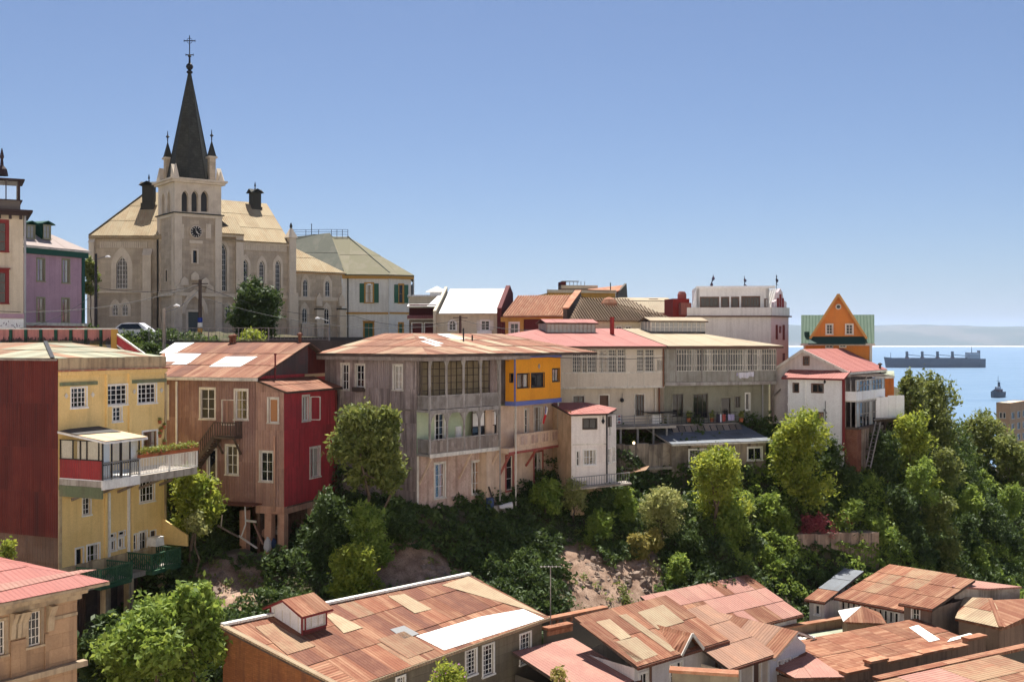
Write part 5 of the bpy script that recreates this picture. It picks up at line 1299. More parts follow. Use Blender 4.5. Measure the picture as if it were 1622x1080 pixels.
pbox(MB(), 'R', .58, .02, L + .35, 0, .08, zt - .16, zt).build('gutter', MATS['brown wood frame'], b.root)
lantern(b, fr, 1031, 1117, 503, 527, MATS['cream sheet'], MATS['offwhite paint'], -6.6)
GL = b
# terrace of this house, stone-like apron under it, washing and plants on it
zT = b.zR(1100, 671, 0.2)
tr = MB().box(xw + .01, .5, .3, b.y(1170, .5), zT - .12, zT).build('terrace', MATS['concrete'], b.root)
railing(b, V(.45, .3, zT), V(.45, b.y(1168, .45), zT), .95, MATS['dark metal'], tr, gap=.45, bw=.025, rail=.04)
mb = MB()
for k in (1, 2): mb.bar(V(.45, .3, zT + .3 * k), V(.45, b.y(1168, .45), zT + .3 * k), .025)
mb.build('rail', MATS['dark metal'], tr)
n = 11; mat('slate patch', (.20, .17, .14), .95, .35, (.28, .20, .15), 2, .6)
ap = MB().prism([V(.5, .2, zT - .13), V(.5, b.y(1172, .5), zT - .13), V(1.9, b.y(1168, 1.9), zT - 1.0), V(1.9, .2, zT - 1.15)], (0, 0, -.05)).build('sloping_apron', MATS['dark metal'], b.root)
for k in range(n):
    y0, y1 = .3 + (L * .62) * k / n, .3 + (L * .62) * (k + 1) / n
    MB().prism([V(.52, y0 + .05, zT - .10), V(.52, y1 - .05, zT - .10), V(1.85, y1 - .3, zT - 1.06), V(1.85, y0 - .2, zT - 1.06)], (.0, 0, .04)).build('slab', MATS['slate patch'], ap)
def washing(u, v, Y, w, h, m, lab, cat='cloth', seed=1):
    g = random.Random(seed); mb = MB(); n = 8
    for k in range(n):
        x0, x1 = w * k / n - w / 2, w * (k + 1) / n - w / 2
        f = lambda x: .06 * math.sin(x * 11 + seed)
        hh0, hh1 = h * (1 - .12 * g.random()), h * (1 - .12 * g.random())
        for j in range(3):
            mb.poly([V(x0, f(x0) * (1 + j * .5), -hh0 * j / 3), V(x1, f(x1) * (1 + j * .5), -hh1 * j / 3), V(x1, f(x1) * (1.5 + j * .5), -hh1 * (j + 1) / 3), V(x0, f(x0) * (1.5 + j * .5), -hh0 * (j + 1) / 3)])
    o = mb.build('hanging_cloth', m); o.location = P(u, v, Y); return tag(o, lab, cat, 'washing hung out')
mat('washing white', (.70, .68, .76), .9, 0); mat('washing lilac', (.45, .40, .58), .9, 0); mat('washing red', (.4, .08, .07), .9, 0); mat('washing dark', (.05, .045, .07), .9, 0)
Yw = b.YR(1180, .15)
washing(1178, 590, Yw, .95, .5, MATS['washing white'], 'wide white garment drying on the glazed gallery rail', seed=2)
washing(1165, 590, Yw, .35, .3, MATS['washing lilac'], 'small pale scarf drying left of the white garment', seed=3)
washing(1190, 589, Yw, .5, .42, MATS['washing white'], 'white shirt sleeve drying at the right on the gallery rail', seed=4)
Yw = b.YR(1145, .6)
for k, (u, w_, h, m, lab) in enumerate(((1138, .35, .75, 'washing dark', 'dark blue cloth hanging on the terrace rail'), (1141, .18, .7, 'washing white', 'narrow white towel hanging on the terrace rail'), (1147, .3, .65, 'washing red', 'dull red cloth hanging on the terrace rail'), (1158, .55, .55, 'washing lilac', 'lilac cloth hanging on the terrace rail near the plant pots'), (1152, .2, .6, 'washing dark', 'narrow black cloth hanging between red and lilac cloths'))):
    washing(u, 656, Yw, w_, h, MATS[m], lab, seed=10 + k)
for k, (u, v, lab) in enumerate(((1174, 668, 'potted plant at the right end of the terrace above the shed'), (1128, 668, 'potted plant beside the dark terrace doorway'), (1091, 668, 'potted plant at the left of the wide dark door'))):
    t = empty('potted_plant', P(u, v, b.YR(u, .1)), 0, lab, 'potted plant', 'pot plants on the terrace')
    MB().lathe((0, 0, 0), [(.02, 0), (.15, 0), (.2, .32), (.17, .32)], 9).build('pot', MATS['terracotta'], t)
    leafy('foliage', (0, 0, .62), .26, .26, .36, 160, .08, lm_b, t, 300 + k)

# == shed with the flat grey roof under that terrace
mat('stained concrete', (.27, .225, .175), .92, .04, (.14, .115, .09), .5, .9, streak=.9, dirt=(.07, .055, .05))
b = Bld('terrace_shed', 'low concrete shed with flat blue grey roof built under the terrace', 'shed', 1064, 88.6, 74, 48.5)
z0 = b.zR(1064, 760); zt = b.zR(1064, 703); L = b.y(1213)
facade(b, 'R', 0, 0, L, z0 - 1.5, zt, [(1139, 1163, 712, 742, dict(nx=2, ny=1, trim=.12)), (1185, 1206, 709, 728, dict(nx=2, ny=1, trim=.12)), (1092, 1120, 712, 738, dict(nx=3, ny=1, trim=.1))], MATS['stained concrete'])
shell(b, -5, 0, 0, L, z0 - 1.5, zt, MATS['stained concrete'], 'R')
mat('blue grey sheet', (.17, .185, .205), .8, .05, (.13, .14, .15), .6, .4, streak=.2)
roof(b, [[V(.5, -.2, zt), V(.5, L + .4, zt + .05), V(-5, L + .4, zt + 1.0), V(-5, -.2, zt + .95)]], MATS['offwhite paint'], [MATS['blue grey sheet']], (1.6, 3), thick=.12)
p = b.rect('R', 0, 1090, 1139, 703.5, 706.5); pbox(MB(), 'R', 0, p[0], p[1], .5, .62, p[2], p[3]).build('fascia', MATS['cream sheet'], b.root)
# stained concrete retaining wall left of it
b = Bld('retaining_wall', 'tall stained concrete retaining wall under the cream house terrace', 'wall', 972, 87.6, 74, 48)
z1 = b.zR(1000, 703); z0 = b.zR(1000, 790); L = b.y(1064)
for k in range(5): MB().box(-.5, 0, L * k / 5 + .01, L * (k + 1) / 5 - .01, z0, z1 - .1 * (k % 2)).build('wall_panel', MATS['stained concrete'], b.root)
MB().box(-.6, .35, -.4, L + .2, b.zR(1000, 744), b.zR(1000, 740)).build('ledge', MATS['concrete'], b.root)
MB().box(-.6, .1, L + .1, L + 1.4, z0, z1 - .2).build('brick_pier', mat('brick pier', (.22, .085, .055), .9, 0, (.3, .14, .09), 1, .5, blocks=(.26, .09, (.4, .35, .3), .015)), b.root)
o = MB().prism([V(0, 0, 0), V(1.9, 0, .35), V(2.3, .9, .6), V(.2, .9, .2)], (0, 0, .04)).build('awning_sheet', MATS['rust pale']); o.location = P(985, 752, 86.4)
tag(o, 'sunlit rusty loose metal sheet sticking out beside the white annexe', 'metal sheet')

# == white house with the pink roof
mat('white stucco', (.68, .66, .66), .9, .02, (.60, .58, .58), .5, .4, streak=.14, dirt=(.4, .36, .34))
mat('grey gable', (.50, .45, .43), .9, .02, (.42, .37, .35), .5, .4, streak=.15)
mat('dark red trim', (.20, .03, .03), .7, .05)
b = Bld('white_house', 'white house with pink gabled roof and dark glazed side balcony', 'house', 1337, 92, 35, 48.5)
WH = b
z0 = b.zF(1300, 712); zt = b.zF(1337, 600); xl = b.x(1247)
dw = dict(trim=.05, casing=MATS['brown wood frame'], sash=MATS['brown wood frame'], sill=False)
facade(b, 'F', 0, xl, 0, z0 - 2, zt, [(1256.5, 1265, 607, 621, dict(nx=1, ny=1, **dw)), (1286, 1304, 608, 621.5, dict(nx=2, ny=1, **dw)), (1285.5, 1304, 653, 667, dict(nx=5, ny=1, curtain=(MATS['curtain ochre'], .8), pane=MATS['glass clear'], **dw))], MATS['white stucco'])
x = b.x(1275); pbox(MB(), 'F', 0, x - .05, x + .05, .003, .05, z0 - 2, zt).build('corner_board', MATS['white stucco'], b.root)
pbox(MB(), 'F', 0, xl, 0, .003, .03, b.zF(1300, 643), b.zF(1300, 641)).build('string_course', MATS['white stucco'], b.root)
yg = 1.5
roof(b, [[V(xl - .4, -.35, zt - .02), V(.12, -.35, zt - .02), V(.12, yg, zt + .65), V(xl - .4, yg, zt + .65)]], MATS['dark red trim'], [MATS['pink sheet']], (1.2, 3), thick=.1)
MB().box(xl, xl + .05, 0, yg + 4, z0 - 2, zt).build('wall', MATS['dark red trim'], b.root)
# gable wall behind
pk = b.pt('F', 1273, 553, yg); gl = b.pt('F', 1222, 588, yg); gr = b.pt('F', 1348, 590, yg)
zg = min(gl.z, gr.z) - .1
MB().prism([V(gl.x, yg, z0 + 1), V(.0, yg, z0 + 1), V(0, yg, zg), V(pk.x, yg, pk.z - .1), V(gl.x, yg, gl.z - .05)], (0, .15, 0)).build('gable', MATS['grey gable'], b.root)
window(b, 'F', yg - .1, b.rect('F', yg, 1273.5, 1282, 565, 578), nx=2, ny=2, recess=.02, **dw)
sl = (gr.z - pk.z) / (gr.x - pk.x); Lr = 10.5
br = b.pt('F', 1273, 553, yg)
dl = (pk.z - gl.z) / (pk.x - gl.x)
ro, fr = roof(b, [[V(gr.x, yg - .35, gr.z), V(gr.x, yg + Lr, gr.z), V(pk.x, yg + Lr, pk.z), V(pk.x, yg - .35, pk.z)],
                  [V(gl.x, yg + Lr, gl.z), V(gl.x, yg - .35, gl.z), V(pk.x, yg - .35, pk.z), V(pk.x, yg + Lr, pk.z)]], MATS['offwhite paint'], [MATS['pink sheet']], (1.1, 12), thick=.16, jitter=.004)
MB().bar(V(gr.x, yg - .36, gr.z - .1), V(pk.x, yg - .36, pk.z - .1), .1, .24).bar(V(gl.x, yg - .36, gl.z - .1), V(pk.x, yg - .36, pk.z - .1), .1, .24).build('bargeboard', MATS['offwhite paint'], b.root)
shell(b, gl.x + .2, 0, yg + .15, yg + Lr, z0 - 2, zg, MATS['grey gable'], 'FR')
# side with the glazed balconies
Ls = b.y(1384)
facade(b, 'R', 0, 0, Ls, z0 - 1.5, zt + .1, [], MATS['dark wood'])
zc, zd, ze = b.zR(1337, 634), b.zR(1337, 620), b.zR(1337, 676)
op = 1.0
sb = MB().box(.003, op, .1, Ls, zc - .12, zc).build('balcony', MATS['offwhite paint'], b.root)
n = 5
for k in range(n): pbox(MB(), 'R', op, .1 + (Ls - .1) * k / n + .01, .1 + (Ls - .1) * (k + 1) / n - .01, -.06, 0.015 * (k % 2), zc + .002, zd).build('parapet_panel', MATS['white stucco'], sb)
MB().box(.003, op - .07, .1, .16, zc, zd).build('parapet_panel', MATS['white stucco'], sb)
for za, zb_ in ((zd, zt - .1), (ze, zc - .14)):
    mb = MB(); m = 9
    for k in range(m + 1): y = .12 + (Ls - .2) * k / m; pbox(mb, 'R', op, y - .05, y + .05, -.08, 0, za, zb_)
    pbox(mb, 'R', op, .1, Ls, -.085, .003, zb_ - .1, zb_); pbox(mb, 'R', op, .1, Ls, -.082, .0, (za + zb_) / 2 - .03, (za + zb_) / 2 + .03)
    for k in range(3): pbox(mb, 'F', .1, .05 + k * (op - .1) / 2, .12 + k * (op - .1) / 2, -.05, .0, za, zb_)
    wf = mb.build('window_frame', MATS['weathered rail'], sb)
    for k in range(m): pbox(MB(), 'R', op, .12 + (Ls - .2) * k / m + .05, .12 + (Ls - .2) * (k + 1) / m - .05, -.05, -.04, za, zb_ - .1).build('pane', MATS['glass'] if k % 4 else MATS['glass pale'], wf)
pbox(MB(), 'F', -.02, -.14, .1, .0, .08, z0, zt).build('corner_board', MATS['dark red trim'], b.root)
MB().box(.02, op + .2, .05, Ls, ze - .2, ze - .01).build('floor', MATS['dark wood'], b.root)
MB().box(.05, 1.0, .2, 1.4, z0 - 4, ze - .21).build('brick_pier', MATS['brick pier'], b.root)
for k in range(5): MB().box(.3, op + .1, 2.2 + k * .9, 2.3 + k * .9, z0 - 3.2, ze - .21).build('stilt', MATS['old wood'], b.root)
mb = MB()   # wiry pergola over the side balcony
for k in range(7): mb.bar(V(.1, .5 + k * 1.1, zt + .25), V(1.9, .7 + k * 1.1, zt + .2), .05)
mb.bar(V(1.8, .3, zt + .2), V(1.8, Ls, zt + .2), .05).bar(V(1.8, .4, zt + .2), V(op, .4, zd), .05)
mb.build('pergola', MATS['old wood'], b.root)
x = b.x(1308); MB().tube(V(x, -.08, z0), V(x, -.08, b.zF(1308, 635)), .035).tube(V(x + .1, -.08, b.zF(1308, 655)), V(x - .1, -.08, b.zF(1308, 648)), .08).build('cable_pipe', MATS['grey metal'], b.root)
p = b.pt('F', 1307, 604); MB().lathe(p + V(0, -.1, 0), [(.02, -.2), (.1, -.05), (.04, .12)], 6).build('wall_lamp', MATS['dark metal'], b.root)
# grey lean-to and low white wall filling the gap to the gallery house
t = Bld('gap_shed', 'dark lean to with low white wall between grey gallery and white house', 'shed', 1247, 97.5, 60, 48.5)
xq = t.x(1222)
MB().box(xq, 0, 0, .2, t.zF(1235, 700), t.zF(1235, 641)).build('wall', MATS['white stucco'], t.root)
MB().box(xq, 0, 1.2, 1.35, t.zF(1235, 700), t.zF(1235, 600)).build('back_wall', MATS['dark wood'], t.root)
railing(t, V(xq, .1, t.zF(1235, 641)), V(0, .1, t.zF(1235, 641)), .8, MATS['dark metal'], t.root, gap=.2)
MB().box(xq + .3, xq + 1.0, .4, 1.0, t.zF(1235, 641), t.zF(1235, 614)).build('locker', MATS['white stucco'], t.root)

# == orange house with the steep green roof
mat('orange board', (.52, .19, .045), .85, .03, (.46, .16, .04), .5, .4, streak=.12, planks=.2)
mat('green roof paint', (.085, .145, .095), .75, .04, (.10, .17, .12), .6, .4, corr=.3)
mat('dark green roof', (.018, .055, .045), .7, .04)
b = Bld('green_roof_house', 'orange gabled house with steep green roof standing tallest at the right', 'house', 1274, 106, 106, 50)
z0 = b.zR(1274, 640); zt = b.zR(1274, 544); L = b.y(1380)
facade(b, 'R', 0, 0, L, z0, zt, [(1308, 1319, 546, 551, dict(nx=2, ny=1, trim=.05, sill=False)), (1330, 1340, 545, 550, dict(nx=2, ny=1, trim=.05, sill=False))], MATS['orange board'])
shell(b, -10, 0, 0, L, z0, zt, MATS['orange board'], 'R')
pbox(MB(), 'R', 0, L - .15, L + .08, .0, .1, z0, zt).build('corner_board', MATS['offwhite paint'], b.root)
pbox(MB(), 'R', 0, -.08, .1, .0, .1, z0, zt).build('corner_board', MATS['offwhite paint'], b.root)
zr = b.zR(1328, 499, -3); xr = -3.0
planes = [[V(.5, b.y(1269, .5), zt - .02), V(.5, b.y(1385, .5), zt - .02), V(xr, b.y(1385, xr), zr), V(xr, b.y(1269, xr), zr)], [V(-8, L + .3, zt), V(-8, -.3, zt), V(xr, b.y(1269, xr), zr), V(xr, b.y(1385, xr), zr)]]
ro, fr = roof(b, planes, MATS['offwhite paint'], [MATS['green roof paint']], (.9, 12), thick=.12)
for s, uu in ((0, 1269), (1, 1385)): MB().prism([V(.5, b.y(uu, .5), zt), V(xr, b.y(uu, xr), zr), V(-8, b.y(uu, xr), zt)], (0, .12 if s == 0 else -.12, 0)).build('gable_end', MATS['orange board'], b.root)
# front cross-gable
xf = .55
a0, a1, ap = b.pt('R', 1287, 533, xf), b.pt('R', 1369, 533, xf), b.pt('R', 1328, 468, xf)
tri = MB(); r1 = b.rect('R', xf, 1309, 1318.5, 514, 529); r2 = b.rect('R', xf, 1340, 1350.5, 514, 529)
tri.prism([V(xf, a0.y, a0.z), V(xf, a1.y, a1.z), V(xf, ap.y, ap.z)], (-.2, 0, 0)); tri.build('gable', MATS['orange board'], b.root)
for r_ in (r1, r2): window(b, 'R', xf + .10, r_, nx=2, ny=3, trim=.09, recess=.07, casing=MATS['offwhite paint'])
c = b.pt('R', 1328, 486, xf)
MB().prism([c + V(.01, .27 * math.cos(i * math.pi / 8), .27 * math.sin(i * math.pi / 8)) for i in range(16)], (.06, 0, 0)).build('round_window', MATS['offwhite paint'], b.root)
MB().prism([c + V(.075, .17 * math.cos(i * math.pi / 8), .17 * math.sin(i * math.pi / 8)) for i in range(16)], (.02, 0, 0)).build('pane', MATS['glass'], b.root.children[-1])
ov = V(.25, 0, 0); back = -3.2
up = lambda q, s: V(xf + .3, q.y + s * .22, q.z - .2)
tp = V(xf + .3, ap.y, ap.z + .12)
roof(b, [[up(a0, -1), tp, V(back, ap.y, ap.z + .12), V(back, a0.y - .22, a0.z - .2)], [tp, up(a1, 1), V(back, a1.y + .22, a1.z - .2), V(back, ap.y, ap.z + .12)]], MATS['green roof paint'], None, thick=.14)
MB().bar(up(a0, -1), tp, .08, .22).bar(up(a1, 1), tp, .08, .22).build('bargeboard', mat('ochre trim', (.55, .30, .10), .8, 0), b.root)
MB().prism([V(xf + .9, a0.y - .4, a0.z - .65), V(xf + .9, a1.y + .1, a0.z - .65), V(xf + .05, a1.y - .1, a0.z + .0), V(xf + .05, a0.y - .1, a0.z + .0)], (0, 0, -.1)).build('skirt_roof', MATS['dark green roof'], b.root)
pbox(MB(), 'R', .5, b.y(1268, .5), b.y(1386, .5), 0, .1, zt - .2, zt).build('gutter', MATS['offwhite paint'], b.root)
p = b.on(1278, 532, fr[0][0], fr[0][3]); MB().tube(p - V(0, 0, .5), p + V(0, 0, .4), .25, .25).build('roof_vent', MATS['dark green roof'], b.root)

# orange hut with the pale green flat roof, deck and white fence
b = Bld('orange_hut', 'small orange hut with flat pale green roof beside the white house', 'hut', 1389, 99, 80, 48)
z0 = b.zR(1389, 655); zt = b.zR(1389, 596); L = b.y(1416)
facade(b, 'R', 0, 0, L, z0, zt, [], mat('hut orange', (.50, .15, .03), .8, .03, (.42, .12, .03), .8, .4, streak=.3, dirt=(.15, .05, .03)))
shell(b, -4, 0, 0, L, z0, zt, MATS['dark green roof'], 'R')
mat('pale green sheet', (.42, .47, .33), .75, .05, (.5, .48, .36), .7, .4, streak=.2)
roof(b, [[V(.5, b.y(1372, .5), zt + .02), V(.5, b.y(1417, .5), zt + .02), V(-4, b.y(1416, -4), zt + .35), V(-4, b.y(1378, -4), zt + .35)]], MATS['offwhite paint'], [MATS['pale green sheet']], (1.2, 5), thick=.2)
p = b.pt('R', 1394, 590, -1.6); MB().tube(p - V(0, 0, .2), p + V(0, 0, .75), .1).lathe(p + V(0, 0, .7), [(.2, 0), (.2, .12), (.02, .2)], 8).build('roof_vent', MATS['dark wood'], b.root)
t = Bld('water_tank', 'black plastic water tank standing left of the orange hut', 'water tank', 1382, 97, 80, 48)
zz = t.zR(1382, 628) ; MB().lathe((0, .1, zz), [(.02, 0), (.48, 0), (.5, .5), (.48, 1.3), (.35, 1.5), (.15, 1.6), (.02, 1.62)], 14).build('tank', mat('black plastic', (.012, .014, .016), .45, 0), t.root); MB().lathe((0, .1, zz), [(.15, 1.6), (.15, 1.68), (.02, 1.7)], 10).build('lid', MATS['blue plastic'], t.root)
MB().box(-.6, .6, -.6, .8, zz - .25, zz - .01).build('stand', MATS['dark wood'], t.root)
b = Bld('deck_fence', 'white panel fence on a dark timber deck above the trees', 'fence', 1383, 96, 76, 46)
z1, z2 = b.zR(1383, 662), b.zR(1383, 629); L = b.y(1432)
MB().box(-4, .3, -.6, L + .1, z1 - .35, z1 - .02).build('deck', MATS['dark wood'], b.root)
for k, (t0, t1) in enumerate(((0, .24), (.24, .47), (.48, .73), (.73, 1))): MB().box(-.05, .03 + .02 * (k % 2), L * t0 + .01, L * t1 - .01, z1, z2 + .12 * (k > 1)).build('fence_panel', MATS['white stucco'], b.root)
for k in range(4): MB().box(-.1, .1, L * (k + .5) / 4 - .08, L * (k + .5) / 4 + .08, z1 - 6, z1 - .36).build('post', MATS['dark wood'], b.root)
MB().bar(V(.5, -.3, z1 - .1), V(.5, 2.0, z1 + .03), .3, .05).build('rail', MATS['weathered rail'], b.root)
mb = MB(); q0, q1 = b.loc(P(1391, 668, 94)), b.loc(P(1375, 740, 91.5))      # ladder-like stair down the slope
for dx in (-.35, .35): mb.bar(q0 + V(dx, 0, 0), q1 + V(dx, 0, 0), .07, .12)
ld = mb.build('ladder', MATS['weathered rail']); 
ld.matrix_world = b.root.matrix_basis.copy(); tag(ld, 'grey timber ladder leaning down the slope under the fence', 'ladder')
for k in range(12): q = q0.lerp(q1, (k + .5) / 12); MB().bar(q - V(.35, 0, 0), q + V(.35, 0, 0), .05).build('rung', MATS['weathered rail'], ld)

# == church
mat('church stone', (.40, .335, .25), .92, .03, (.34, .28, .21), .5, .5, streak=.18, dirt=(.24, .18, .13), blocks=(1.1, .42, (.75, .72, .68), .008))
mat('church trim', (.54, .47, .37), .9, .03, (.47, .40, .31), .7, .5, streak=.15, dirt=(.32, .25, .18))
mat('church roof sheet', (.54, .43, .26), .8, .06, (.46, .34, .19), .5, .5, streak=.25, dirt=(.34, .20, .10), corr=.25)
mat('slate spire', (.052, .053, .042), .75, .1, (.07, .07, .056), 1.5, .5, blocks=(.5, .3, (.5, .5, .5), .02))
mat('tower slate', (.045, .045, .038), .8, .1)
lead = dict(trim=.30, casing=MATS['church trim'], sash=MATS['white paint'], sill=True, recess=.25)
b = Bld('church', 'beige stone church with dark slate spire and clock tower', 'church', 277, 120, 53, 58.3)
CH = b
z0 = -2.0
zc = b.zR(277, 286)                       # tower cornice
zb1 = b.zR(277, 337)                      # belfry sill
Lr, Ll = b.y(346), -b.x(249)
S = max(Lr, Ll) if abs(Lr - Ll) < 1 else Lr
S = (Lr + Ll) / 2
cl = b.rect('R', 0, 303, 317, 400, 416)
facade(b, 'R', 0, 0, S, z0, zb1, [(305.5, 312, 397, 416.5, dict(nx=1, ny=1, trim=.18, casing=MATS['church trim'], sash=MATS['dark metal'], recess=.25)),
        (298, 317, 494, 536, dict(nx=2, ny=1, trim=.25, casing=MATS['church trim'], sash=mat('grey green door', (.10, .12, .115), .7, 0), pane=MATS['grey green door'], sill=False, name='door', recess=.3))], MATS['church stone'], depth=.3)
facade(b, 'F', 0, -S, 0, z0, zb1, [(-S * .56, -S * .44, b.zF(262, 446), b.zF(262, 428), dict(nx=1, ny=1, trim=.12, casing=MATS['church trim'], sash=MATS['dark metal']))], MATS['church stone'], px=False)
shell(b, -S, 0, 0, S, z0, zb1, MATS['church stone'], 'FR')
# belfry with three pointed openings on the wide side, two on the other
bel = []
for u0, u1 in ((287.5, 298.5), (303, 314), (318, 330)): bel.append((u0, u1, 302, 335.5, dict(arch=.9, nx=1, ny=1, trim=.12, casing=MATS['church trim'], sash=MATS['church trim'], pane=MATS['slate louvre'] if 'slate louvre' in MATS else mat('slate louvre', (.05, .052, .055), .8, 0, planks=.3), sill=False, recess=.35, fw=.04)))
facade(b, 'R', 0, 0, S, zb1 + .003, zc, bel, MATS['church trim'], depth=.4)
bel = []
for c in (-S * .68, -S * .34): bel.append((c - .45, c + .45, zb1 + .2, zb1 + .2 + b.zR(300, 302) - b.zR(300, 335.5), dict(arch=.9, nx=1, ny=1, trim=.1, casing=MATS['church trim'], sash=MATS['church trim'], pane=MATS['slate louvre'], sill=False, recess=.35, fw=.04)))
facade(b, 'F', 0, -S, 0, zb1 + .003, zc, bel, MATS['church trim'], depth=.4, px=False)
shell(b, -S, 0, 0, S, zb1, zc, MATS['church trim'], 'FR')
def ring(z0_, z1_, o, m, name='cornice'): return MB().box(-S - o, o, -o, S + o, z0_, z1_).build(name, m, b.root)
ring(zb1 - .35, zb1 - .02, .12, MATS['church trim']); ring(zb1 - .02, zb1 + .10, .28, MATS['tower slate'])
ring(zc - .12, zc + .12, .35, MATS['church trim']); ring(zc + .12, zc + .34, .55, MATS['church trim'])
for y0_, y1_ in ((-.05, .75), (S - .75, S + .05)): MB().box(-.3, .12, y0_, y1_, z0, zb1 - .36).build('corner_pier', MATS['church trim'], b.root)
MB().box(-S - .05, -S + .75, -.12, .2, z0, zb1 - .36).build('corner_pier', MATS['church trim'], b.root)
MB().box(-.75, -.31, -.12, .3, z0, zb1 - .36).build('corner_pier', MATS['church trim'], b.root)
# string courses on the shaft, portal
zs_ = b.zR(310, 465); mb = MB(); pbox(mb, 'R', .12, .0, S, .003, .16, zs_ - .3, zs_ + .1); pbox(mb, 'F', -.12, -S, 0, .003, .16, zs_ - .3, zs_ + .1); mb.build('string_course', MATS['church trim'], b.root)
cy = b.y(307.5)
def arch_ring(cy, zspring, w, rise, th, o, name, m):
    mb = MB(); ap = arch_pts(w, rise); s = (w + 2 * th) / w; ap2 = [(x * s, y * s) for x, y in ap]
    for side in (1, -1):
        i_ = [(cy - side * (w / 2 - x), zspring + y) for x, y in ap]; o_ = [(cy - side * (w / 2 + th - x), zspring + y) for x, y in ap2]
        for k in range(len(ap) - 1): mb.prism([V(0.003, a, z) for a, z in (i_[k], i_[k + 1], o_[k + 1], o_[k])], (o, 0, 0))
    return mb.build(name, m, b.root)
arch_ring(cy, b.zR(307, 497), 2.1, 1.9, .45, .22, 'portal_arch', MATS['church trim'])
for k, (dz, wd) in enumerate(((0, 2.7), (.75, 1.9), (1.35, 1.0))):
    z = zs_ + .12 + dz
    for s in (-1, 1) if k < 2 else (0,): MB().prism([V(.13, cy + s * wd / 1.6 - .45, z), V(.13, cy + s * wd / 1.6 + .45, z), V(.13, cy + s * wd / 1.6 + .4, z + .6), V(.13, cy + s * wd / 1.6, z + .95), V(.13, cy + s * wd / 1.6 - .4, z + .6)], (.22, 0, 0)).build('stepped_gable', MATS['church trim'], b.root)
# clock
c = b.pt('R', 310, 367.5); rc = (b.y(320) - b.y(300)) / 2 * .98
circ = lambda r, o, n=28: [V(o, c.y + r * math.cos(2 * math.pi * i / n), c.z + r * math.sin(2 * math.pi * i / n)) for i in range(n)]
ck = MB().prism(circ(rc, .01), (.14, 0, 0)).build('clock', MATS['church trim'], b.root)
MB().prism(circ(rc * .88, .152), (.02, 0, 0)).build('dial', mat('clock black', (.025, .025, .025), .6, 0), ck)
for i in range(12):
    a = math.pi * i / 6; d = V(0, math.sin(a), math.cos(a)); MB().bar(V(.18, c.y, c.z) + d * rc * .62, V(.18, c.y, c.z) + d * rc * .82, .09, .03, (1, 0, 0)).build('hour_mark', MATS['offwhite paint'], ck)
mb = MB().bar(V(.185, c.y, c.z), V(.185, c.y + rc * .42, c.z - rc * .38), .09, .03, (1, 0, 0)).bar(V(.19, c.y, c.z), V(.19, c.y - rc * .1, c.z + rc * .55), .05, .03, (1, 0, 0)).bar(V(.19, c.y, c.z), V(.19, c.y + rc * .25, c.z + rc * .05), .04, .03, (1, 0, 0))
mb.build('hands', MATS['offwhite paint'], ck)
pbox(MB(), 'R', 0, c.y - .75, c.y + .75, .003, .12, b.zR(310, 386), b.zR(310, 381)).build('clock_ledge', MATS['church trim'], b.root)
for u in (287, 330): y = b.y(u); pbox(MB(), 'R', 0, y - .3, y + .3, .003, .07, b.zR(u, 378), b.zR(u, 355)).build('blind_panel', MATS['church trim'], b.root)
# spire: eight sides rising from the square, four small corner turrets
zt = b.zR(300, 116, -S / 2); cx_, cy_ = -S / 2, S / 2
n8 = 8; r0 = S * .47
oct_ = lambda r, z: [V(cx_ + r * math.cos(math.pi / 8 + i * math.pi / 4), cy_ + r * math.sin(math.pi / 8 + i * math.pi / 4), z) for i in range(8)]
mb = MB(); lo, hi = oct_(r0, zc + .34), oct_(.14, zt)
for i in range(8): mb.poly([lo[i], lo[(i + 1) % 8], hi[(i + 1) % 8], hi[i]])
sp = mb.build('spire', MATS['slate spire'], b.root)
for i in range(8): MB().tube(lo[i], hi[i], .07, .03, 5).build('spire_rib', MATS['tower slate'], sp)
zk = zt
def zpx(v): return P(300, v, 122).z - b.zb
MB().lathe((cx_, cy_, zt), [(.14, -.1), (.34, 0), (.34, .15), (.16, .3), (.14, zpx(106) - zt), (.2, zpx(105) - zt), (.33, zpx(103) - zt), (.42, zpx(100) - zt), (.33, zpx(97) - zt), (.12, zpx(94) - zt), (.1, zpx(85) - zt), (.22, zpx(83) - zt), (.06, zpx(80) - zt), (.05, zpx(50) - zt)], 10).build('finial', mat('black iron', (.012, .012, .014), .5, 0), sp)
cr = MB(); d = V(math.sin(R(37)), math.cos(R(37)), 0); d = V(.6, .8, 0)
for z, hw in ((zpx(58.5), .62), (zpx(81), .42)):
    q = V(cx_, cy_, z); cr.bar(q - d * hw, q + d * hw, .07, .09)
    for s in (-1, 1): cr.bar(q + d * hw * s - V(0, 0, .12), q + d * hw * s + V(0, 0, .12), .06, .06, (1, 0, 0))
q = V(cx_, cy_, zpx(58.5))
for i in range(12):
    a0, a1 = math.pi * i / 6, math.pi * (i + 1) / 6; cr.bar(q + (d * math.cos(a0) + V(0, 0, math.sin(a0))) * .3, q + (d * math.cos(a1) + V(0, 0, math.sin(a1))) * .3, .04)
cr.build('cross', MATS['black iron'], sp)
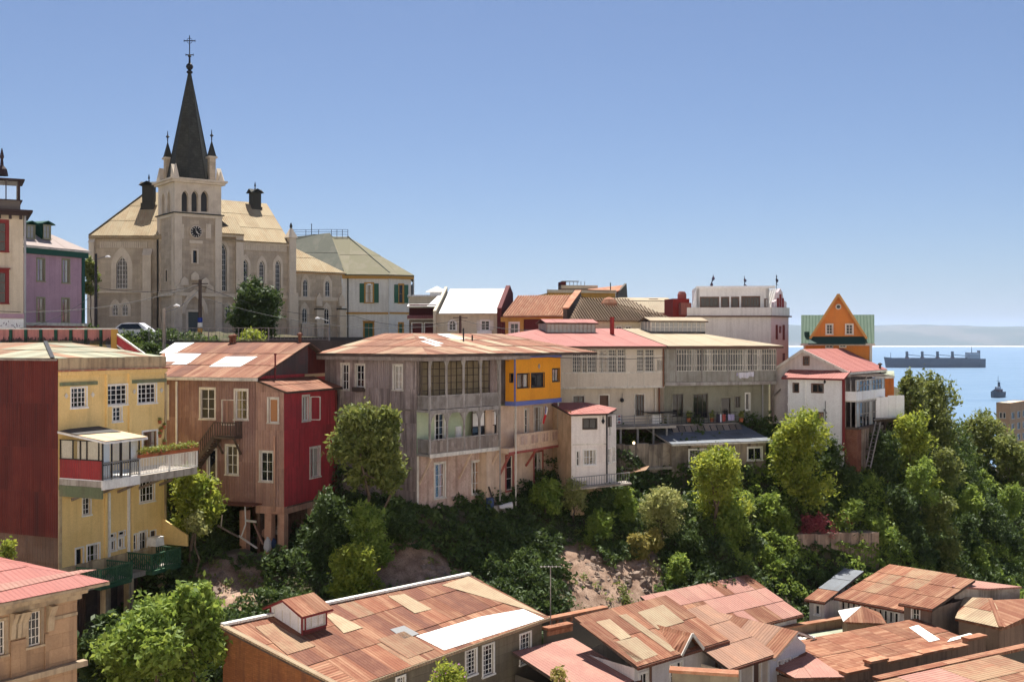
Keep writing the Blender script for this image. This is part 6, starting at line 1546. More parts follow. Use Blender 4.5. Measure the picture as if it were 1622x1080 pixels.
for (x, y) in ((-.8, S - .8), (-S + .8, .8), (-S + .8, S - .8)):
    h0, h1, h2, h3 = zc + .34, zpx(248), zpx(218), zpx(202)
    tu = MB().box(x - .34, x + .34, y - .34, y + .34, h0, h1).build('turret', MATS['church stone'], b.root)
    MB().box(x - .5, x + .5, y - .5, y + .5, h1, h1 + .2).build('turret_cornice', MATS['church trim'], tu)
    mb = MB(); b4 = [V(x + s * .4, y + t_ * .4, h1 + .2) for s, t_ in ((-1, -1), (1, -1), (1, 1), (-1, 1))]
    for i in range(4): mb.poly([b4[i], b4[(i + 1) % 4], V(x, y, h2)])
    mb.build('turret_spire', MATS['tower slate'], tu)
    MB().lathe((x, y, h2 - .1), [(.06, 0), (.06, .4), (.22, .55), (.06, .75), (.03, h3 - h2 + .1)], 8).build('finial', MATS['black iron'], tu)
for (x, y, dx, dy) in ((.35, 0.1, -1, 0), (-S - .35, 0.1, 1, 0), (.35, S, -1, 0)):
    MB().prism([V(x, y - .25, zc + .34), V(x + dx * 1.3, y - .25, zc + .34), V(x + dx * 1.1, y - .25, zc + 1.9)], (0, .5, 0)).build('gablet', MATS['church trim'], b.root)
for y0_ in (.1, S * .5, S - .1):
    MB().prism([V(.3, y0_ - .3, zc + .34), V(.3, y0_ + .3, zc + .34), V(.1, y0_, zc + (1.9 if y0_ < S - .2 else 1.4))], (-.3, 0, 0)).build('gablet', MATS['church trim'], b.root) if y0_ != S * .5 else None

# nave to the right of the tower: bay with the tall window, then three lancets
xs = -1.2
ze = b.zR(365, 371, xs); yA = b.y(345.5, 0); yB = b.y(383, xs); yC = b.y(456, xs)
facade(b, 'R', xs, S, yB, z0, ze, [(346.5, 359, 386, 461, dict(arch=1.1, nx=4, ny=9, **lead)), (357, 365.5, 482, 503, dict(arch=.9, nx=2, ny=3, trim=.2, casing=MATS['church trim'], sash=MATS['white paint']))], MATS['church stone'], depth=.3)
ze2 = b.zR(420, 384, xs)
facade(b, 'R', xs, yB, yC, z0, ze2, [(384, 393, 411, 459, dict(arch=1.0, nx=3, ny=7, **lead)), (410.5, 419, 413, 448, dict(arch=1.0, nx=3, ny=6, **lead)), (436, 444.5, 412, 462, dict(arch=1.0, nx=3, ny=7, **lead)),
        (436.5, 444.5, 487, 503, dict(arch=.9, nx=2, ny=3, trim=.2, casing=MATS['church trim'], sash=MATS['white paint']))], MATS['church stone'], depth=.3)
MB().box(xs - .1, xs + .3, yB - .8, yB + .1, z0, ze).build('buttress', MATS['church trim'], b.root)
pbox(MB(), 'R', xs, S, yC, .003, .2, b.zR(400, 470, xs) - .15, b.zR(400, 468, xs) + .1).build('string_course', MATS['church trim'], b.root)
mb = MB(); n = 26
for k in range(n):
    y = yB + .3 + (yC - yB - .6) * k / (n - 1); pbox(mb, 'R', xs, y - .09, y + .09, .003, .12, ze2 - 1.0, ze2 - .3)
tag(mb.build('corbels', MATS['church trim'], b.root), kind='stuff')
pbox(MB(), 'R', xs, yB, yC + .1, .0, .3, ze2 - .3, ze2).build('cornice', MATS['church trim'], b.root)
pbox(MB(), 'R', xs, S, yB + .05, .0, .34, ze - .32, ze).build('cornice', MATS['church trim'], b.root)
# far corner pier with pinnacle
yP = b.y(466.5, xs)
MB().box(xs - .6, xs + .45, yC, yP, z0, b.zR(460, 377, xs)).build('corner_pier', MATS['church trim'], b.root)
MB().box(xs - .7, xs + .7, yC - .15, yP + .15, z0, b.zR(460, 464, xs)).build('corner_pier', MATS['church trim'], b.root)
px_, py_ = xs - .05, (yC + yP) / 2; zp0, zp1 = b.zR(460, 377, xs), b.zR(460, 353, xs)
mb = MB(); b4 = [V(px_ + s * .62, py_ + t_ * .62, zp0) for s, t_ in ((-1, -1), (1, -1), (1, 1), (-1, 1))]
for i in range(4): mb.poly([b4[i], b4[(i + 1) % 4], V(px_, py_, zp1 - .4)])
mb.build('pinnacle', MATS['church trim'], b.root); MB().lathe((px_, py_, zp1 - .7), [(.1, 0), (.18, .3), (.05, .7)], 8).build('finial', MATS['tower slate'], b.root)
# left wing, nearly square to the view
w2 = Sub(b, 147, 123.5, 88)
with w2:
    L2 = w2.y(256); zw = w2.zR(200, 374)
    facade(w2, 'R', 0, 0, L2, z0, zw, [(184, 202, 406, 457, dict(arch=1.0, nx=4, ny=7, trim=.55, casing=MATS['church trim'], sash=MATS['white paint'], recess=.25)),
          (178, 187, 481, 500, dict(arch=.9, nx=2, ny=3, trim=.3, casing=MATS['church trim'], sash=MATS['white paint'])), (193.5, 203, 480, 500, dict(arch=.9, nx=2, ny=3, trim=.3, casing=MATS['church trim'], sash=MATS['white paint']))], MATS['church stone'], depth=.3)
    shell(w2, -12, 0, 0, L2, z0, zw, MATS['church stone'], 'R')
    pbox(MB(), 'R', 0, 0, L2, .003, .18, w2.zR(200, 464), w2.zR(200, 461)).build('string_course', MATS['church trim'], b.root)
    mb = MB()
    for k in range(22): y = .9 + (w2.y(232) - .9) * k / 21; pbox(mb, 'R', 0, y - .09, y + .09, .003, .12, zw - 1.35, zw - .65)
    tag(mb.build('corbels', MATS['church trim'], b.root), kind='stuff')
    pbox(MB(), 'R', 0, -.35, L2 + .1, -.1, .4, zw - .35, zw + .02).build('cornice', MATS['church roof sheet'], b.root)
    for u0, u1, v0 in ((228, 241, 405), (143, 151, 385)):
        bt = MB().box(.0, .55, w2.y(u0), w2.y(u1), z0, w2.zR(u0, v0)).build('buttress', MATS['church trim'], b.root)
        MB().box(-.02, .75, w2.y(u0) - .1, w2.y(u1) + .1, z0, w2.zR(u0, 464)).build('buttress_foot', MATS['church trim'], bt)
        MB().prism([V(0, w2.y(u0) - .06, w2.zR(u0, v0)), V(.62, w2.y(u0) - .06, w2.zR(u0, v0)), V(0, w2.y(u0) - .06, w2.zR(u0, v0) + .8)], (0, w2.y(u1) - w2.y(u0) + .12, 0)).build('cap', MATS['church trim'], bt)
    mb = MB().tube(V(.15, w2.y(250), z0), V(.15, w2.y(250), zw - .4), .09); mb.build('down_pipe', MATS['tower slate'], b.root)
    # pitched roof of the wing: slopes back from the eave, hipped on the left
    h = w2.loc(P(232, 305, 130)); e0, e1 = V(.35, -.3, zw), V(.35, L2 + .2, zw)
    roof(w2, [[e0, e1, V(h.x, L2 + .2, h.z), V(h.x, h.y, h.z)], [V(-13, -.3, zw), e0, V(h.x, h.y, h.z)]], MATS['church roof sheet'], [MATS['church roof sheet']], (1.6, 3.0), thick=.15)
    MB().bar(e0 + V(0, 0, .1), V(h.x, h.y, h.z + .1), .2, .1).build('hip_cap', MATS['tower slate'], b.root)
    q = w2.loc(P(236, 316, 128))
    def vent(bb, q, w_, h_):
        v_ = MB().box(q.x - w_, q.x + w_, q.y - w_, q.y + w_, q.z - 1.2, q.z + h_).build('roof_turret', MATS['tower slate'], b.root)
        MB().box(q.x - w_ * 1.2, q.x + w_ * 1.2, q.y - w_ * 1.2, q.y + w_ * 1.2, q.z - 1.5, q.z - .5).build('base', MATS['tower slate'], v_)
        for s_ in (0, 1):
            a = (V(q.x - w_ * 1.6, q.y, 0), V(q.x + w_ * 1.6, q.y, 0)) if s_ else (V(q.x, q.y - w_ * 1.6, 0), V(q.x, q.y + w_ * 1.6, 0))
            zt_ = q.z + h_
            mb = MB(); e_ = w_ * 1.5
            b4 = [V(q.x + s * e_, q.y + t_ * e_, zt_ - .05) for s, t_ in ((-1, -1), (1, -1), (1, 1), (-1, 1))]
            tp = [V(q.x - (e_ if s_ else 0), q.y - (0 if s_ else e_), zt_ + .45), V(q.x + (e_ if s_ else 0), q.y + (0 if s_ else e_), zt_ + .45)]
            if s_: mb.poly([b4[0], b4[1], tp[1], tp[0]]).poly([b4[3], b4[2], tp[1], tp[0]])
            else: mb.poly([b4[0], b4[3], tp[1], tp[0]]).poly([b4[1], b4[2], tp[1], tp[0]])
            mb.build('cap', MATS['tower slate'], v_)
        MB().lathe((q.x, q.y, q.z + h_ + .4), [(.1, 0), (.05, .3), (.12, .45), (.02, .95)], 7).build('finial', MATS['tower slate'], v_)
    vent(w2, q, .62, 1.6)
# nave roof
za = ze2 + .0
rA = b.loc(P(345, 317, 131)); rB = b.loc(P(420, 322, 135.5)); zr_ = (rA.z + rB.z) / 2
eA, eB = V(xs + .35, S - .5, za), V(xs + .35, yC + .2, za)
rx = (rA.x + rB.x) / 2
roof(b, [[eA, eB, V(rx, rB.y, zr_), V(rx, S - 1.5, zr_)], [eB, V(rx * 2, yC + .2, za), V(rx, rB.y, zr_)]], MATS['church roof sheet'], [MATS['church roof sheet']], (1.5, 2.6), thick=.15)
# raised eave over the bay beside the tower
roof(b, [[V(xs + .5, S - .2, ze), V(xs + .5, yB + .1, ze), V(xs - 2.2, yB + .1, ze + 2.2), V(xs - 2.2, S - .2, ze + 2.2)]], MATS['church roof sheet'], [MATS['church roof sheet']], (1.6, 3), thick=.15)
MB().prism([V(xs - .6, S + .15, ze + 2.0), V(xs - .6, S + 2.1, ze + .65), V(xs - .6, S + .15, ze + .65)], (-.15, 0, 0)).build('flashing', MATS['tower slate'], b.root)
vent(b, b.loc(P(404, 322, 133.5)), .55, 1.25)
shell(b, rx * 2, xs, S, yC, z0, za - .2, MATS['church stone'], 'R')
# sacristy wing to the right
yS0, yS1 = yP + .1, b.y(541.5, xs - 1.0); xq = xs - 1.0
zsx = b.zR(500, 431, xq)
sl_ = dict(nx=2, ny=3, trim=.28, casing=MATS['church trim'], sash=MATS['white paint'])
facade(b, 'R', xq, yS0, yS1, z0, zsx, [(480, 487.5, 441, 470, dict(arch=1.0, **sl_)), (515, 522.5, 443, 470, dict(arch=1.0, **sl_)), (478.5, 486.5, 486, 512, dict(arch=1.0, **sl_)), (513.5, 521.5, 486, 513, dict(arch=1.0, **sl_))], MATS['church stone'])
pbox(MB(), 'R', xq, yS0, yS1 + .1, .003, .14, b.zR(500, 475, xq) - .1, b.zR(500, 472, xq) + .1).build('string_course', MATS['church trim'], b.root)
pbox(MB(), 'R', xq, yS0, yS1 + .1, .0, .25, zsx - .2, zsx).build('cornice', MATS['ochre trim'], b.root)
for u in (503.5, 539):
    y = b.y(u, xq); bt = MB().box(xq, xq + .7, y - .45, y + .45, z0, b.zR(u, 489, xq)).build('buttress', MATS['church trim'], b.root)
    MB().prism([V(xq, y - .38, b.zR(u, 485, xq)), V(xq + .45, y - .38, b.zR(u, 485, xq)), V(xq + .45, y + .38, b.zR(u, 485, xq)), V(xq, y + .38, b.zR(u, 485, xq))], (0, 0, .9)).build('cap', MATS['church trim'], bt)
    MB().prism([V(xq, y - .38, b.zR(u, 485, xq) + .9), V(xq, y + .38, b.zR(u, 485, xq) + .9), V(xq, y, b.zR(u, 485, xq) + 1.6)], (.4, 0, 0)).build('gablet', MATS['church trim'], bt)
    MB().box(xq - .1, xq + .76, y - .5, y + .5, b.zR(u, 489, xq) - .15, b.zR(u, 489, xq) + .02).build('coping', MATS['tower slate'], bt)
zl = b.zR(468, 399, xq - 4)
roof(b, [[V(xq + .4, yS0, zsx), V(xq + .4, yS1 + .3, zsx), V(xq - 4, yS0 + 1.2, zl + .9), V(xq - 4, yS0, zl + .9)]], MATS['church roof sheet'], [MATS['church roof sheet']], (1.4, 3), thick=.15)
shell(b, xq - 8, xq, yS0, yS1, z0, zsx - .1, MATS['church stone'], 'R')
MB().box(xq + .02, xq + .35, yS0 + 1.2, b.y(496, xq), z0, b.zR(490, 513, xq)).build('plinth_block', MATS['church trim'], b.root)

# == white hotel with green shutters next to the church
mat('hotel white', (.58, .575, .55), .9, .02, (.51, .50, .475), .5, .4, streak=.12)
mat('hotel ochre', (.50, .28, .075), .85, .03)
mat('shutter green', (.045, .14, .09), .7, .06, planks=.12)
mat('hotel roof', (.27, .25, .15), .85, .04, (.33, .29, .2), .4, .5, streak=.2, dirt=(.18, .16, .11))
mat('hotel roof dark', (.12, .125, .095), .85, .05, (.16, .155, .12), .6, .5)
b = Bld('shutter_hotel', 'white two storey hotel with green shutters and olive hipped roof', 'hotel', 543, 148, 84, 56.5)
z0 = b.zR(543, 560); zt = b.zR(543, 441); L = b.y(616)
def shut(b, pl, c, r, w_, side):
    for s in side:
        a = r[0] - .14 - w_ if s < 0 else r[1] + .14
        sh = pbox(MB(), pl, c, a, a + w_, .05, .10, r[2], r[3]).build('shutter', MATS['shutter green'], b.root)
        mb = MB()
        for k in range(7): z = r[2] + (r[3] - r[2]) * (k + .5) / 7; pbox(mb, pl, c, a + .06, a + w_ - .06, .10, .125, z - .06, z + .06)
        mb.build('louvres', MATS['shutter green'], sh)
oc = dict(trim=.16, casing=MATS['hotel ochre'], sash=MATS['hotel ochre'], sill=True)
wr = (578.5, 591, 449, 479.5)
facade(b, 'R', 0, 0, L, z0, zt, [wr + (dict(nx=2, ny=2, curtain=(MATS['curtain'], .6), pane=MATS['glass clear'], **oc),), (577, 591, 511, 540, dict(nx=2, ny=1, pane=MATS['shutter green'], hood=.3, **oc))], MATS['hotel white'])
shut(b, 'R', 0, b.rect('R', 0, *wr), .62, (-1, 1))
for v in (440, 496): pbox(MB(), 'R', 0, 0, L + .02, .003, .1, b.zR(580, v + 1.5), b.zR(580, v - 1.5)).build('string_course', MATS['hotel ochre'], b.root)
pbox(MB(), 'R', 0, -.1, L + .1, .0, .35, zt, zt + .5).build('cornice', MATS['hotel ochre'], b.root)
h2 = Sub(b, 616, b.YR(616), 58)
with h2:
    L2 = h2.y(651)
    wr = (632, 638.5, 451, 480)
    facade(h2, 'R', 0, 0, L2, z0, zt, [wr + (dict(nx=1, ny=2, **oc),), (632, 638, 512, 540, dict(nx=1, ny=1, pane=MATS['shutter green'], **oc))], MATS['hotel white'])
    shut(h2, 'R', 0, h2.rect('R', 0, *wr), .6, (-1, 1))
    for v in (440, 496): pbox(MB(), 'R', 0, 0, L2 + .02, .003, .1, h2.zR(635, v + 1.5), h2.zR(635, v - 1.5)).build('string_course', MATS['hotel ochre'], b.root)
    pbox(MB(), 'R', 0, 0, L2 + .3, .0, .35, zt, zt + .5).build('cornice', MATS['hotel ochre'], b.root)
    e2 = h2.xf @ V(.4, L2 + .3, 0)
    MB().tube(V(.1, -.05, z0), V(.1, -.05, zt), .07).build('down_pipe', MATS['hotel white'], b.root)
for u in (551,): y = b.y(u); MB().tube(V(.1, y, z0), V(.1, y, zt), .08).build('down_pipe', MATS['tower slate'], b.root)
Lx = -16
tl, tr_ = b.loc(P(465, 376, 158)), b.loc(P(525, 375, 157)); tr2 = V(tr_.x, b.y(551, tr_.x), tr_.z)
zr_ = tr_.z; ze = zt + .5
c0, c1, c2, c3 = V(.4, -.5, ze), V(.4, L + .1, ze), V(e2.x, e2.y, ze), V(Lx, e2.y, ze)
k0 = b.loc(P(553, 427, 127.5)); k0 = V(.4, .4, ze)
roof(b, [[k0, c1, V(tr2.x, tr2.y, zr_), V(tr_.x, tr_.y, zr_)], [c1, c2, V(tr2.x, tr2.y, zr_)], [c2, c3, V(tr2.x - 4, tr2.y, zr_), V(tr2.x, tr2.y, zr_)]], MATS['hotel roof'], [MATS['hotel roof']], (2.6, 6), thick=.15, jitter=.004)
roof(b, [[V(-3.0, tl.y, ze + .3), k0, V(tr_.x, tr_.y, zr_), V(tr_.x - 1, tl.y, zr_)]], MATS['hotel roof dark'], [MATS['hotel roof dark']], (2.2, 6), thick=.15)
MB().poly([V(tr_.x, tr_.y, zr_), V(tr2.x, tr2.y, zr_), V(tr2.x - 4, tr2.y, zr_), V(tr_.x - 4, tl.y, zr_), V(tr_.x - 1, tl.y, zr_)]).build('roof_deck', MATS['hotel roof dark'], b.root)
MB().bar(k0 + V(0, 0, .1), V(tr_.x, tr_.y, zr_ + .1), .25, .1).build('hip_cap', MATS['hotel roof'], b.root)
MB().bar(c1 + V(-.6, 0, .35), V(tr2.x, tr2.y, zr_ + .08), .16, .12).build('hip_cap', MATS['hotel roof dark'], b.root)
MB().box(Lx, e2.x, e2.y - .1, e2.y, z0, zt).box(Lx, Lx + .1, -6, e2.y, z0, zt).box(Lx, 0, -.1, 0, z0, zt).build('wall', MATS['hotel white'], b.root)
mb = MB(); pts = [V(tr_.x - 1, tl.y, zr_), V(tr_.x, tr_.y, zr_), V(tr2.x, tr2.y, zr_)]
for a, c in zip(pts[:-1], pts[1:]):
    for hh in (.35, .7, 1.02): mb.bar(a + V(0, 0, hh), c + V(0, 0, hh), .05)
    for k in range(4): q = a.lerp(c, k / 3); mb.bar(q, q + V(0, 0, 1.05), .07, .07, (1, 0, 0))
mb.build('roof_railing', MATS['dark metal'], b.root)
q = b.loc(P(493.5, 375, 158)); MB().tube(V(q.x, q.y, zr_), V(q.x, q.y, zr_ + 1.9), .05).lathe((q.x, q.y, zr_ + 1.75), [(.02, 0), (.12, .1), (.02, .22)], 8).build('mast', MATS['dark metal'], b.root)

# == purple house, tower house at the far left
mat('purple stucco', (.255, .165, .205), .9, .02, (.29, .19, .235), .6, .4, streak=.2, dirt=(.19, .12, .15))
mat('teal trim', (.018, .075, .055), .7, .05)
mat('purple roof', (.50, .41, .37), .85, .04, (.44, .36, .32), .5, .4)
mat('frame olive', (.30, .29, .19), .7, .05)
b = Bld('purple_house', 'purple two storey house with dark green cornice and two dormers', 'house', 38, 92, 25, 58.3)
z0 = b.zR(38, 520); zt = b.zR(38, 400); L = b.y(133)
ol = dict(trim=.10, casing=MATS['frame olive'], sash=MATS['frame olive'], nx=2, ny=2, curtain=(MATS['curtain'], .6), pane=MATS['glass clear'])
facade(b, 'R', 0, 0, L, z0, zt, [(59, 70, 410, 445, ol), (99, 109.5, 411, 448, ol), (59, 70, 472, 510, ol), (98.5, 109, 473, 511, ol)], MATS['purple stucco'])
shell(b, -8, 0, 0, L, z0, zt, MATS['purple stucco'], 'R')
pbox(MB(), 'R', 0, -.1, L + .25, .0, .3, zt - .05, zt + .42).build('cornice', MATS['teal trim'], b.root)
pbox(MB(), 'R', 0, -.1, L + .35, .0, .42, zt + .42, zt + .56).build('cornice', MATS['offwhite paint'], b.root)
pbox(MB(), 'R', 0, L - .28, L + .03, .003, .1, z0, zt - .05).build('corner_board', MATS['teal trim'], b.root)
pbox(MB(), 'R', 0, -.1, L + .4, .003, .45, z0 + .25, z0 + .5).build('ledge', MATS['offwhite paint'], b.root)
pbox(MB(), 'R', 0, -.1, L + .4, .003, .4, z0 - .1, z0 + .247).build('plinth', MATS['rose trim'], b.root)
pk = b.loc(P(80, 362, 96)); ze = zt + .56
roof(b, [[V(.4, -.1, ze), V(.4, L + .35, ze), V(-3.5, L - 3.2, ze + 2.3), V(-3.5, -.1, ze + 2.3)], [V(.4, L + .35, ze), V(-8, L + .35, ze), V(-3.5, L - 3.2, ze + 2.3)]], MATS['purple roof'], [MATS['purple roof']], (1.3, 5), thick=.12)
for u0, u1 in ((40, 55), (66, 80)):
    r_ = b.rect('R', -.9, u0, u1, 355, 388)
    dm = MB().box(-3.2, -.9, r_[0], r_[1], r_[2], r_[3]).build('dormer', MATS['teal trim'], b.root)
    window(b, 'R', -.9 + .1, (r_[0] + .12, r_[1] - .12, r_[2] + .55, r_[3] - .12), dm, nx=2, ny=2, trim=.06, casing=MATS['frame olive'], recess=.06, pane=MATS['glass pale'])
    roof(b, [[V(-.6, r_[0] - .25, r_[3] + .02), V(-.6, (r_[0] + r_[1]) / 2, r_[3] + .28), V(-3.2, (r_[0] + r_[1]) / 2, r_[3] + .28), V(-3.2, r_[0] - .25, r_[3] + .02)], [V(-.6, (r_[0] + r_[1]) / 2, r_[3] + .28), V(-.6, r_[1] + .25, r_[3] + .02), V(-3.2, r_[1] + .25, r_[3] + .02), V(-3.2, (r_[0] + r_[1]) / 2, r_[3] + .28)]], MATS['teal trim'], None, parent=dm, thick=.1)
mat('tower cream', (.48, .415, .325), .92, .02, (.42, .355, .27), .5, .5, streak=.25, dirt=(.3, .23, .17))
b = Bld('tower_house', 'cream corner house with dark wooden lookout tower at the left edge', 'house', 37, 86, -27, 58)
z0 = b.zF(20, 530); zt = b.zF(37, 342); xl = b.x(-60)
mr = dict(trim=.22, casing=MATS['dark red trim'], sash=MATS['dark red trim'], nx=2, ny=3)
facade(b, 'F', 0, xl, 0, z0, zt, [(-12, 9.5, 352, 398, mr), (-14, 9.5, 431, 480, dict(hood=.35, **mr))], MATS['tower cream'])
shell(b, xl, 0, 0, 6, z0, zt, MATS['tower cream'], 'F')
MB().box(xl, .35, -.3, 6, zt, zt + .25).build('cornice', mat('tower dark', (.045, .028, .028), .7, .05), b.root)
MB().box(xl, .65, -.6, 6.3, zt + .25, zt + .42).build('eave', MATS['tower dark'], b.root)
for k in range(9): x = -.2 - .75 * k; MB().box(x - .1, x + .1, -.45, -.05, zt - .3, zt).build('corbel', MATS['tower dark'], b.root)
pbox(MB(), 'F', 0, xl, .05, .003, .08, b.zF(20, 504), b.zF(20, 497)).build('string_course', MATS['purple stucco'], b.root)
zl0, zl1 = b.zF(30, 337), b.zF(30, 318)
lk = MB().box(xl, -.2, .2, 3.2, zl0, zl1).build('lookout', mat('lookout board', (.14, .12, .105), .85, .05, planks=.25), b.root)
zl2 = b.zF(30, 286)
for x in (xl, -4.2, -2.2, -.35):
    for y in (.25, 3.1): MB().box(x, x + .14, y, y + .14, zl1, zl2).build('post', MATS['tower dark'], lk)
MB().box(xl, -.05, .1, 3.3, zl1, zl1 + .08).build('sill', MATS['tower dark'], lk)
for (x0, x1) in ((-4.05, -2.25), (-2.05, -.4)): MB().box(x0, x1, .3, .32, zl1 + .08, zl2).build('pane', MATS['glass clear'], lk); MB().box((x0 + x1) / 2 - .04, (x0 + x1) / 2 + .04, .26, .36, zl1 + .08, zl2).build('mullion', MATS['tower dark'], lk)
MB().box(xl, .1, -.1, 3.5, zl2, zl2 + .12).build('lookout_roof', MATS['tower dark'], b.root)
MB().prism([V(xl, .3, zl2 + .12), V(-1.6, .3, zl2 + .12), V(-2.2, 1.0, zl2 + .75), V(xl, 1.0, zl2 + .75)], (0, 2.0, 0)).build('lookout_roof', MATS['tower dark'], b.root)
q = b.loc(P(3, 275, 88)); MB().lathe((q.x, q.y, zl2 + .7), [(.5, 0), (.4, .5), (.15, .8), (.1, 1.3), (.18, 1.5), (.03, 2.2)], 8).build('finial', MATS['tower dark'], b.root)
# painted lettering band along its foot
pbox(MB(), 'F', 0, xl, .02, .003, .03, b.zF(20, 522), b.zF(20, 505)).build('painted_band', MATS['white stucco'], b.root)
mb = MB(); g = random.Random(3)
for k in range(26):
    x = -.3 - .19 * k; z = b.zF(20, 513) + g.uniform(-.2, .2); mb.bar(V(x, -.035, z), V(x + g.uniform(-.2, .2), -.035, z + g.uniform(-.3, .3)), .05, .012, (0, 1, 0))
mb.build('graffiti', mat('graffiti', (.12, .06, .12), .8, 0), b.root)
MB().tube(V(.12, .1, z0), V(.12, .1, zt), .09).build('down_pipe', MATS['grey pipe'], b.root)

# == roofs of the upper town between hotel and sea
mat('town cream', (.50, .45, .34), .9, .02, (.44, .39, .29), .5, .4, streak=.15)
mat('white roof', (.78, .76, .72), .6, .02, (.72, .70, .66), .5, .3, corr=.3)
mat('maroon wall', (.115, .03, .03), .85, .05)
mat('clay tile', (.36, .155, .085), .85, .12, (.46, .25, .15), 1.2, .5, grain=.25)
mat('clay tile dark', (.23, .15, .095), .9, .12, (.30, .20, .12), 1.0, .6, grain=.3)
mat('ochre wall', (.40, .245, .065), .9, .03, (.34, .2, .055), .5, .4, streak=.2)
def ribs(b, fr, a0, a1, h, step, r, m, parent):
    """the rounded rows of a clay tile roof, one part per row"""
    p0, t, w, n = fr; k = int((a1 - a0) / step)
    for i in range(k + 1):
        a = a0 + (a1 - a0) * i / k; MB().tube(p0 + t * a + n * .03, p0 + t * a + w * h + n * .03, r, r, 6, False).build('tile_row', m, parent)
b = Bld('white_roof_house', 'cream house with bright white metal roof between two gable walls', 'house', 691, 112, 99, 55)
z0 = b.zR(700, 560); zt = b.zR(700, 497); L = b.y(790)
facade(b, 'R', 0, 0, L, z0, zt, [(711, 722, 508, 523, dict(arch=.5, nx=2, ny=3, trim=.12)), (762, 775, 508, 523, dict(nx=2, ny=3, trim=.1))], MATS['town cream'])
for s in (-1, 1):
    r_ = b.rect('R', 0, 762, 775, 508, 523); a = r_[0] - .1 - .35 if s < 0 else r_[1] + .1; pbox(MB(), 'R', 0, a, a + .35, .03, .08, r_[2], r_[3]).build('shutter', MATS['offwhite paint'], b.root)
r_ = b.rect('R', 0, 757, 780, 524, 535); pbox(MB(), 'R', 0, r_[0], r_[1], .003, .5, r_[2], r_[3]).build('planter_box', MATS['white stucco'], b.root)
rt = b.loc(P(712, 458, 117)); xr, zr_ = rt.x, rt.z
ro, fr = roof(b, [[V(.3, b.y(695, .3), zt), V(.3, b.y(787, .3), zt), V(xr, b.y(787, .3), zr_), V(xr, b.y(695, .3), zr_)]], MATS['town cream'], [MATS['white roof']], (1.3, 8), thick=.12, jitter=.003)
shell(b, xr * 2, 0, 0, L, z0, zt - .05, MATS['town cream'], 'R')
ya, yb_ = b.y(692, 0), b.y(790, 0)
MB().prism([V(.35, 0 - .25, z0), V(.35, -.25, zt + .3), V(xr, -.25, zr_ + .25), V(xr, -.25, z0)], (0, .3, 0)).build('gable_wall', MATS['town cream'], b.root)
MB().prism([V(.45, L - .1, z0), V(.45, L - .1, zt + .55), V(xr, L - .1, zr_ + .35), V(xr - 2, L - .1, zr_ - .4), V(xr - 2, L, z0)], (0, .45, 0)).build('gable_wall', MATS['maroon wall'], b.root)
b = Bld('ochre_tile_house', 'ochre house with ribbed terracotta tile roof and maroon garage door', 'house', 793, 110, 106, 55)
z0 = b.zR(800, 555); zt = b.zR(800, 502); L = b.y(895)
facade(b, 'R', 0, 0, L, z0, zt, [(808, 821, 512, 530, dict(nx=2, ny=2, trim=.15)), (830, 855, 506, 530, dict(nx=1, ny=1, trim=.02, casing=MATS['maroon wall'], sash=MATS['maroon wall'], pane=MATS['maroon wall'], sill=False, name='garage_door')), (794, 799, 511, 540, dict(nx=1, ny=1, trim=.08, casing=MATS['maroon wall'], sash=MATS['maroon wall'], pane=MATS['maroon wall'], sill=False, name='door'))], MATS['ochre wall'])
rt = b.loc(P(822, 469, 115)); xr, zr_ = rt.x, rt.z
ro, fr = roof(b, [[V(.4, b.y(797, .4), zt + .05), V(.4, b.y(893, .4), zt + .05), V(xr, b.y(893, .4), zr_), V(xr, b.y(797, .4), zr_)]], MATS['clay tile'], None, thick=.12)
ribs(b, fr[0], 0, (fr[0][1]).dot(V(.4, b.y(893, .4), 0) - V(.4, b.y(797, .4), 0)), 6.0 if False else (V(xr, 0, zr_) - V(.4, 0, zt)).length, .26, .085, MATS['clay tile'], ro)
shell(b, xr * 2, 0, 0, L, z0, zt - .05, MATS['ochre wall'], 'R')
MB().prism([V(.4, L - .1, z0), V(.4, L - .1, zt + .7), V(xr, L - .1, zr_ + .4), V(xr - 1, L - .1, zr_), V(xr - 1, L, z0)], (0, .4, 0)).build('gable_wall', mat('dark gable', (.12, .105, .085), .9, .03), b.root)
MB().prism([V(.45, L - .2, zt + .72), V(xr, L - .2, zr_ + .42), V(xr, L - .2, zr_ + .55), V(.45, L - .2, zt + .85)], (0, .7, 0)).build('coping', MATS['clay tile'], b.root)
b = Bld('brown_tile_house', 'low house under a wide brown tiled hipped roof', 'house', 905, 104, 80, 55)
zt = b.zR(950, 508); z0 = b.zR(950, 560); L = b.y(1062)
facade(b, 'R', 0, 0, L, z0, zt, [(976, 985, 517, 522, dict(nx=2, ny=1, trim=.03, sill=False)), (991, 1000, 517, 522, dict(nx=2, ny=1, trim=.03, sill=False))], MATS['town cream'])
shell(b, -9, 0, 0, L, z0, zt, MATS['town cream'], 'R')
h0, h1 = b.loc(P(920, 472, 110)), b.loc(P(992, 487, 111))
hz_ = b.loc(P(920, 472, 110)).z
h1 = V(h1.x, h1.y, h1.z)
ro, fr = roof(b, [[V(.4, b.y(902, .4), zt + .02), V(.4, L + .4, zt + .02), h1, h0], [V(.4, L + .4, zt + .02), V(-9, L + .4, zt), h1]], MATS['clay tile dark'], None, thick=.12)
p0, t, w, n = fr[0]
poly = [((p - p0).dot(t), (p - p0).dot(w)) for p in (V(.4, b.y(902, .4), zt + .02), V(.4, L + .4, zt + .02), h1, h0)]
a = .1
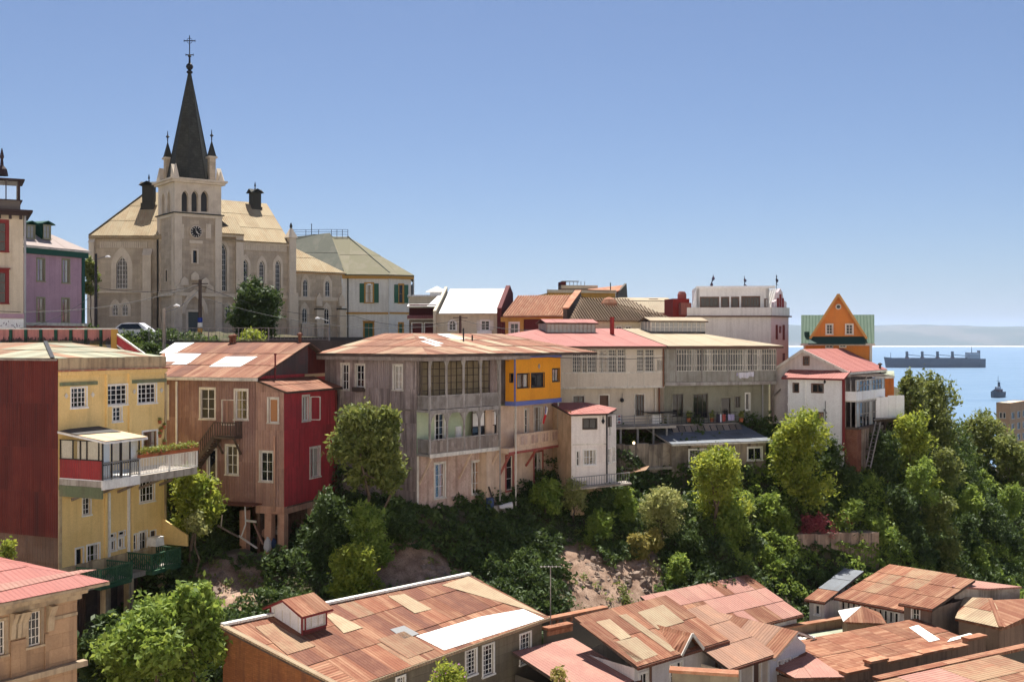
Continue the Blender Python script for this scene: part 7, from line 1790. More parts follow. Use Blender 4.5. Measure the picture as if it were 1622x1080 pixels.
while a < max(q[0] for q in poly):
    c_ = clip(clip(poly, 0, a, False), 0, a + .02, True)
    if len(c_) >= 3:
        y0_, y1_ = min(q[1] for q in c_), max(q[1] for q in c_)
        if y1_ - y0_ > .3: MB().tube(p0 + t * a + w * y0_ + n * .03, p0 + t * a + w * y1_ + n * .03, .075, .075, 5, False).build('tile_row', MATS['clay tile dark'], ro)
    a += .27
MB().bar(h0 + V(0, 0, .1), h1 + V(0, 0, .1), .25, .12).bar(h1 + V(0, 0, .1), V(.4, L + .4, zt + .12), .25, .12).build('ridge_cap', MATS['clay tile dark'], b.root)
MB().lathe(b.loc(P(965, 482, 109)), [(.9, -.5), (.85, .1), (.6, .5), (.2, .7), (.02, .72)], 10).build('skylight_dome', MATS['clay tile'], b.root)
# ochre block with the water tank behind
b = Bld('ochre_block', 'ochre building with long roof terrace and brick water tank behind', 'building', 868, 126, 82, 56)
z0 = b.zR(900, 520); zt = b.zR(900, 464); L = b.y(975)
facade(b, 'R', 0, 0, L, z0, zt, [], MATS['ochre wall'])
shell(b, -8, 0, 0, L, z0, zt, MATS['ochre wall'], 'R')
pbox(MB(), 'R', 0, -.1, L, -.2, .3, zt, zt + .35).build('cornice', MATS['town cream'], b.root)
roof(b, [[V(.3, b.y(930, .3), zt + .36), V(.3, b.y(978, .3), zt + .2), V(-4, b.y(992, -4), zt + 1.2), V(-4, b.y(935, -4), zt + .7)]], MATS['clay tile'], [MATS['clay tile']], (1.4, 6), thick=.1)
MB().prism([V(.1, L, z0), V(.1, L, zt), V(-3, L + 1.8, zt + 1.3), V(-6.5, L + 2.8, zt - .3), V(-6.5, L + 2.8, z0)], (0, .25, 0)).build('gable', MATS['dark gable'], b.root)
q0, q1 = b.y(889, -3), b.y(944, -3)
tk = MB().box(-5, -3, q0, b.y(896, -3), zt + .3, b.zR(890, 446, -3)).box(-5, -3.01, b.y(896.2, -3), q1, zt + .3, b.zR(910, 458, -3)).build('roof_house', MATS['maroon wall'], b.root)
MB().box(-5, -2.9, q0, q1 + .2, b.zR(910, 457.5, -3), b.zR(910, 452, -3)).build('roof_slab', MATS['town cream'], tk)
mb = MB()
for k in range(6): y = b.y(896.5, -3) + k * .45; mb.box(-3.05, -3, y - .03, y + .03, b.zR(910, 452, -3), b.zR(910, 445.5, -3))
mb.box(-3.05, -3, q0, b.y(917, -3), b.zR(910, 446.5, -3), b.zR(910, 445, -3)); mb.build('railing', MATS['grey metal'], tk)
q = b.loc(P(967, 463, 127)); MB().tube(q, q + V(0, 0, 1.1), .06).build('mast', MATS['dark metal'], b.root)
# long cream roof, red wall and pink block left of the flag hotel
b = Bld('cream_roof_building', 'building with pale cream metal roof behind the tiled roof', 'building', 1000, 122, 84, 55)
zt = b.zR(1040, 496); z0 = b.zR(1040, 540); L = b.y(1068)
shell(b, -8, 0, -2, L, z0, zt, MATS['town cream'])
rt = b.loc(P(1040, 474, 127))
roof(b, [[V(.3, -2, zt), V(.3, L, zt), V(-2, L + .3, zt + 1.4), V(-2, -1.6, zt + 1.4)], [V(-2, -1.6, zt + 1.42), V(-2, L + .3, zt + 1.42), V(-5, L + .5, zt + 1.9), V(-5, -1.2, zt + 1.9)]], MATS['town cream'], [MATS['cream sheet']], (1.5, 5), thick=.12)
q = b.loc(P(1034, 475, 126)); MB().box(q.x - .4, q.x + .4, q.y - .5, q.y + .5, q.z - .15, q.z + .12).build('roof_hatch', MATS['dark metal'], b.root)
b = Bld('red_wall_house', 'small house with red end wall and pink block beside flag hotel', 'house', 1066, 118, 80, 55)
L = b.y(1092); zt = b.zR(1066, 473); z0 = b.zR(1066, 520)
MB().box(-3, 0, 0, L, z0, zt).build('wall', MATS['chimney red'], b.root)
MB().box(.003, .8, L * .35, L - .05, b.zR(1080, 499), b.zR(1080, 480)).build('pink_block', MATS['pink sheet'], b.root)
MB().lathe((-1, L - .5, zt), [(.5, -.3), (.5, .5), (.35, .8), (.02, .85)], 10).build('vent_drum', MATS['pink sheet'], b.root)
# flag hotel
mat('pale mauve wall', (.60, .59, .57), .9, .02, (.53, .52, .50), .5, .4, streak=.12)
mat('pink wall', (.54, .45, .46), .9, .02, (.48, .40, .41), .5, .4)
b = Bld('flag_hotel', 'white stepped hotel with roof terrace and three flag poles', 'hotel', 1090, 112, 96, 52)
z0 = b.zR(1100, 640); zp = b.zR(1150, 487); zk = b.zR(1150, 500); L = b.y(1221)
facade(b, 'R', 0, 0, L, z0, zk, [], MATS['pale mauve wall'])
pbox(MB(), 'R', 0, -.1, L, -.3, .15, zk, zp).build('parapet', MATS['pale mauve wall'], b.root)
pbox(MB(), 'R', 0, -.1, L + .1, -.1, .28, zk - .14, zk - .002).build('cornice', MATS['brown wood frame'], b.root)
zt = b.zR(1150, 457, -1.4); xt = -1.4
bw = dict(trim=.06, casing=MATS['brown wood frame'], sash=MATS['brown wood frame'], sill=False, ny=1)
facade(b, 'R', xt, b.y(1103, xt), b.y(1218, xt), zk, zt, [(1109.5, 1138, 471, 486, dict(nx=4, **bw)), (1143, 1154, 471, 486, dict(nx=1, **bw)), (1159, 1170, 471, 486, dict(nx=1, **bw)), (1175, 1203, 470, 486, dict(nx=6, **bw)), (1211.5, 1214.5, 474, 486, dict(nx=1, **bw))], MATS['pale mauve wall'], depth=.3)
pbox(MB(), 'R', xt, b.y(1103, xt), b.y(1228, xt), -.3, .12, zt, zt + .25).build('coping', MATS['white stucco'], b.root)
MB().box(-9, xt, b.y(1103, xt), b.y(1103, xt) + .3, zk, zt + .2).box(-9, -8.8, b.y(1103, xt), b.y(1222, xt), zk, zt).box(-9, xt, b.y(1218, xt) - .3, b.y(1218, xt), zk, zt).box(-9, xt - .01, b.y(1103, xt), b.y(1218, xt), zt - .1, zt).build('wall', MATS['pale mauve wall'], b.root)
MB().prism([V(xt, b.y(1103, xt), zk), V(xt, b.y(1093, xt), zk), V(xt, b.y(1103, xt), zt)], (-.3, 0, 0)).build('scroll', MATS['white stucco'], b.root)
shell(b, -10, 0, 0, L, z0, zk, MATS['pale mauve wall'], 'R')
MB().box(-10, 0, 0, L, zk - .1, zk - .02).build('terrace_floor', MATS['concrete'], b.root)
h2 = Sub(b, 1221, b.YR(1221), 55)
with h2:
    L2 = h2.y(1249)
    rd = dict(trim=.03, casing=MATS['dark red trim'], sash=MATS['dark red trim'], pane=MATS['dark red trim'], sill=False, nx=1, ny=1)
    facade(h2, 'R', 0, 0, L2, z0, zk, [(1229, 1231.5, 515, 537, rd), (1234.5, 1236.5, 517, 527, rd), (1240, 1242.5, 515, 538, rd), (1240, 1242.5, 560, 575, rd)], MATS['pink wall'])
    pbox(MB(), 'R', 0, -.05, L2, -.3, .15, zk, zp).build('parapet', MATS['pale mauve wall'], b.root)
    pbox(MB(), 'R', 0, -.1, L2 + .2, -.1, .28, zk - .14, zk - .002).build('cornice', MATS['brown wood frame'], b.root)
    # curved dormer gable above
    g0, g1, gt = h2.y(1226, -.6), h2.y(1246, -.6), h2.zR(1236, 457, -.6)
    am = (g0 + g1) / 2; zg0 = zp - .3
    pts = [(g0, zg0), (g1, zg0), (g1, zg0 + .9), (am + .55 * (g1 - am), zg0 + 1.1), (am + .35 * (g1 - am), gt - .4), (am, gt), (am - .35 * (g1 - am), gt - .4), (am - .55 * (g1 - am), zg0 + 1.1), (g0, zg0 + .9)]
    MB().prism([V(-.6, y, z) for y, z in pts], (-.35, 0, 0)).build('dormer_gable', MATS['pink wall'], b.root)
    MB().prism([V(-.9, g0, zg0), V(-.9, am, gt), V(-5, am, gt), V(-5, g0, zg0)], (0, .1, 0)).build('dormer_roof', MATS['white roof'], b.root)
    for t_ in (.3, .5, .7): y = g0 + (g1 - g0) * t_; pbox(MB(), 'R', -.6, y - .15, y + .15, .003, .03, zg0 + .35, zg0 + (1.7 if t_ == .5 else 1.3)).build('window', MATS['dark red trim'], b.root)
    for t_ in (.3,): MB().box(-10, -.0, L2 - .1, L2, z0, zk).build('wall', MATS['pink wall'], b.root)
FH = b
mat('flag cloth', (.03, .03, .06), .8, .3, (.16, .03, .03), 3, .6)
for k, (u, v0, v1, lab) in enumerate(((1126, 457, 435, 'furled dark flag on a leaning pole, leftmost of three on the hotel'), (1179.5, 456, 437, 'furled dark flag on the middle pole of the hotel roof'), (1230, 456, 435, 'furled dark flag on the right pole of the hotel roof'))):
    Yf = 115; p0, p1 = P(u - (2 if k == 0 else 0), v0, Yf), P(u + (4 if k == 0 else -.5), v1, Yf)
    t = empty('roof_flag', p0, 0, lab, 'flag', 'furled flags on the hotel roof')
    MB().tube(V(0, 0, -.3), p1 - p0, .035, .025).build('flag_pole', MATS['dark metal'], t)
    mb = MB(); d = p1 - p0
    for j in range(8):
        s0, s1 = .25 + .09 * j, .25 + .09 * (j + 1)
        w0, w1 = .16 + .1 * math.sin(j * 1.3 + k), .16 + .1 * math.sin((j + 1) * 1.3 + k)
        mb.poly([d * s0, d * s0 + V(w0, .05, -.15), d * s1 + V(w1, .08, -.15), d * s1])
        mb.poly([d * s0, d * s0 + V(-w0 * .4, -.1, -.1), d * s1 + V(-w1 * .4, -.1, -.1), d * s1])
    mb.build('cloth', MATS['flag cloth'], t)
# small houses between the hotel and the white roof
b = Bld('verandah_house', 'low house with pink verandah roof between shutter hotel and white roof', 'house', 648, 116, 86, 55)
z0 = b.zR(650, 550); L = b.y(694); zt = b.zR(660, 506)
facade(b, 'R', 0, 0, L, z0, zt, [(653, 668, 512, 530, dict(nx=2, ny=1, trim=.1, sill=False)), (673, 690, 512, 530, dict(nx=4, ny=1, trim=.1, sill=False))], MATS['town cream'])
shell(b, -6, 0, 0, L, z0, zt + 1.6, MATS['maroon wall'], 'F')
roof(b, [[V(.8, -.2, zt + .05), V(.8, L, zt + .05), V(0, L, zt + .45), V(0, -.2, zt + .45)]], MATS['town cream'], [MATS['pink sheet']], (1.2, 2), thick=.1)
pbox(MB(), 'R', 0, 0, L, -.1, -.0, zt + .46, b.zR(660, 487)).build('wall', MATS['maroon wall'], b.root)
roof(b, [[V(.4, -.2, b.zR(660, 486)), V(.4, b.y(680), b.zR(660, 486)), V(-4, b.y(680), b.zR(660, 480)), V(-4, -.2, b.zR(660, 480))]], MATS['town cream'], [MATS['white roof']], (1.4, 5), thick=.1)
roof(b, [[V(.4, b.y(676), b.zR(670, 486)), V(.4, L + .3, b.zR(670, 486)), V(-4, L + .5, b.zR(690, 470)), V(-4, b.y(694), b.zR(690, 466))]], MATS['town cream'], [MATS['pink sheet'], MATS['white roof']], (1.2, 5), thick=.1)
b = Bld('pavilion_house', 'white roofed house with small rooftop pavilion by the hotel', 'house', 648, 126, 86, 55)
zt = b.zR(660, 470); L = b.y(700); MB().box(-6, 0, 0, L, -3, zt).build('wall', MATS['town cream'], b.root)
MB().box(-6.2, .2, -.2, L + .2, zt, zt + .2).build('roof', MATS['white roof'], b.root)
q = b.y(692, -1); MB().box(-2, -.6, q - .8, q + .8, zt + .2, b.zR(690, 463, -1)).build('pavilion', MATS['white stucco'], b.root)
mb = MB(); zz = b.zR(690, 462.5, -1)
b4 = [V(-1.3 + s * 1.1, q + t_ * 1.3, zz) for s, t_ in ((-1, -1), (1, -1), (1, 1), (-1, 1))]
for i in range(4): mb.poly([b4[i], b4[(i + 1) % 4], V(-1.3, q, zz + .7)])
mb.build('pavilion_roof', MATS['white roof'], b.root)

# == roofs in the ravine, nearest the camera
mat('tan stone', (.40, .26, .155), .92, .03, (.33, .21, .125), .6, .5, streak=.4, dirt=(.16, .10, .07), blocks=(1.3, .6, (.8, .76, .72), .01))
mat('grey stone', (.20, .175, .125), .92, .03, (.16, .14, .10), .6, .5, streak=.3, blocks=(1.5, .45, (.62, .6, .56), .012))
mat('old brick', (.36, .15, .06), .92, .03, (.26, .10, .045), .5, .6, streak=.4, dirt=(.09, .05, .04), blocks=(.30, .10, (.75, .68, .6), .014))
mat('dusty pink sheet', (.48, .24, .19), .8, .08, (.54, .30, .23), .5, .5, streak=.2, dirt=(.36, .16, .12), corr=.22)
mat('cornice stone', (.40, .31, .205), .9, .03, (.32, .235, .15), .8, .5, streak=.4)
RU = [MATS['rust'], MATS['rust dark'], MATS['rust pale']]
b = Bld('stone_house', 'tan stone house with pink hipped roof in the lower left corner', 'house', -70, 43, 36, 33)
L = b.y(122); zt = b.zR(122, 925)
sw = dict(nx=3, ny=4, trim=.12, casing=MATS['cornice stone'], sash=MATS['offwhite paint'])
facade(b, 'R', 0, 0, L, 0, zt, [(44.5, 64.5, 968, 1022, sw), (-12, 8, 984, 1038, sw)], MATS['tan stone'], depth=.25)
shell(b, -9, 0, 0, L, 0, zt, MATS['tan stone'], 'R')
for o, a, c in ((.14, -.62, -.38), (.32, -.38, -.16), (.62, -.16, .02)): pbox(MB(), 'R', 0, 0, L + o, .0, o, zt + a, zt + c).build('cornice', MATS['cornice stone'], b.root)
for u in (20, 27, 36, 78): 
    y = b.y(u); MB().prism([V(.003, y - .14, zt - 1.75), V(.14, y - .14, zt - 1.7), V(.2, y - .14, zt - 1.1), V(.5, y - .14, zt - .62), V(.003, y - .14, zt - .62)], (0, .28, 0)).build('bracket', MATS['cornice stone'], b.root)
zb = b.zR(122, 1049); pbox(MB(), 'R', 0, 0, L + .3, .0, .34, zb - .14, zb + .1).build('ledge', MATS['cornice stone'], b.root)
for u0, u1 in ((16, 40), (70, 76)): pbox(MB(), 'R', 0, b.y(u0), b.y(u1), .003, .09, zb + .1, zt - 1.8).build('pilaster', MATS['tan stone'], b.root)
pbox(MB(), 'R', 0, b.y(84), L, .003, .06, b.zR(100, 978), b.zR(100, 973)).build('string_course', MATS['cornice stone'], b.root)
e0, e1 = V(.95, -1, zt + .05), V(.95, L + .95, zt + .05); hp = V(-4, L - 3.6, zt + 1.5)
ro, fr = roof(b, [[e0, e1, hp, V(-4, -1, zt + 1.5)], [e1, V(-9.5, L + .95, zt + .05), hp]], MATS['cornice stone'], [MATS['pink sheet']], (1.15, 2.2), thick=.12)
patch(b, ro, fr[0], [(-10, 938), (153, 901.5), (128, 902), (-10, 926)], MATS['dusty pink sheet'], .07)

# long brick and stone house with the patchwork roof
b = Bld('patchwork_roof_house', 'brick and grey stone house with patchwork rust roof and small roof hatch', 'house', 547, 49.7, 38, 33)
FL, FR_, BR, BL = [b.loc(P(*q)) for q in ((547, 1092.6, 49.7), (870.6, 978, 62), (743.7, 910.4, 65.6), (352, 992, 55.4))]
L = FR_.y; zt = min(FL.z, FR_.z) - .12
gw = dict(nx=3, ny=6, trim=.09)
facade(b, 'R', -.35, .1, L - .2, -1, zt, [(738, 754, 1029, 1068, gw), (765, 781.5, 1021, 1068, gw), (824, 840, 1003, 1049, gw), (628, 640.5, 1072, 1110, gw)], MATS['grey stone'])
pbox(MB(), 'R', -.35, .1, L - .1, .003, .2, b.zR(850, 1068, -.35) - .2, b.zR(850, 1068, -.35)).build('ledge', MATS['cornice stone'], b.root)
MB().prism([FL + V(-.4, .1, -.15), BL + V(0, .05, -.15), V(BL.x, BL.y + .05, -1), V(FL.x - .4, FL.y + .1, -1)], (.05, .3, 0)).build('wall', MATS['old brick'], b.root)
MB().prism([BL + V(.1, .3, -.2), BR + V(.1, -.2, -.2), V(BR.x + .1, BR.y - .2, -1), V(BL.x + .1, BL.y + .3, -1)], (.2, 0, 0)).prism([FR_ + V(-.4, -.3, -.2), BR + V(.1, -.3, -.2), V(BR.x + .1, BR.y - .3, -1), V(FR_.x - .4, FR_.y - .3, -1)], (0, -.2, 0)).build('wall', MATS['grey stone'], b.root)
n_ = (FR_ - FL).cross(BR - FL).normalized()
BLp = b.on(352, 992, FL, n_)
ro, fr = roof(b, [[FL, FR_, BR, BLp]], MATS['dark wood'], [MATS['rust'], MATS['rust dark'], MATS['rust pale']], (1.15, 2.2), pick=(6, 2.5, .7), thick=.18)
f0 = fr[0]
for q, m in (([(659, 1006.5), (761, 976), (829, 964), (862, 979), (703.6, 1029)], 'zinc'), ([(700, 926), (742, 912), (866, 975.5), (832, 964)], 'rust tan'),
             ([(615, 943.6), (640.7, 940), (684, 964), (657, 970.5)], 'rust tan'), ([(516, 974), (527, 969.6), (575, 993), (544.6, 1002)], 'rust tan'), ([(598, 1012), (640, 999), (688, 1027), (646, 1042)], 'rust pale'),
             ([(404, 992), (432, 986), (500, 1022), (455, 1036)], 'rust pale'), ([(618, 996), (640, 990), (664, 1003), (640, 1011)], 'grey metal')):
    patch(b, ro, f0, q, MATS[m], .07)
MB().bar(FL + V(0, 0, .06), BLp + V(0, 0, .06), .32, .1).build('verge', MATS['rust tan'], b.root)
MB().bar(BLp + V(0, 0, .1), BR + V(0, 0, .1), .3, .12).build('ridge_cap', MATS['zinc'], b.root)
MB().bar(FL + V(0, 0, -.05), FR_ + V(0, 0, -.05), .14, .16).build('gutter', MATS['rust tan'], b.root)
# hatch on the roof like a tiny house
q = b.on(479, 1006, f0[0], f0[3]); yh = q.y; xh = q.x
x0 = b.x(429, yh); y1 = b.y(516, xh); ze_, zp = b.zF(479, 972, yh), b.zF(450, 950, yh)
za = q.z - .6; xm_ = (x0 + xh) / 2
hb = MB().prism([V(x0, yh, za), V(xh, yh, za), V(xh, yh, ze_), V(xm_, yh, zp), V(x0, yh, ze_)], (0, y1 - yh, 0)).build('roof_hatch', MATS['white stucco'], b.root)
for k in range(4): xx = x0 + (xh - x0) * (k + .5) / 4; pbox(MB(), 'F', yh, xx - .02, xx + .02, .003, .02, q.z - .2, ze_ - .05).build('batten', MATS['offwhite paint'], hb)
pbox(MB(), 'R', xh, yh, y1, .003, .03, za, b.zR(490, 995, xh)).build('panel', MATS['maroon wall'], hb)
window(b, 'R', xh + .12, (yh + .1, y1 - .1, b.zR(490, 995, xh), ze_ - .1), hb, nx=3, ny=1, trim=.05, casing=MATS['dark red trim'], sash=MATS['offwhite paint'], recess=.08, sill=False, curtain=(MATS['curtain'], 1.0), pane=MATS['glass clear'])
for x in (x0, xh): pbox(MB(), 'F', yh, x - .05, x + .05, .003, .05, za, ze_).build('corner_board', MATS['dark red trim'], hb)
k = (zp - ze_) / (xh - xm_)
roof(b, [[V(xh + .3, yh - .3, ze_ - .3 * k + .05), V(xh + .3, y1 + .25, ze_ - .3 * k + .05), V(xm_, y1 + .25, zp + .08), V(xm_, yh - .3, zp + .08)], [V(x0 - .3, y1 + .25, ze_ - .3 * k + .05), V(x0 - .3, yh - .3, ze_ - .3 * k + .05), V(xm_, yh - .3, zp + .08), V(xm_, y1 + .25, zp + .08)]], MATS['dark red trim'], [MATS['rust']], (1.2, 2), parent=hb, thick=.08)

def lowhouse(name, lab, u0, Y, th, u1, ve, D, rise, wins, wm, sm, pick=None, sheets=(1.05, 2.0), H=8, ov=.35, cat='house', y0=0, **st):
    """house with its front on plane x = 0 and one roof slope rising back from the eave"""
    b = Bld(name, lab, cat, u0, Y, th, P(u0, ve, Y).z - H)
    L = b.y(u1); zt = H - .15
    facade(b, 'R', 0, 0, L, 0, zt, wins, wm, **st)
    shell(b, -D, 0, y0, L, 0, zt, wm, 'R')
    ro, fr = roof(b, [[V(ov, y0 - .2, H), V(ov, L + .2, H), V(-D, L + .2, H + rise), V(-D, y0 - .2, H + rise)]], MATS['dark wood'], sm, sheets, pick=pick, thick=.14)
    MB().bar(V(ov + .04, y0 - .2, H - .08), V(ov + .04, L + .2, H - .08), .1, .14).build('gutter', MATS['rust dark'], b.root)
    return b, ro, fr[0], L
mat('pale wall', (.62, .59, .58), .9, .02, (.54, .51, .49), .5, .4, streak=.2)
mat('blue white wall', (.60, .63, .70), .9, .02, (.54, .57, .63), .5, .3, streak=.12)
# flat dusty pink roof
b, ro, fr, L = lowhouse('pink_roof_building', 'low building with wide dusty pink roof at the bottom edge', 916, 55.9, 50, 1004, 1099, 5.0, 1.1, [], MATS['dark gable'], [MATS['dusty pink sheet']], sheets=(1.3, 4))
# parapet walls behind it
b = Bld('coped_wall', 'dark parapet walls with red brick coping behind the patchwork roof', 'wall', 866, 64, 52, 34)
for (ua, va, ub, vb, h) in ((866, 985, 962, 962, 1.0), (866, 999, 906, 989, .9)):
    a, c = b.on(ua, va, V(0 if h == 1.0 else 1.6, 0, 0), V(1, 0, 0)), b.on(ub, vb, V(0 if h == 1.0 else 1.6, 0, 0), V(1, 0, 0)); z = (a.z + c.z) / 2
    MB().box(a.x - .3, a.x, a.y, c.y, z - 4, z).build('wall', MATS['dark gable'], b.root); MB().box(a.x - .42, a.x + .12, a.y, c.y, z, z + .14).build('coping', MATS['clay tile'], b.root)
    for k in range(9): y = a.y + (c.y - a.y) * (k + .5) / 9; MB().box(a.x + .003, a.x + .08, y - .1, y + .1, z - .3, z - .05).build('dentil', MATS['clay tile'], b.root)
# rusty house with pale patches and a gablet
b, ro, fr, L = lowhouse('rusty_patch_house', 'pale house with rust roof of tan patches and small gablet', 1005, 58, 48, 1143, 1053, 4.3, 1.75,
    [(1062, 1068, 1052, 1090, dict(nx=1, ny=2, trim=.1)), (1072, 1080, 1048, 1086, dict(nx=1, ny=2, trim=.1)), (1014, 1026, 1066, 1100, dict(nx=2, ny=2, trim=.12))], MATS['pale wall'], RU[:1] + [MATS['rust']], sheets=(1.0, 2.3))
for q, m in (([(944, 984), (966, 979.5), (1000, 1008), (983, 1013)], 'rust tan'), ([(980, 974), (992, 971.5), (1072, 1028), (1062, 1031.5)], 'rust tan'), ([(1010, 969), (1050, 957), (1084, 984), (1042, 996)], 'rust tan'), ([(972, 1016), (1008, 1008), (1042, 1036), (1008, 1048)], 'rust tan'), ([(918, 987), (928, 984), (1022, 1046), (1006, 1052)], 'rust')):
    patch(b, ro, fr, q, MATS[m], .06)
pk = b.pt('R', 1090, 1001, .15); ga, gb = b.y(1073, .15), b.y(1108, .15)
zf = 8 - .15
gd = MB().prism([V(.15, ga + .15, zf), V(.15, gb - .15, zf), V(.15, pk.y, pk.z - .1)], (-.1, 0, 0)).build('gablet', MATS['dark wood'], b.root)
bk = V(-2.9, pk.y, pk.z)
roof(b, [[V(.45, ga, 8.0), V(.45, pk.y, pk.z), bk, V(-.2, ga - .2, 8.2)], [V(.45, pk.y, pk.z), V(.45, gb, 8.0), V(-.2, gb + .2, 8.2), bk]], MATS['rust'], None, parent=gd, thick=.06)
MB().bar(V(.46, ga, 7.95), V(.46, pk.y, pk.z - .03), .06, .16).bar(V(.46, gb, 7.95), V(.46, pk.y, pk.z - .03), .06, .16).build('bargeboard', MATS['offwhite paint'], gd)
for u in (1028, 1132): y = b.y(u); MB().tube(V(.12, y, 0), V(.12, y, 7.8), .07).build('down_pipe', MATS['brown wood frame'], b.root)
# lower pink rust roof behind, white gabled house
b, ro, fr, L = lowhouse('salmon_roof_house', 'house with faded salmon roof behind the white gabled house', 1098, 69, 52, 1262, 1012, 4.5, 1.9, [], MATS['pale wall'], [MATS['dusty pink sheet'], MATS['rust']], (3, 1), H=7)
b, ro, fr, L = lowhouse('gable_house_wing', 'cream wing with brown rust roof left of blue white gable', 1150, 60.5, 48, 1218, 1057, 4.6, 2.0, [(1156, 1162, 1066, 1092, dict(nx=2, ny=1, trim=.08)), (1167, 1172, 1062, 1092, dict(nx=1, ny=1, trim=.08)), (1193, 1205, 1050, 1092, dict(nx=1, ny=1, trim=.08, sill=False, pane=MATS['brown wood frame'], name='door'))], MATS['cream render'], [mat('rust brown', (.30, .175, .12), .85, .15, (.36, .2, .13), .8, .5, streak=.3, dirt=(.2, .09, .06), corr=.22)], sheets=(1.1, 1.9))
b = Bld('blue_gable_house', 'small blue white gabled house with four narrow windows', 'house', 1219, 63, 50, 32)
L = b.y(1276); ze = b.zR(1219, 1038); zp = b.zR(1254, 997)
facade(b, 'R', 0, 0, L, 0, ze, [(1232.5, 1238, 1046, 1071, dict(nx=1, ny=2, trim=.05)), (1241.5, 1245.5, 1044, 1069, dict(nx=1, ny=2, trim=.05)), (1247.5, 1251.5, 1042, 1068, dict(nx=1, ny=2, trim=.05)), (1257, 1263, 1040, 1066, dict(nx=1, ny=2, trim=.05))], MATS['blue white wall'])
shell(b, -5, 0, 0, L, 0, ze, MATS['blue white wall'], 'R')
ym = b.y(1254)
MB().prism([V(0, .0, ze + .002), V(0, L, ze + .002), V(0, ym, zp - .1)], (-.12, 0, 0)).build('gable', MATS['blue white wall'], b.root)
r_ = b.rect('R', .05, 1246, 1252, 1010, 1017); pbox(MB(), 'R', .03, r_[0], r_[1], 0, .04, r_[2], r_[3]).build('vent', MATS['dark wood'], b.root)
kk = (zp - ze) / ym; e0_, e1_ = -.1, b.y(1291, .5)
zr1 = zp - (e1_ - ym) * kk * .75
roof(b, [[V(-5.5, e0_, ze - .1 * kk), V(.5, e0_, ze - .1 * kk), V(.5, ym, zp), V(-5.5, ym, zp)], [V(.5, e1_, zr1), V(-5.5, e1_, zr1), V(-5.5, ym, zp), V(.5, ym, zp)]], MATS['offwhite paint'], [MATS['rust brown'], MATS['rust']], (1.2, 2), thick=.12)
mb = MB()
for k in range(4): mb.bar(V(.02, ym + .5 + k * .45, zp - (.9 + k * .45) * kk * .8), V(.45, ym + .5 + k * .45, zp - (.62 + k * .45) * kk * .75), .07, .07)
tag(mb.build('brackets', MATS['dark wood'], b.root), kind='stuff')
b = Bld('near_parapet', 'parapet with orange coping at the bottom edge below the pale house', 'wall', 1064, 44, 102, 34)
z = b.zR(1064, 1064); L = b.y(1170); MB().box(-.3, 0, 0, L, 0, z).build('wall', MATS['grey stone'], b.root); MB().box(-.45, .12, -.1, L, z, z + .12).build('coping', MATS['clay tile'], b.root)

# ---- the complex at the right: long parapet building, courtyard, glazed gallery block, hipped roof, corner roof
mat('brown render', (.27, .175, .12), .92, .04, (.21, .135, .095), .5, .6, streak=.5, dirt=(.10, .065, .05))
b, ro, fr, L = lowhouse('parapet_building', 'long brown building with rust roof behind a stepped coped parapet', 1337, 62, 60, 1560, 1072, 5.4, .55, [], MATS['brown render'], [MATS['rust']], sheets=(1.3, 3), ov=-.25, H=9)
for q in ([(1440, 993), (1454, 989), (1489, 1012), (1472, 1016)], [(1506, 1010), (1536, 1002), (1544, 1005), (1500, 1016)]): patch(b, ro, fr, q, MATS['zinc'], .07)
st_ = [(0, .16, .15), (.16, .28, .5), (.28, .52, .3), (.52, .74, .35), (.74, .86, .3), (.86, 1.0, .65)]
for t0, t1, dz in st_:
    pw = pbox(MB(), 'R', 0, L * t0 + .01, L * t1 - .01, -.32, .06, 8.6, 9 + dz).build('parapet', MATS['brown render'], b.root)
    pbox(MB(), 'R', 0, L * t0, L * t1, -.42, .2, 9 + dz, 9 + dz + .14).build('coping', MATS['clay tile'], pw)
pbox(MB(), 'R', 0, -.1, L + .1, .0, .35, 8.0, 8.22).build('cornice', MATS['brown render'], b.root)
pbox(MB(), 'R', 0, -.1, L + .1, .0, .18, 7.78, 8.0).build('cornice', MATS['cornice stone'], b.root)
for k in range(9): y = L * (k + .5) / 9; pbox(MB(), 'R', 0, y - .22, y + .22, .003, .12, 0, 7.77).build('pilaster', MATS['brown render'], b.root)
      # hipped left end
z_l = 9.0
ca, cb, cc_, cd = V(.1, 0, z_l), V(-1.2, -2.6, z_l), V(-5.6, -2.0, z_l + .2), V(-3.4, .6, z_l + .5)
roof(b, [[cb, ca, cd], [cc_, cb, cd]], MATS['rust'], [MATS['rust'], MATS['dusty pink sheet']], (1.1, 2.4), thick=.12)
MB().prism([ca - V(.1, 0, .13), cb + V(.1, .1, -.13), V(cb.x + .1, cb.y + .1, 0), V(0, 0, 0)], (-.2, 0, 0)).prism([cb + V(.1, .1, -.13), cc_ - V(0, -.1, .7), V(cc_.x, cc_.y + .1, 0), V(cb.x + .1, cb.y + .1, 0)], (.2, .2, 0)).build('wall', MATS['brown render'], b.root)
b, ro, fr, L = lowhouse('corner_roof_building', 'rust and pale roof behind a red coped wall in the lower right corner', 1330, 43, 60, 1760, 1222, 6.2, .45, [], MATS['brown render'], [MATS['rust pale'], MATS['dusty pink sheet'], MATS['rust']], (3, 2, 1), sheets=(1.5, 2.5))
pk_ = Bld('red_coped_wall', 'dark wall with bright red coping in the lower right corner', 'wall', 1392, 56, 60, 34)
z = pk_.zR(1392, 1079); Lq = pk_.y(1660); MB().box(-.35, 0, 0, Lq, 0, z).build('wall', MATS['dark gable'], pk_.root)
for k in range(8): MB().box(-.45, .12, Lq * k / 8 + .01, Lq * (k + 1) / 8 - .01, z, z + .16).build('coping', MATS['rust'], pk_.root)
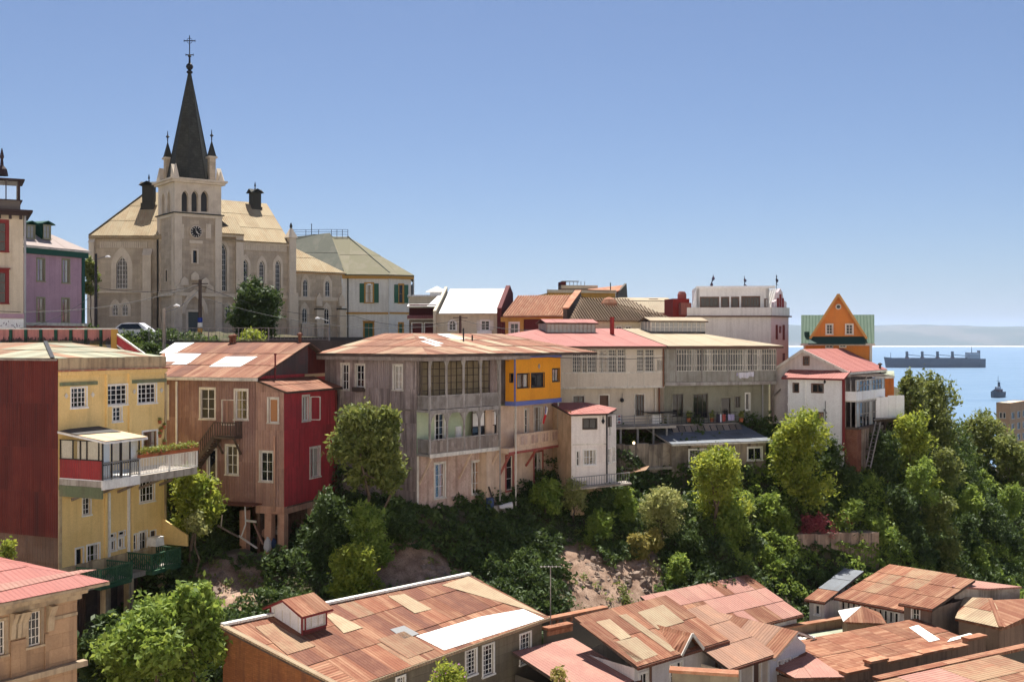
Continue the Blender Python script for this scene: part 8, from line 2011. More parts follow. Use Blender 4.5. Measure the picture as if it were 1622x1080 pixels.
# courtyard with pale green flat roof and the kiosk
b = Bld('courtyard_roof', 'pale green flat roof with low coped wall between the rust roofs', 'roof', 1272, 73, 62, 30)
z = 8.0; L = b.y(1440)
fl_ = MB().box(-1.5, 7.5, -1, L, z - .3, z).build('flat_roof', MATS['pale green sheet'], b.root)
for k in range(6):
    for j in range(3): MB().box(-1.4 + 2.95 * j + .02, 1.5 + 2.95 * j, L * k / 6 + .02, L * (k + 1) / 6 - .02, z + .004, z + .03 + .006 * ((k + j) % 2)).build('roof_sheet', MATS['zinc'] if (k + j) % 4 == 0 else MATS['pale green sheet'], fl_)
MB().box(-1.8, -1.5, -1, b.y(1342, -1.6), z - 2, z + .55).build('wall', MATS['brown render'], b.root); MB().box(-1.95, -1.4, -1, b.y(1342, -1.6), z + .55, z + .68).build('coping', MATS['clay tile'], b.root)
MB().box(-1, 7.4, -.9, L - .1, z - 6, z - .31).build('wall', MATS['brown render'], b.root)
t = Bld('roof_kiosk', 'low kiosk with shiny pyramid roof standing on the green flat roof', 'kiosk', 1342, 73, 100, 30)
za, zb_ = t.zR(1342, 1004), t.zR(1342, 984); Lk = t.y(1397); MB().box(-2.6, 0, 0, Lk, za - .6, zb_).build('wall', MATS['brown render'], t.root)
ap = V(-1.3, Lk / 2, zb_ + .75); cs = [V(.25, -.25, zb_), V(.25, Lk + .25, zb_), V(-2.85, Lk + .25, zb_), V(-2.85, -.25, zb_)]
for i in range(4): roof(t, [[cs[i], cs[(i + 1) % 4], ap]], MATS['rust'], [MATS['zinc'] if i in (3,) else MATS['rust']], (1.3, 3), thick=.08)
# glazed gallery block
b, ro, fr, L = lowhouse('glass_gallery_block', 'rust roofed block with a long row of tall gallery windows', 1330, 78, 137, 1432, 946, 7.5, 1.3, [(1332 + 8.4 * k, 1338.5 + 8.4 * k, 951 + 1.9 * k, 979 + 2.6 * k, dict(nx=1, ny=2, trim=.12, sill=False)) for k in range(11)], MATS['pale wall'], [MATS['rust'], MATS['rust pale']], (4, 1), H=6)
b, ro, fr, L = lowhouse('gallery_left_wing', 'small pale wing with dark roof left of the gallery windows', 1282, 78, 130, 1306, 948, 6.5, 1.1, [(1291, 1298, 958, 973, dict(nx=1, ny=1, trim=.08))], MATS['pale wall'], [MATS['blue grey sheet'], MATS['rust']], (2, 1), H=6)
b, ro, fr, L = lowhouse('gallery_right_block', 'rust roofed block with brown board walls right of the gallery', 1432, 73.5, 137, 1476, 955, 6.0, 1.0, [(1445, 1456, 961, 985, dict(nx=2, ny=2, trim=.08))], mat('brown board', (.20, .15, .12), .9, .1, (.26, .2, .16), .8, .5, streak=.4, planks=.22), [MATS['rust']], H=6)
s2 = Sub(b, 1476, b.YR(1476), 47)
with s2: MB().box(-.1, 0, 0, s2.y(1509), 0, 5.9).build('wall', MATS['brown board'], b.root)
b = Bld('back_parapet', 'long coped parapet wall at the foot of the green slope', 'wall', 1368, 89, 137, 32)
z = b.zR(1368, 911); L = b.y(1508)
for k in range(2): MB().box(-.35, 0, L * (0 if k == 0 else .71), L * (.70 if k == 0 else 1), 0, z + .12 * k).build('wall', MATS['grey stone'], b.root); MB().box(-.5, .12, L * (0 if k == 0 else .71), L * (.70 if k == 0 else 1), z + .12 * k, z + .12 * k + .18).build('coping', MATS['dusty pink sheet'], b.root)
# hipped roof with the concrete attic at the right edge
b = Bld('hipped_rust_house', 'building with streaked hipped rust roof and grey attic at right edge', 'house', 1588, 70, 58, 31)
c = b.loc(P(1586, 995, 70)); a = b.loc(P(1513, 973, 72.5)); p_ = b.loc(P(1568, 950, 74.5)); d = b.loc(P(1680, 962, 75)); zc_ = c.z
a.z = d.z = zc_
ro, fr = roof(b, [[a, c, p_, V(a.x - 1.5, a.y + 3, p_.z)], [c, d, V(d.x, d.y + 1, p_.z), p_]], MATS['rust'], [MATS['rust'], MATS['rust pale'], MATS['rust tan']], (.9, 2.4), pick=(2, 2, 1), thick=.14)
MB().prism([a + V(.2, .1, -.15), c + V(-.2, .1, -.15), V(c.x - .2, c.y + .1, 0), V(a.x + .2, a.y + .1, 0)], (0, .3, 0)).prism([c + V(-.2, .2, -.15), d + V(-.2, .2, -.15), V(d.x - .2, d.y + .2, 0), V(c.x - .2, c.y + .2, 0)], (-.3, 0, 0)).build('wall', MATS['brown render'], b.root)
MB().bar(c + V(0, 0, .1), p_ + V(0, 0, .1), .3, .1).build('hip_cap', MATS['rust'], b.root)
q0, q1 = b.loc(P(1512, 948, 75)), b.loc(P(1566, 950, 76)); zt_ = b.loc(P(1540, 926, 76)).z
at = MB().prism([q0, q1, q1 + V(.9, 2.2, 0), q0 + V(-1, 2.6, 0)], (0, 0, zt_ - q0.z)).build('attic', MATS['concrete'], b.root)
MB().prism([q0 + V(-.1, -.15, zt_ - q0.z), q1 + V(.15, -.15, zt_ - q0.z), q1 + V(1, 2.3, zt_ - q0.z), q0 + V(-1.1, 2.7, zt_ - q0.z)], (0, 0, .12)).build('attic_roof', MATS['dusty pink sheet'], at)
# antenna on its thin mast
t = empty('antenna', P(872, 980, 64), 0, 'thin television antenna mast standing between the fore roofs', 'antenna')
hh = P(872, 897, 64).z - P(872, 980, 64).z
MB().tube(V(0, 0, -1), V(0, 0, hh), .035, .03).build('mast', MATS['weathered rail'], t)
mb = MB().bar(V(-.62, 0, hh), V(.62, 0, hh), .03)
for k in range(6): x = -.55 + .22 * k; mb.bar(V(x, -.25, hh), V(x, .25, hh), .02)
mb.build('boom', MATS['weathered rail'], t)

# == plants
LM = dict(bright=leaf_mat('leaves bright', (.10, .17, .02), (.36, .39, .06), .42), mid=leaf_mat('leaves mid', (.07, .14, .02), (.28, .36, .07), .4),
          dark=leaf_mat('leaves dark', (.022, .046, .013), (.085, .13, .033), .28), olive=leaf_mat('leaves olive', (.065, .105, .022), (.24, .26, .07), .36),
          pale=leaf_mat('leaves pale', (.15, .19, .05), (.42, .42, .16), .35), ivy=leaf_mat('leaves ivy', (.022, .045, .012), (.11, .165, .04), .3),
          straw=leaf_mat('leaves straw', (.16, .16, .03), (.40, .34, .10), .3), magenta=leaf_mat('petals magenta', (.20, .035, .05), (.36, .10, .09), .3), violet=leaf_mat('petals violet', (.25, .06, .30), (.45, .15, .45), .3))
mat('bark', (.10, .075, .055), .95, .1, (.16, .12, .09), 1.5, .5)
def limb(mb, p, q, r0, r1, g, seg=4, wob=.12):
    pts = [Vector(p).lerp(Vector(q), i / seg) for i in range(seg + 1)]
    for i in range(1, seg): pts[i] += V(*(g.normal(size=3) * wob * (Vector(q) - Vector(p)).length * .3))
    for i in range(seg): mb.tube(pts[i], pts[i + 1], r0 + (r1 - r0) * i / seg, r0 + (r1 - r0) * (i + 1) / seg, 6, False)
    return pts
TS = [0]
def tree(name, lab, u, Y, vt, vb, w, kind, n, size, lobes=13, cat='tree', group=None, flat=1.0, trunk=True, gap=.0, extra=None):
    """crown seen between rows vt and vb, w pixels wide, at depth Y; trunk down to the ground"""
    TS[0] += 1; g = np.random.default_rng(100 + TS[0])
    x = (u - CX) / FPX * Y; zt, zb = P(u, vt, Y).z, P(u, vb, Y).z; zg = gz(x, Y) - .2
    base = min(zg, zb - .1) if trunk else zb
    t = empty(name, (x, Y, base), 0, lab, cat, group); n = int(n * 1.5)
    H = zt - zb; rx = w / FPX * Y / 2; cz = (zt + zb) / 2 - base
    ce = []
    for i in range(lobes):
        d = g.normal(size=3); d /= np.linalg.norm(d); hz = g.uniform(-.9, .95); tp = math.sqrt(max(.12, 1 - (hz + .25) ** 2 * .6 if hz > -.25 else 1))
        k = g.uniform(.25, .82) * tp; rr = g.uniform(.20, .42)
        d[:2] /= np.hypot(*d[:2]); ce.append((np.array([d[0] * rx * k, d[1] * rx * k * flat, cz + hz * H * .5 * (1 - rr * .7)]), rr))
    ce.append((np.array([0, 0, cz + .1 * H]), .55)); ce.append((np.array([g.uniform(-.2, .2) * rx, 0, cz + .28 * H]), .38))
    ps = []
    wt = np.array([r ** 2 for _, r in ce]); cnt = (n * wt / wt.sum()).astype(int)
    for (c, rr), m in zip(ce, cnt):
        nt_ = max(8, int(m / 26))                       # leaf sprays on the lobe's skin
        d = g.normal(size=(nt_, 3)); d /= np.linalg.norm(d, axis=1)[:, None]
        sc_ = np.array([rx * rr * 1.15, rx * rr * 1.15 * flat, max(H * .5 * rr, rx * rr * .6)])
        ctr = c + d * sc_ * (g.random(nt_) ** .25)[:, None]
        idx = g.integers(0, nt_, m); ps.append(ctr[idx] + g.normal(size=(m, 3)) * (rx * .085 + .06))
    p = np.concatenate(ps); p = p[p[:, 2] > .05]
    leaf_cloud('crown', p, size * 1.22, LM[kind], t, g, up=.25)
    if extra:
        q = p[g.random(len(p)) < extra[1]] + g.normal(size=3) * .02; q = q[q[:, 2] > cz - .1 * H]; leaf_cloud('blossom', q, size * .8, LM[extra[0]], t, g)
    if trunk:
        mb = MB(); r = max(.07, rx * .075); fork = V(g.normal() * .1 * rx, 0, max(.3, cz - H * .28))
        limb(mb, V(0, 0, -.4), fork, r, r * .7, g)
        for c, rr in ce[:6]: limb(mb, fork, V(*c), r * .55, r * .12, g)
        mb.build('trunk', MATS['bark'], t, True)
    return t
T = tree
T('leafy_tree', 'broad sunlit tree with glossy leaves beside the stone house at lower left', 245, 54, 955, 1100, 165, 'mid', 6500, .14, 18)
T('leafy_tree', 'tallest sunlit leafy crown touching the brick wall at lower left', 312, 55, 920, 1060, 100, 'mid', 4200, .14, 14)
T('leafy_tree', 'dark lower tree half hidden left of the broad sunlit tree', 185, 56.5, 975, 1100, 110, 'dark', 4000, .14)
T('round_bush', 'round green bush between the yellow house and brown house', 304, 69, 742, 850, 86, 'bright', 4200, .12, cat='bush')
T('flowering_bush', 'small pale flowering bush at the foot of the round bush', 312, 67.5, 812, 850, 36, 'pale', 700, .09, cat='bush')
T('leafy_tree', 'tall grey green tree standing before the grey house wall', 576, 69.5, 634, 785, 96, 'olive', 6500, .13, 12)
T('leafy_tree', 'slimmer grey green tree right beside the tall one', 612, 70, 645, 780, 62, 'olive', 4500, .13, 9)
T('ivy_shrub', 'dark ivy covered shrub below the crimson annexe', 525, 69.3, 768, 880, 66, 'dark', 4500, .11, cat='shrub')
T('leafy_shrub', 'sunlit leafy shrub below the wall left of the grey house', 585, 67.8, 798, 900, 70, 'mid', 4200, .11, cat='shrub')
T('leafy_shrub', 'yellow green shrub low on the slope behind the patchwork roof', 560, 65.5, 862, 960, 76, 'bright', 4200, .12, cat='shrub')
T('leafy_shrub', 'deep green shrub at the corner of the grey house', 632, 70.5, 790, 870, 50, 'dark', 2600, .11, cat='shrub')
T('round_bush', 'dense green bush under the cream doors of the orange topped house', 863, 80.5, 758, 812, 62, 'mid', 2600, .11, cat='bush')
T('round_bush', 'pale mottled bush beside the dense green bush under the annexe', 908, 81, 757, 812, 46, 'pale', 1700, .10, cat='bush')
T('leafy_shrub', 'dark shrub under the terrace of the white annexe', 950, 81.5, 770, 850, 70, 'dark', 3200, .12, cat='shrub')
T('leafy_shrub', 'green shrub clinging to the edge of the bare rock face', 955, 79, 808, 872, 50, 'mid', 2000, .11, cat='shrub')
T('leafy_shrub', 'bright green shrub left of the pale flowering bush', 985, 82, 772, 830, 44, 'mid', 1700, .11, cat='shrub')
T('flowering_bush', 'big pale yellow flowering bush above the rock face', 1048, 81.5, 770, 842, 78, 'pale', 3600, .10, cat='bush')
T('leafy_tree', 'yellow green tree in front of the terrace shed', 1138, 82.5, 705, 830, 104, 'bright', 6000, .12, 12)
T('leafy_shrub', 'leafy shrub spilling down below the yellow green tree', 1160, 82.5, 800, 880, 70, 'mid', 2600, .12, cat='shrub')
T('leafy_tree', 'bright green round tree in front of the white house', 1263, 88, 650, 800, 102, 'bright', 6500, .13, 12)
T('dark_tree', 'dark narrow tree right of the bright tree by the white house', 1318, 90, 690, 800, 44, 'dark', 2500, .12)
T('dark_tree', 'dark ivy covered tree below the brick pier', 1347, 90, 735, 830, 50, 'dark', 2500, .12)
T('dark_tree', 'dark tree below the deck with the white fence', 1398, 93, 676, 800, 56, 'dark', 3000, .13)
T('leafy_tree', 'tall olive green tree rising above the white fence', 1467, 108, 586, 760, 108, 'olive', 7000, .16, 14)
T('leafy_tree', 'olive tree top just right of the orange hut', 1440, 104, 584, 690, 46, 'olive', 1800, .15)
T('leafy_tree', 'lit green tree in front of the tall olive tree', 1442, 95, 652, 790, 80, 'bright', 4000, .14, 11)
T('open_tree', 'open branching tree in front of the sea at right', 1560, 116, 655, 760, 120, 'olive', 4200, .17, 13)
T('open_tree', 'olive tree at the right edge below the apartment block', 1602, 112, 690, 800, 70, 'olive', 2600, .16)
g_ = random.Random(11)
sh = [(1455, 765, 66, 'mid', 92), (1500, 740, 60, 'olive', 100), (1420, 800, 60, 'dark', 90), (1385, 840, 60, 'mid', 88), (1350, 815, 44, 'mid', 88), (1490, 820, 64, 'olive', 93), (1530, 850, 60, 'dark', 96), (1570, 830, 66, 'dark', 101), (1600, 870, 56, 'dark', 103),
      (1450, 870, 60, 'dark', 89), (1500, 880, 50, 'olive', 92), (1550, 895, 44, 'mid', 95), (1215, 810, 50, 'mid', 86), (1240, 830, 40, 'mid', 86), (1100, 870, 50, 'dark', 80), (1075, 900, 40, 'mid', 77.5), (1130, 930, 60, 'dark', 78.5), (1215, 890, 46, 'mid', 83), (1250, 900, 40, 'mid', 84), (1180, 850, 50, 'dark', 83), (1010, 870, 40, 'straw', 79), (1035, 860, 36, 'straw', 80), (1600, 800, 50, 'mid', 106), (1540, 800, 50, 'mid', 100), (1300, 800, 60, 'dark', 89)]
wh = ['below the olive tree at right', 'high on the right slope before the sea', 'under the white fence deck', 'above the pale garden wall end', 'beside the magenta blossom', 'in the middle of the right slope', 'low on the right slope', 'among the right hand trees', 'at the right edge of the slope', 'behind the coped parapet', 'behind the hipped rust roof', 'just above the grey attic', 'left of the magenta blossom', 'beside the rock above the garden wall', 'on the slope under the flowering bush', 'right of the bare rock face', 'behind the salmon roof', 'left of the pale garden wall', 'under the left end of the garden wall', 'below the leafy yellow green tree', 'growing on the crest of the rock face', 'on the rock crest under the pale bush', 'under the apartment block', 'below the open branching tree', 'beneath the bright tree by the white house']
for k, (u, v, w, kd, Y) in enumerate(sh):
    T('slope_shrub', {'mid': 'green', 'dark': 'dark green', 'olive': 'olive', 'straw': 'yellow grassy'}[kd] + ' shrub ' + wh[k], u, Y, v - w * .62, v + w * .62, w, kd, 1500, .12, 7, 'shrub', 'shrubs on the slope', trunk=False)
T('blossom_shrub', 'magenta flowering creeper on top of the pale garden wall', 1293, 86.3, 818, 852, 62, 'magenta', 900, .1, 9, 'shrub', trunk=False)
T('blossom_shrub', 'small red and green flowering creeper right of the magenta one', 1335, 87, 808, 842, 34, 'mid', 700, .1, 6, 'shrub', trunk=False, extra=('magenta', .4))
T('conifer', 'dark dense evergreen tree in front of the church nave', 404, 106, 440, 540, 78, 'dark', 6500, .17, 12)
T('round_bush', 'low bright bush at the street edge below the church', 398, 92, 526, 550, 52, 'bright', 1300, .12, cat='bush')
T('leafy_tree', 'tree with curved trunk squeezed between purple house and church', 143, 108, 408, 470, 26, 'olive', 1300, .16)
T('flowering_bush', 'bush with violet blossoms in front of the patchwork roof house', 712, 47, 1048, 1110, 72, 'bright', 1700, .07, 8, 'bush', extra=('violet', .06))
T('sprig', 'yellow green plant tip at the bottom edge by the pink roof', 886, 44, 1052, 1100, 26, 'straw', 260, .06, 5, 'plant')
T('sprig', 'small leafy plant tip behind the pink hipped roof at left', 12, 56, 850, 900, 26, 'bright', 350, .08, 5, 'plant')
T('round_bush', 'bush on the bank by the red stair rail', 186, 84, 528, 560, 26, 'mid', 600, .11, 5, 'bush')
T('round_bush', 'small bush on the grassy bank under the street', 236, 84, 545, 562, 30, 'dark', 500, .11, 5, 'bush')

# ivy and ground cover over the slope: nobody could count it
def seen(u, v):
    """the spot of hillside in view at (u, v)"""
    for Y in np.arange(52, 125, .25):
        p = P(u, v, Y)
        if p.z < gz(p.x, p.y): return np.array(p)
    return np.array(P(u, v, 90))
ROCK = [(seen(650, 915), (2.4, 3, 2.2)), (seen(690, 925), (1.2, 2, 1.6)), (seen(372, 940), (1.6, 2.5, 2.2)), (seen(345, 915), (1.3, 2, 1.4)), (seen(925, 900), (1.7, 3, 3.0)), (seen(960, 930), (2.0, 3, 2.2)), (seen(1000, 930), (1.8, 3, 2.0)), (seen(940, 960), (2.2, 3, 1.4)), (seen(1030, 900), (.8, 2, 1.4))]
_rg = np.random.default_rng(21)
cx_, cy_ = _X[:-1, :-1], _Y[:-1, :-1]
Zg = _Z.reshape(_ny, _nx); dzx = (Zg[:-1, 1:] - Zg[:-1, :-1]) / np.maximum(.01, _X[:-1, 1:] - cx_); dzy = (Zg[1:, :-1] - Zg[:-1, :-1]) / np.maximum(.01, _Y[1:, :-1] - cy_)
zc_ = Zg[:-1, :-1]
ok = (cx_ > -34) & (cx_ < 66) & (cy_ > 55) & (cy_ < 120) & (cy_ < 92 + .45 * cx_.clip(0, 60)) & (zc_ > 31) & (zc_ < 50.5) | (cx_ > -42) & (cx_ < -12) & (cy_ > 72) & (cy_ < 92) & (zc_ > 49) & (zc_ < 58.2)
ar = np.sqrt(1 + dzx ** 2 + dzy ** 2) * ok * (np.abs(_X[:-1, 1:] - cx_) < 1)
pr = (ar / ar.sum()).ravel(); NI = 400000
ci = _rg.choice(pr.size, NI, p=pr); jy, jx = np.divmod(ci, _nx - 1)
px_ = _gx[jx] + _rg.random(NI) * .75; py_ = _gy[jy] + _rg.random(NI) * .6
gxn, gyn = dzx.ravel()[ci], dzy.ravel()[ci]; nn = np.stack([-gxn, -gyn, np.ones(NI)], 1); nn /= np.linalg.norm(nn, axis=1)[:, None]
pz_ = ground(px_, py_) + rough2(px_, py_) * .32
lump = np.clip(.45 + 1.3 * rough2(px_ * 1.7 + 31, py_ * 1.7 + pz_), -.05, 1.7) * np.where(px_ > 12, 1.15, .8)
pp3 = np.stack([px_, py_, pz_], 1) + nn * (lump * (.25 + .75 * _rg.random(NI)))[:, None]
keep = np.ones(NI, bool)
for u, v, Y, r in ((425, 850, 71.5, 2.6), (390, 850, 71.5, 2.2), (455, 850, 72, 1.8)): keep &= (((pp3 - np.array(P(u, v, Y))) / r) ** 2).sum(1) > 1
for c, r in ROCK:
    d = (((pp3 - c) / np.array(r)) ** 2).sum(1) + .55 * rough2(pp3[:, 0] * 3, pp3[:, 2] * 3 + 7); keep &= d > 1
hp = np.c_[_X.ravel(), _Y.ravel(), _Z]; rk = np.zeros(len(hp), np.float32)
for c, r in ROCK: rk = np.maximum(rk, ((((hp - c) / (np.array(r) * 1.25)) ** 2).sum(1) < 1).astype(np.float32))
hill.data.attributes.new('rock', 'FLOAT', 'POINT').data.foreach_set('value', rk)
tag(leaf_cloud('ivy_cover', pp3[keep], .17, LM['ivy'], None, _rg, up=.3), 'dark ivy and ground cover hanging over the steep slope', 'ivy', kind='stuff')
# taller shrubby growth that runs together over the bank
hh = .2 + 1.6 * rough2(px_ * .9 + 5, py_ * .9 + pz_ * .8 + 50); sel = keep & (hh > .35) & (px_ > -20) & (pz_ < 47.8) & (_rg.random(NI) < .75)
pb = np.stack([px_, py_, pz_], 1) + nn * .3 + np.array([0, -.25, 1.0]) * (np.clip(hh, 0, 2.2) * (.3 + .7 * _rg.random(NI) ** .5))[:, None]
for nm, f, mk in (('shrub_cover', px_ > 16, 'mid'), ('creeper_cover', px_ <= 16, 'dark')): tag(leaf_cloud(nm, pb[sel & f], .15, LM[mk], None, _rg, up=.3), {'mid': 'mid green bank of shrubs running together on the right slope', 'dark': 'darker hanging creepers on the left slope'}[mk], 'shrubs', kind='stuff')
# grass tufts hung on the rock
gr = np.concatenate([c + _rg.normal(size=(5, 3)) * np.array(r) * .6 for c, r in ROCK]); gr[:, 2] = ground(gr[:, 0], gr[:, 1]) + .1
q = np.concatenate([c + _rg.normal(size=(60, 3)) * .22 for c in gr])
tag(leaf_cloud('rock_grass', q, .11, LM['olive'], None, _rg), 'tufts of grass growing on the bare rock face', 'grass', kind='stuff')
# angular stones of the rock face
mat('rock stone', (.20, .145, .11), .95, .25, (.28, .21, .17), 1.2, .6, grain=.35, bump=.8)
sm_ = MB().lathe((0, 0, 0), [(.02, -.5), (.42, -.38), (.55, 0), (.4, .36), (.02, .48)], 6); g2 = random.Random(4)
sm_.v = [p + V(g2.uniform(-.13, .13), g2.uniform(-.13, .13), g2.uniform(-.1, .1)) for p in sm_.v]
st0 = sm_.build('stone', MATS['rock stone'], hill); k = 0
for c, r in ROCK:
    for i in range(22):
        x, y = c[0] + g2.uniform(-1, 1) * r[0], c[1] + g2.uniform(-.7, .7) * r[1]
        o = st0 if k == 0 else st0.copy(); k += 1
        if o is not st0: COL.objects.link(o)
        s = g2.uniform(.35, .95); o.location = (x, y, gz(x, y) - s * .28); o.scale = (s, s * .8, s * g2.uniform(.6, 1.2)); o.rotation_euler = (g2.uniform(-.4, .4), g2.uniform(-.4, .4), g2.uniform(0, 6))

# == street in front of the church
mat('asphalt', (.06, .058, .055), .9, 0, (.09, .085, .08), .5, .5)
tag(MB().box(-75, -10, 87.5, 101, 55, 58.02).box(-75, -10, 101.01, 121, 55, 58.35).build('street', MATS['asphalt']), 'level street in front of the church', 'street', kind='structure')
mat('pink panel', (.50, .22, .22), .9, .08, (.42, .19, .2), 1, .4, streak=.3)
mm = mat('mural paint', (.30, .34, .46), .9, .25, (.50, .42, .20), 1.1, 1.0, grain=.3, lo=.5, hi=.54)
b = Bld('mural_wall', 'pink and green panelled wall with painted mural and white coping', 'wall', -30, 80, 90, 53.5)
z1, zm, z2 = b.zR(0, 522), b.zR(0, 540), 0; L = b.y(184)
for k in range(9):
    y0, y1 = L * k / 9, L * (k + 1) / 9
    MB().box(-.2, 0, y0 + .1, y1 - .1, zm, z1).build('panel', MATS['pink panel'], b.root); MB().box(-.2, .05, y0 + .02, y1 - .02, 0, zm - .02).build('mural_panel', mm, b.root)
    MB().box(-.22, .12, y0 - .1, y0 + .098, 0, z1).build('post', MATS['teal trim'], b.root)
MB().box(-.3, .18, -.1, L + .1, z1, z1 + .1).build('coping', MATS['white paint'], b.root)
mb = MB(); g = random.Random(8)
for k in range(110): y = L * k / 110; mb.box(.14, .17, y, y + .05, zm - .25, zm + g.uniform(.0, .32))
tag(mb.build('spikes', MATS['dark metal'], b.root), kind='stuff')
b = Bld('stair_rail', 'red stair parapet with white edges going down right of the mural', 'stair rail', 181, 79, 90, 54)
p, q = b.pt('R', 183, 528), b.pt('R', 236, 566); MB().prism([p, q, q - V(0, 0, .75), p - V(0, 0, .75)], (-.15, 0, 0)).build('panel', mat('stair red', (.40, .05, .07), .8, 0, (.5, .12, .12), 1.5, .4), b.root)
for d in (0, -.78): MB().bar(p + V(-.05, 0, d), q + V(-.05, 0, d), .26, .1).build('edge', MATS['white paint'], b.root)
MB().box(-.2, .1, -.2, .2, .5, p.z + .3).build('newel', MATS['ochre wall'], b.root)
b = Bld('street_railing', 'thin grey railing along the street edge below the church', 'railing', 236, 86, 90, 58.02)
railing(b, V(0, 0, 0), V(0, b.y(520), 0), 1.0, MATS['grey metal'], b.root, gap=.3, bw=.02, rail=.045, post=2.4)
# parked car behind the mural wall
c = Bld('parked_car', 'white hatchback car parked behind the mural wall', 'car', 160, 88.5, 90, 58.02)
sec = [(0, .35, .62), (.15, .28, .80), (1.0, .25, .92), (1.55, .25, 1.38), (2.1, .25, 1.48), (3.0, .25, 1.45), (3.6, .26, 1.05), (3.95, .35, .75)]
mb = MB(); rows = []
for y, za, zb_ in sec: rows.append([V(0, y, za), V(.06, y, (za + .78) / 2), V(.02, y, min(.85, zb_)), V(-.12, y, zb_), V(-1.5, y, zb_), V(-1.64, y, min(.85, zb_)), V(-1.68, y, (za + .78) / 2), V(-1.62, y, za)])
for a, d in zip(rows[:-1], rows[1:]):
    for k in range(8): mb.poly([a[k], a[(k + 1) % 8], d[(k + 1) % 8], d[k]])
mb.poly(rows[0]).poly(rows[-1]); mb.build('body', mat('car white', (.75, .76, .78), .25, 0, spec=.5, grain=.01), c.root)
MB().prism([V(.03, 1.15, .93), V(.03, 3.35, .93), V(-.05, 2.95, 1.38), V(-.05, 1.65, 1.34)], (-.02, 0, 0)).build('side_window', MATS['glass'], c.root)
for y in (.75, 3.2):
    w = MB().tube(V(-.1, y, .3), V(.09, y, .3), .3, .3, 14).build('wheel', MATS['black plastic'], c.root); MB().tube(V(.09, y, .3), V(.11, y, .3), .18, .16, 10).build('rim', MATS['grey metal'], w)
# utility poles, lamps and wires
def pole(lab, u, Y, vt, vb, r, m, arm=None, bands=False, cat='utility pole', name='utility_pole'):
    t = empty(name, P(u, vb, Y), 0, lab, cat); h = P(u, vt, Y).z - P(u, vb, Y).z
    MB().tube(V(0, 0, -1.5), V(0, 0, h), r, r * .7, 9).build('shaft', m, t)
    if arm:
        MB().tube(V(0, 0, arm[1] * h), V(arm[0], 0, arm[1] * h + .3), .04).build('arm', MATS['grey metal'], t); MB().lathe((arm[0] * 1.2, 0, arm[1] * h + .22), [(.02, .16), (.18, .12), (.24, 0), (.02, -.06)], 8).build('lamp_head', MATS['white paint'], t)
    else: MB().bar(V(-.7, 0, h * .93), V(.7, 0, h * .93), .09, .09).build('cross_arm', m, t)
    if bands:
        for k, mm_ in enumerate(('hotel ochre', 'white paint', 'flag blue')): MB().tube(V(0, 0, .5 + k * .45), V(0, 0, .9 + k * .45), r * 1.08, r * 1.06, 9).build('band', MATS[mm_], t)
    return t
pole('dark pole with white street lamp left of the church wing', 152, 100, 402, 535, .16, MATS['dark metal'], (.9, .93), name='street_lamp', cat='street lamp')
pole('dark leaning pole with painted bands before the church door', 317, 98, 443, 535, .2, MATS['dark wood'], bands=True)
pole('pale concrete pole rising behind the brown house roof', 260, 84, 488, 570, .16, MATS['concrete'], (.8, .98), name='street_lamp', cat='street lamp')
pole('thin pole with curved lamp by the sacristy wing', 522, 98, 505, 545, .07, MATS['grey metal'], (-.9, .9), name='street_lamp', cat='street lamp')
pole('dark wooden pole in front of the white roofed house', 729, 104, 500, 545, .16, MATS['dark wood'])
def wire(lab, a, c, sag):
    a, c = P(*a), P(*c); pts = [a.lerp(c, i / 14) - V(0, 0, sag * 4 * (i / 14) * (1 - i / 14)) for i in range(15)]
    o = MB().path([p - a for p in pts], .022, 4).build('wire', MATS['dark metal']); o.location = a; tag(o, lab, 'wire', 'overhead wires')
wire('overhead wire from lamp pole to banded pole, upper', (152, 455, 100), (317, 452, 98), .5); wire('overhead wire from concrete pole to banded pole', (260, 495, 84), (317, 456, 98), .4)
wire('overhead wire from banded pole towards the shutter hotel', (317, 452, 98), (560, 500, 118), .9); wire('long overhead wire above the white roofed house', (560, 500, 118), (729, 506, 104), .8)
wire('long overhead wire running right over the terracotta roof', (729, 506, 104), (930, 512, 100), .8); wire('slack wire crossing in front of the purple house', (30, 520, 82), (152, 462, 100), .6)
wire('overhead wire crossing before the church wing to the left edge', (317, 450, 98), (-20, 492, 84), .9); wire('low wire sagging across the sacristy and hotel fronts', (317, 470, 98), (729, 512, 104), 1.4); wire('thin wire running down past the orange top floor', (729, 520, 104), (806, 572, 79), .3); wire('thin wire strung along the cream house front', (806, 560, 79), (1052, 566, 90), .25)
# pale garden wall on the right-hand slope
b = Bld('garden_wall', 'weathered pale garden wall below the magenta blossom', 'wall', 1262, 85.4, 80, 36)
z1, z0 = b.zR(1262, 846), b.zR(1262, 889); L = b.y(1392)
for k in range(4): MB().box(-1.2, .03 * (k % 2), L * k / 4, L * (k + 1) / 4, z0 - 1, z1 - .06 * (k % 2)).build('wall_panel', mat('pale weathered plaster', (.40, .30, .23), .95, .06, (.22, .15, .11), .6, .8, streak=.8), b.root)

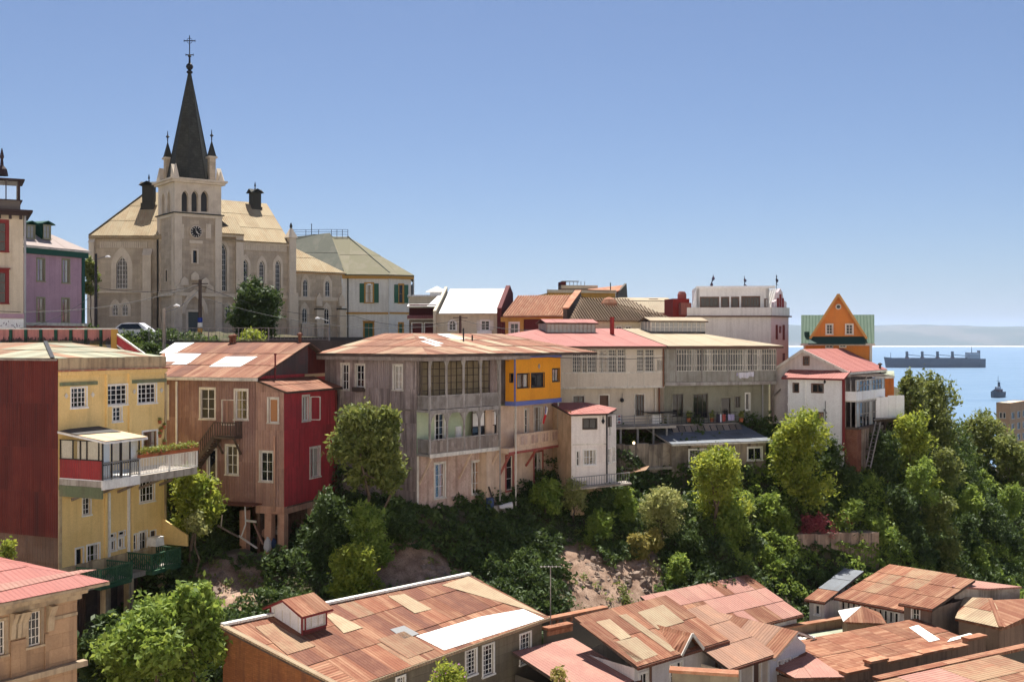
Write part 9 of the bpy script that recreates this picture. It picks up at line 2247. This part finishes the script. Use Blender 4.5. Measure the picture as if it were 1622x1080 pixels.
# == apartment block, ships
mat('salmon wall', (.56, .36, .225), .9, .02, (.5, .31, .19), .3, .4, streak=.1)
b = Bld('apartment_block', 'salmon apartment block at the right edge by the sea', 'apartment block', 1600, 262, 40, 4)
zt = b.zR(1600, 638); L = 14; W = -b.x(1578)
aw = dict(trim=.1, nx=2, ny=1, casing=MATS['offwhite paint'], sill=False)
facade(b, 'R', 0, 0, L, 0, zt, [(a, a + 2.4, zt - 3.9 - 2.72 * k, zt - 2.4 - 2.72 * k, aw) for k in range(9) for a in (1.2, 6, 10.5)], MATS['salmon wall'], px=False)
facade(b, 'F', 0, -W, 0, 0, zt, [(a, a + .5, zt - 3.7 - 2.72 * k, zt - 2.4 - 2.72 * k, dict(aw, nx=1)) for k in range(9) for a in (-W * .75, -W * .5)], MATS['salmon wall'], px=False)
shell(b, -W, 0, 0, L, 0, zt, MATS['salmon wall'], 'FR'); MB().box(-W, 0, 0, L, zt - .3, zt - .1).build('roof', MATS['town cream'], b.root)
pbox(MB(), 'R', 0, -.2, L, -.3, .2, zt - .5, zt).build('parapet', MATS['salmon wall'], b.root)
mat('hull grey', (.055, .065, .085), .6, 0, (.08, .085, .10), .02, .4); mat('ship red', (.12, .06, .06), .7, 0); mat('ship white', (.5, .52, .55), .6, 0)
def hull(name, m, t, Ln, B, D, n=14, sheer=1.0):
    mb = MB(); rows = []
    for i in range(n + 1):
        s = i / n; x = (s - .5) * Ln; fb = min(1, (s / .12) ** .6 if s > 0 else 0) * min(1, ((1 - s) / .06) ** .4 if s < 1 else .55)
        if i == n: fb = .55
        h = D + sheer * (max(0, .12 - s) / .12) ** 1.2; rk = -(1 - min(1, s / .1)) * Ln * .02
        rows.append([V(x + rk, -B / 2 * fb, h), V(x, -B / 2 * fb * .9, 0), V(x, -B / 2 * fb * .7, -2), V(x, B / 2 * fb * .7, -2), V(x, B / 2 * fb * .9, 0), V(x + rk, B / 2 * fb, h)])
    for a, d in zip(rows[:-1], rows[1:]):
        for k in range(5): mb.poly([a[k], d[k], d[k + 1], a[k + 1]])
        mb.poly([a[5], d[5], d[0], a[0]])
    mb.poly(rows[0]).poly(rows[-1]); return mb.build(name, m, t)
Ys = 2400.0; k = Ys / FPX
t = empty('cargo_ship', ((1481 - CX) * k, Ys, 0), R(2), 'long dark bulk carrier with four deck cranes on the bay', 'ship')
Ln = 158 * k; hull('hull', MATS['hull grey'], t, Ln, 30, 17 * k * .82, sheer=3 * k)
zd = 17 * k * .82
for i, u in enumerate((1436, 1460.5, 1485, 1509)):
    x = (u - 1481) * k; cr = MB().box(x - 1.4 * k, x + 1.4 * k, -3, 3, zd, zd + 11.5 * k).build('crane', MATS['hull grey'], t)
    MB().bar(V(x, 0, zd + 6.5 * k), V(x + 21 * k, 0, zd + 4.5 * k), 1.4, 1.2).build('jib', MATS['hull grey'], cr); MB().box(x - 2 * k, x + 2 * k, -4, 4, zd, zd + 3 * k).build('crane_base', MATS['ship red'], cr)
for i in range(5): x = (1424 + 24.5 * i - 1481) * k; MB().box(x - 9 * k, x + 8 * k, -10, 10, zd, zd + 1.4 * k).build('hatch', MATS['hull grey'], t)
x = (1540 - 1481) * k; su = MB().box(x - 6.5 * k, x + 9 * k, -12, 12, zd, zd + 10 * k).build('superstructure', MATS['ship white'], t)
for j in range(4): MB().box(x - 6.7 * k, x + 9.2 * k, -12.3, 12.3, zd + (1.6 + 2.3 * j) * k, zd + (2.3 + 2.3 * j) * k).build('deck_band', MATS['hull grey'], su)
MB().box(x + 10 * k, x + 12.5 * k, -4, 4, zd, zd + 13 * k).build('funnel', MATS['hull grey'], t); MB().tube(V(x, 0, zd + 10 * k), V(x, 0, zd + 19 * k), 1, .4).tube(V(-71 * k, 0, zd), V(-71 * k, 0, zd + 10 * k), .8, .4).build('mast', MATS['hull grey'], t)
Ys = 1130.0; k = Ys / FPX
t = empty('tug_boat', ((1581 - CX) * k, Ys, 0), R(48), 'small dark workboat with wheelhouse and mast nearer on the bay', 'boat')
hull('hull', MATS['hull grey'], t, 40 * k, 9, 11 * k * .8, 10, 4 * k); zd = 10 * k * .8
MB().box(-6 * k, 8 * k, -3, 3, zd, zd + 5 * k).build('deckhouse', MATS['ship red'], t); MB().box(-4 * k, 2 * k, -2.4, 2.4, zd + 5 * k, zd + 9 * k).build('wheelhouse', MATS['ship white'], t)
MB().tube(V(4 * k, 0, zd + 5 * k), V(4 * k, 0, zd + 16 * k), 1.4, 1.2).build('funnel', MATS['hull grey'], t); MB().tube(V(0, 0, zd + 9 * k), V(0, 0, zd + 26 * k), .35, .15).bar(V(0, -2, zd + 18 * k), V(0, 2, zd + 18 * k), .3).build('mast', MATS['hull grey'], t)
MB().bar(V(-13 * k, 0, zd), V(-11 * k, 0, zd + 9 * k), .6).bar(V(12 * k, 0, zd), V(9 * k, 0, zd + 8 * k), .6).build('derrick', MATS['hull grey'], t)
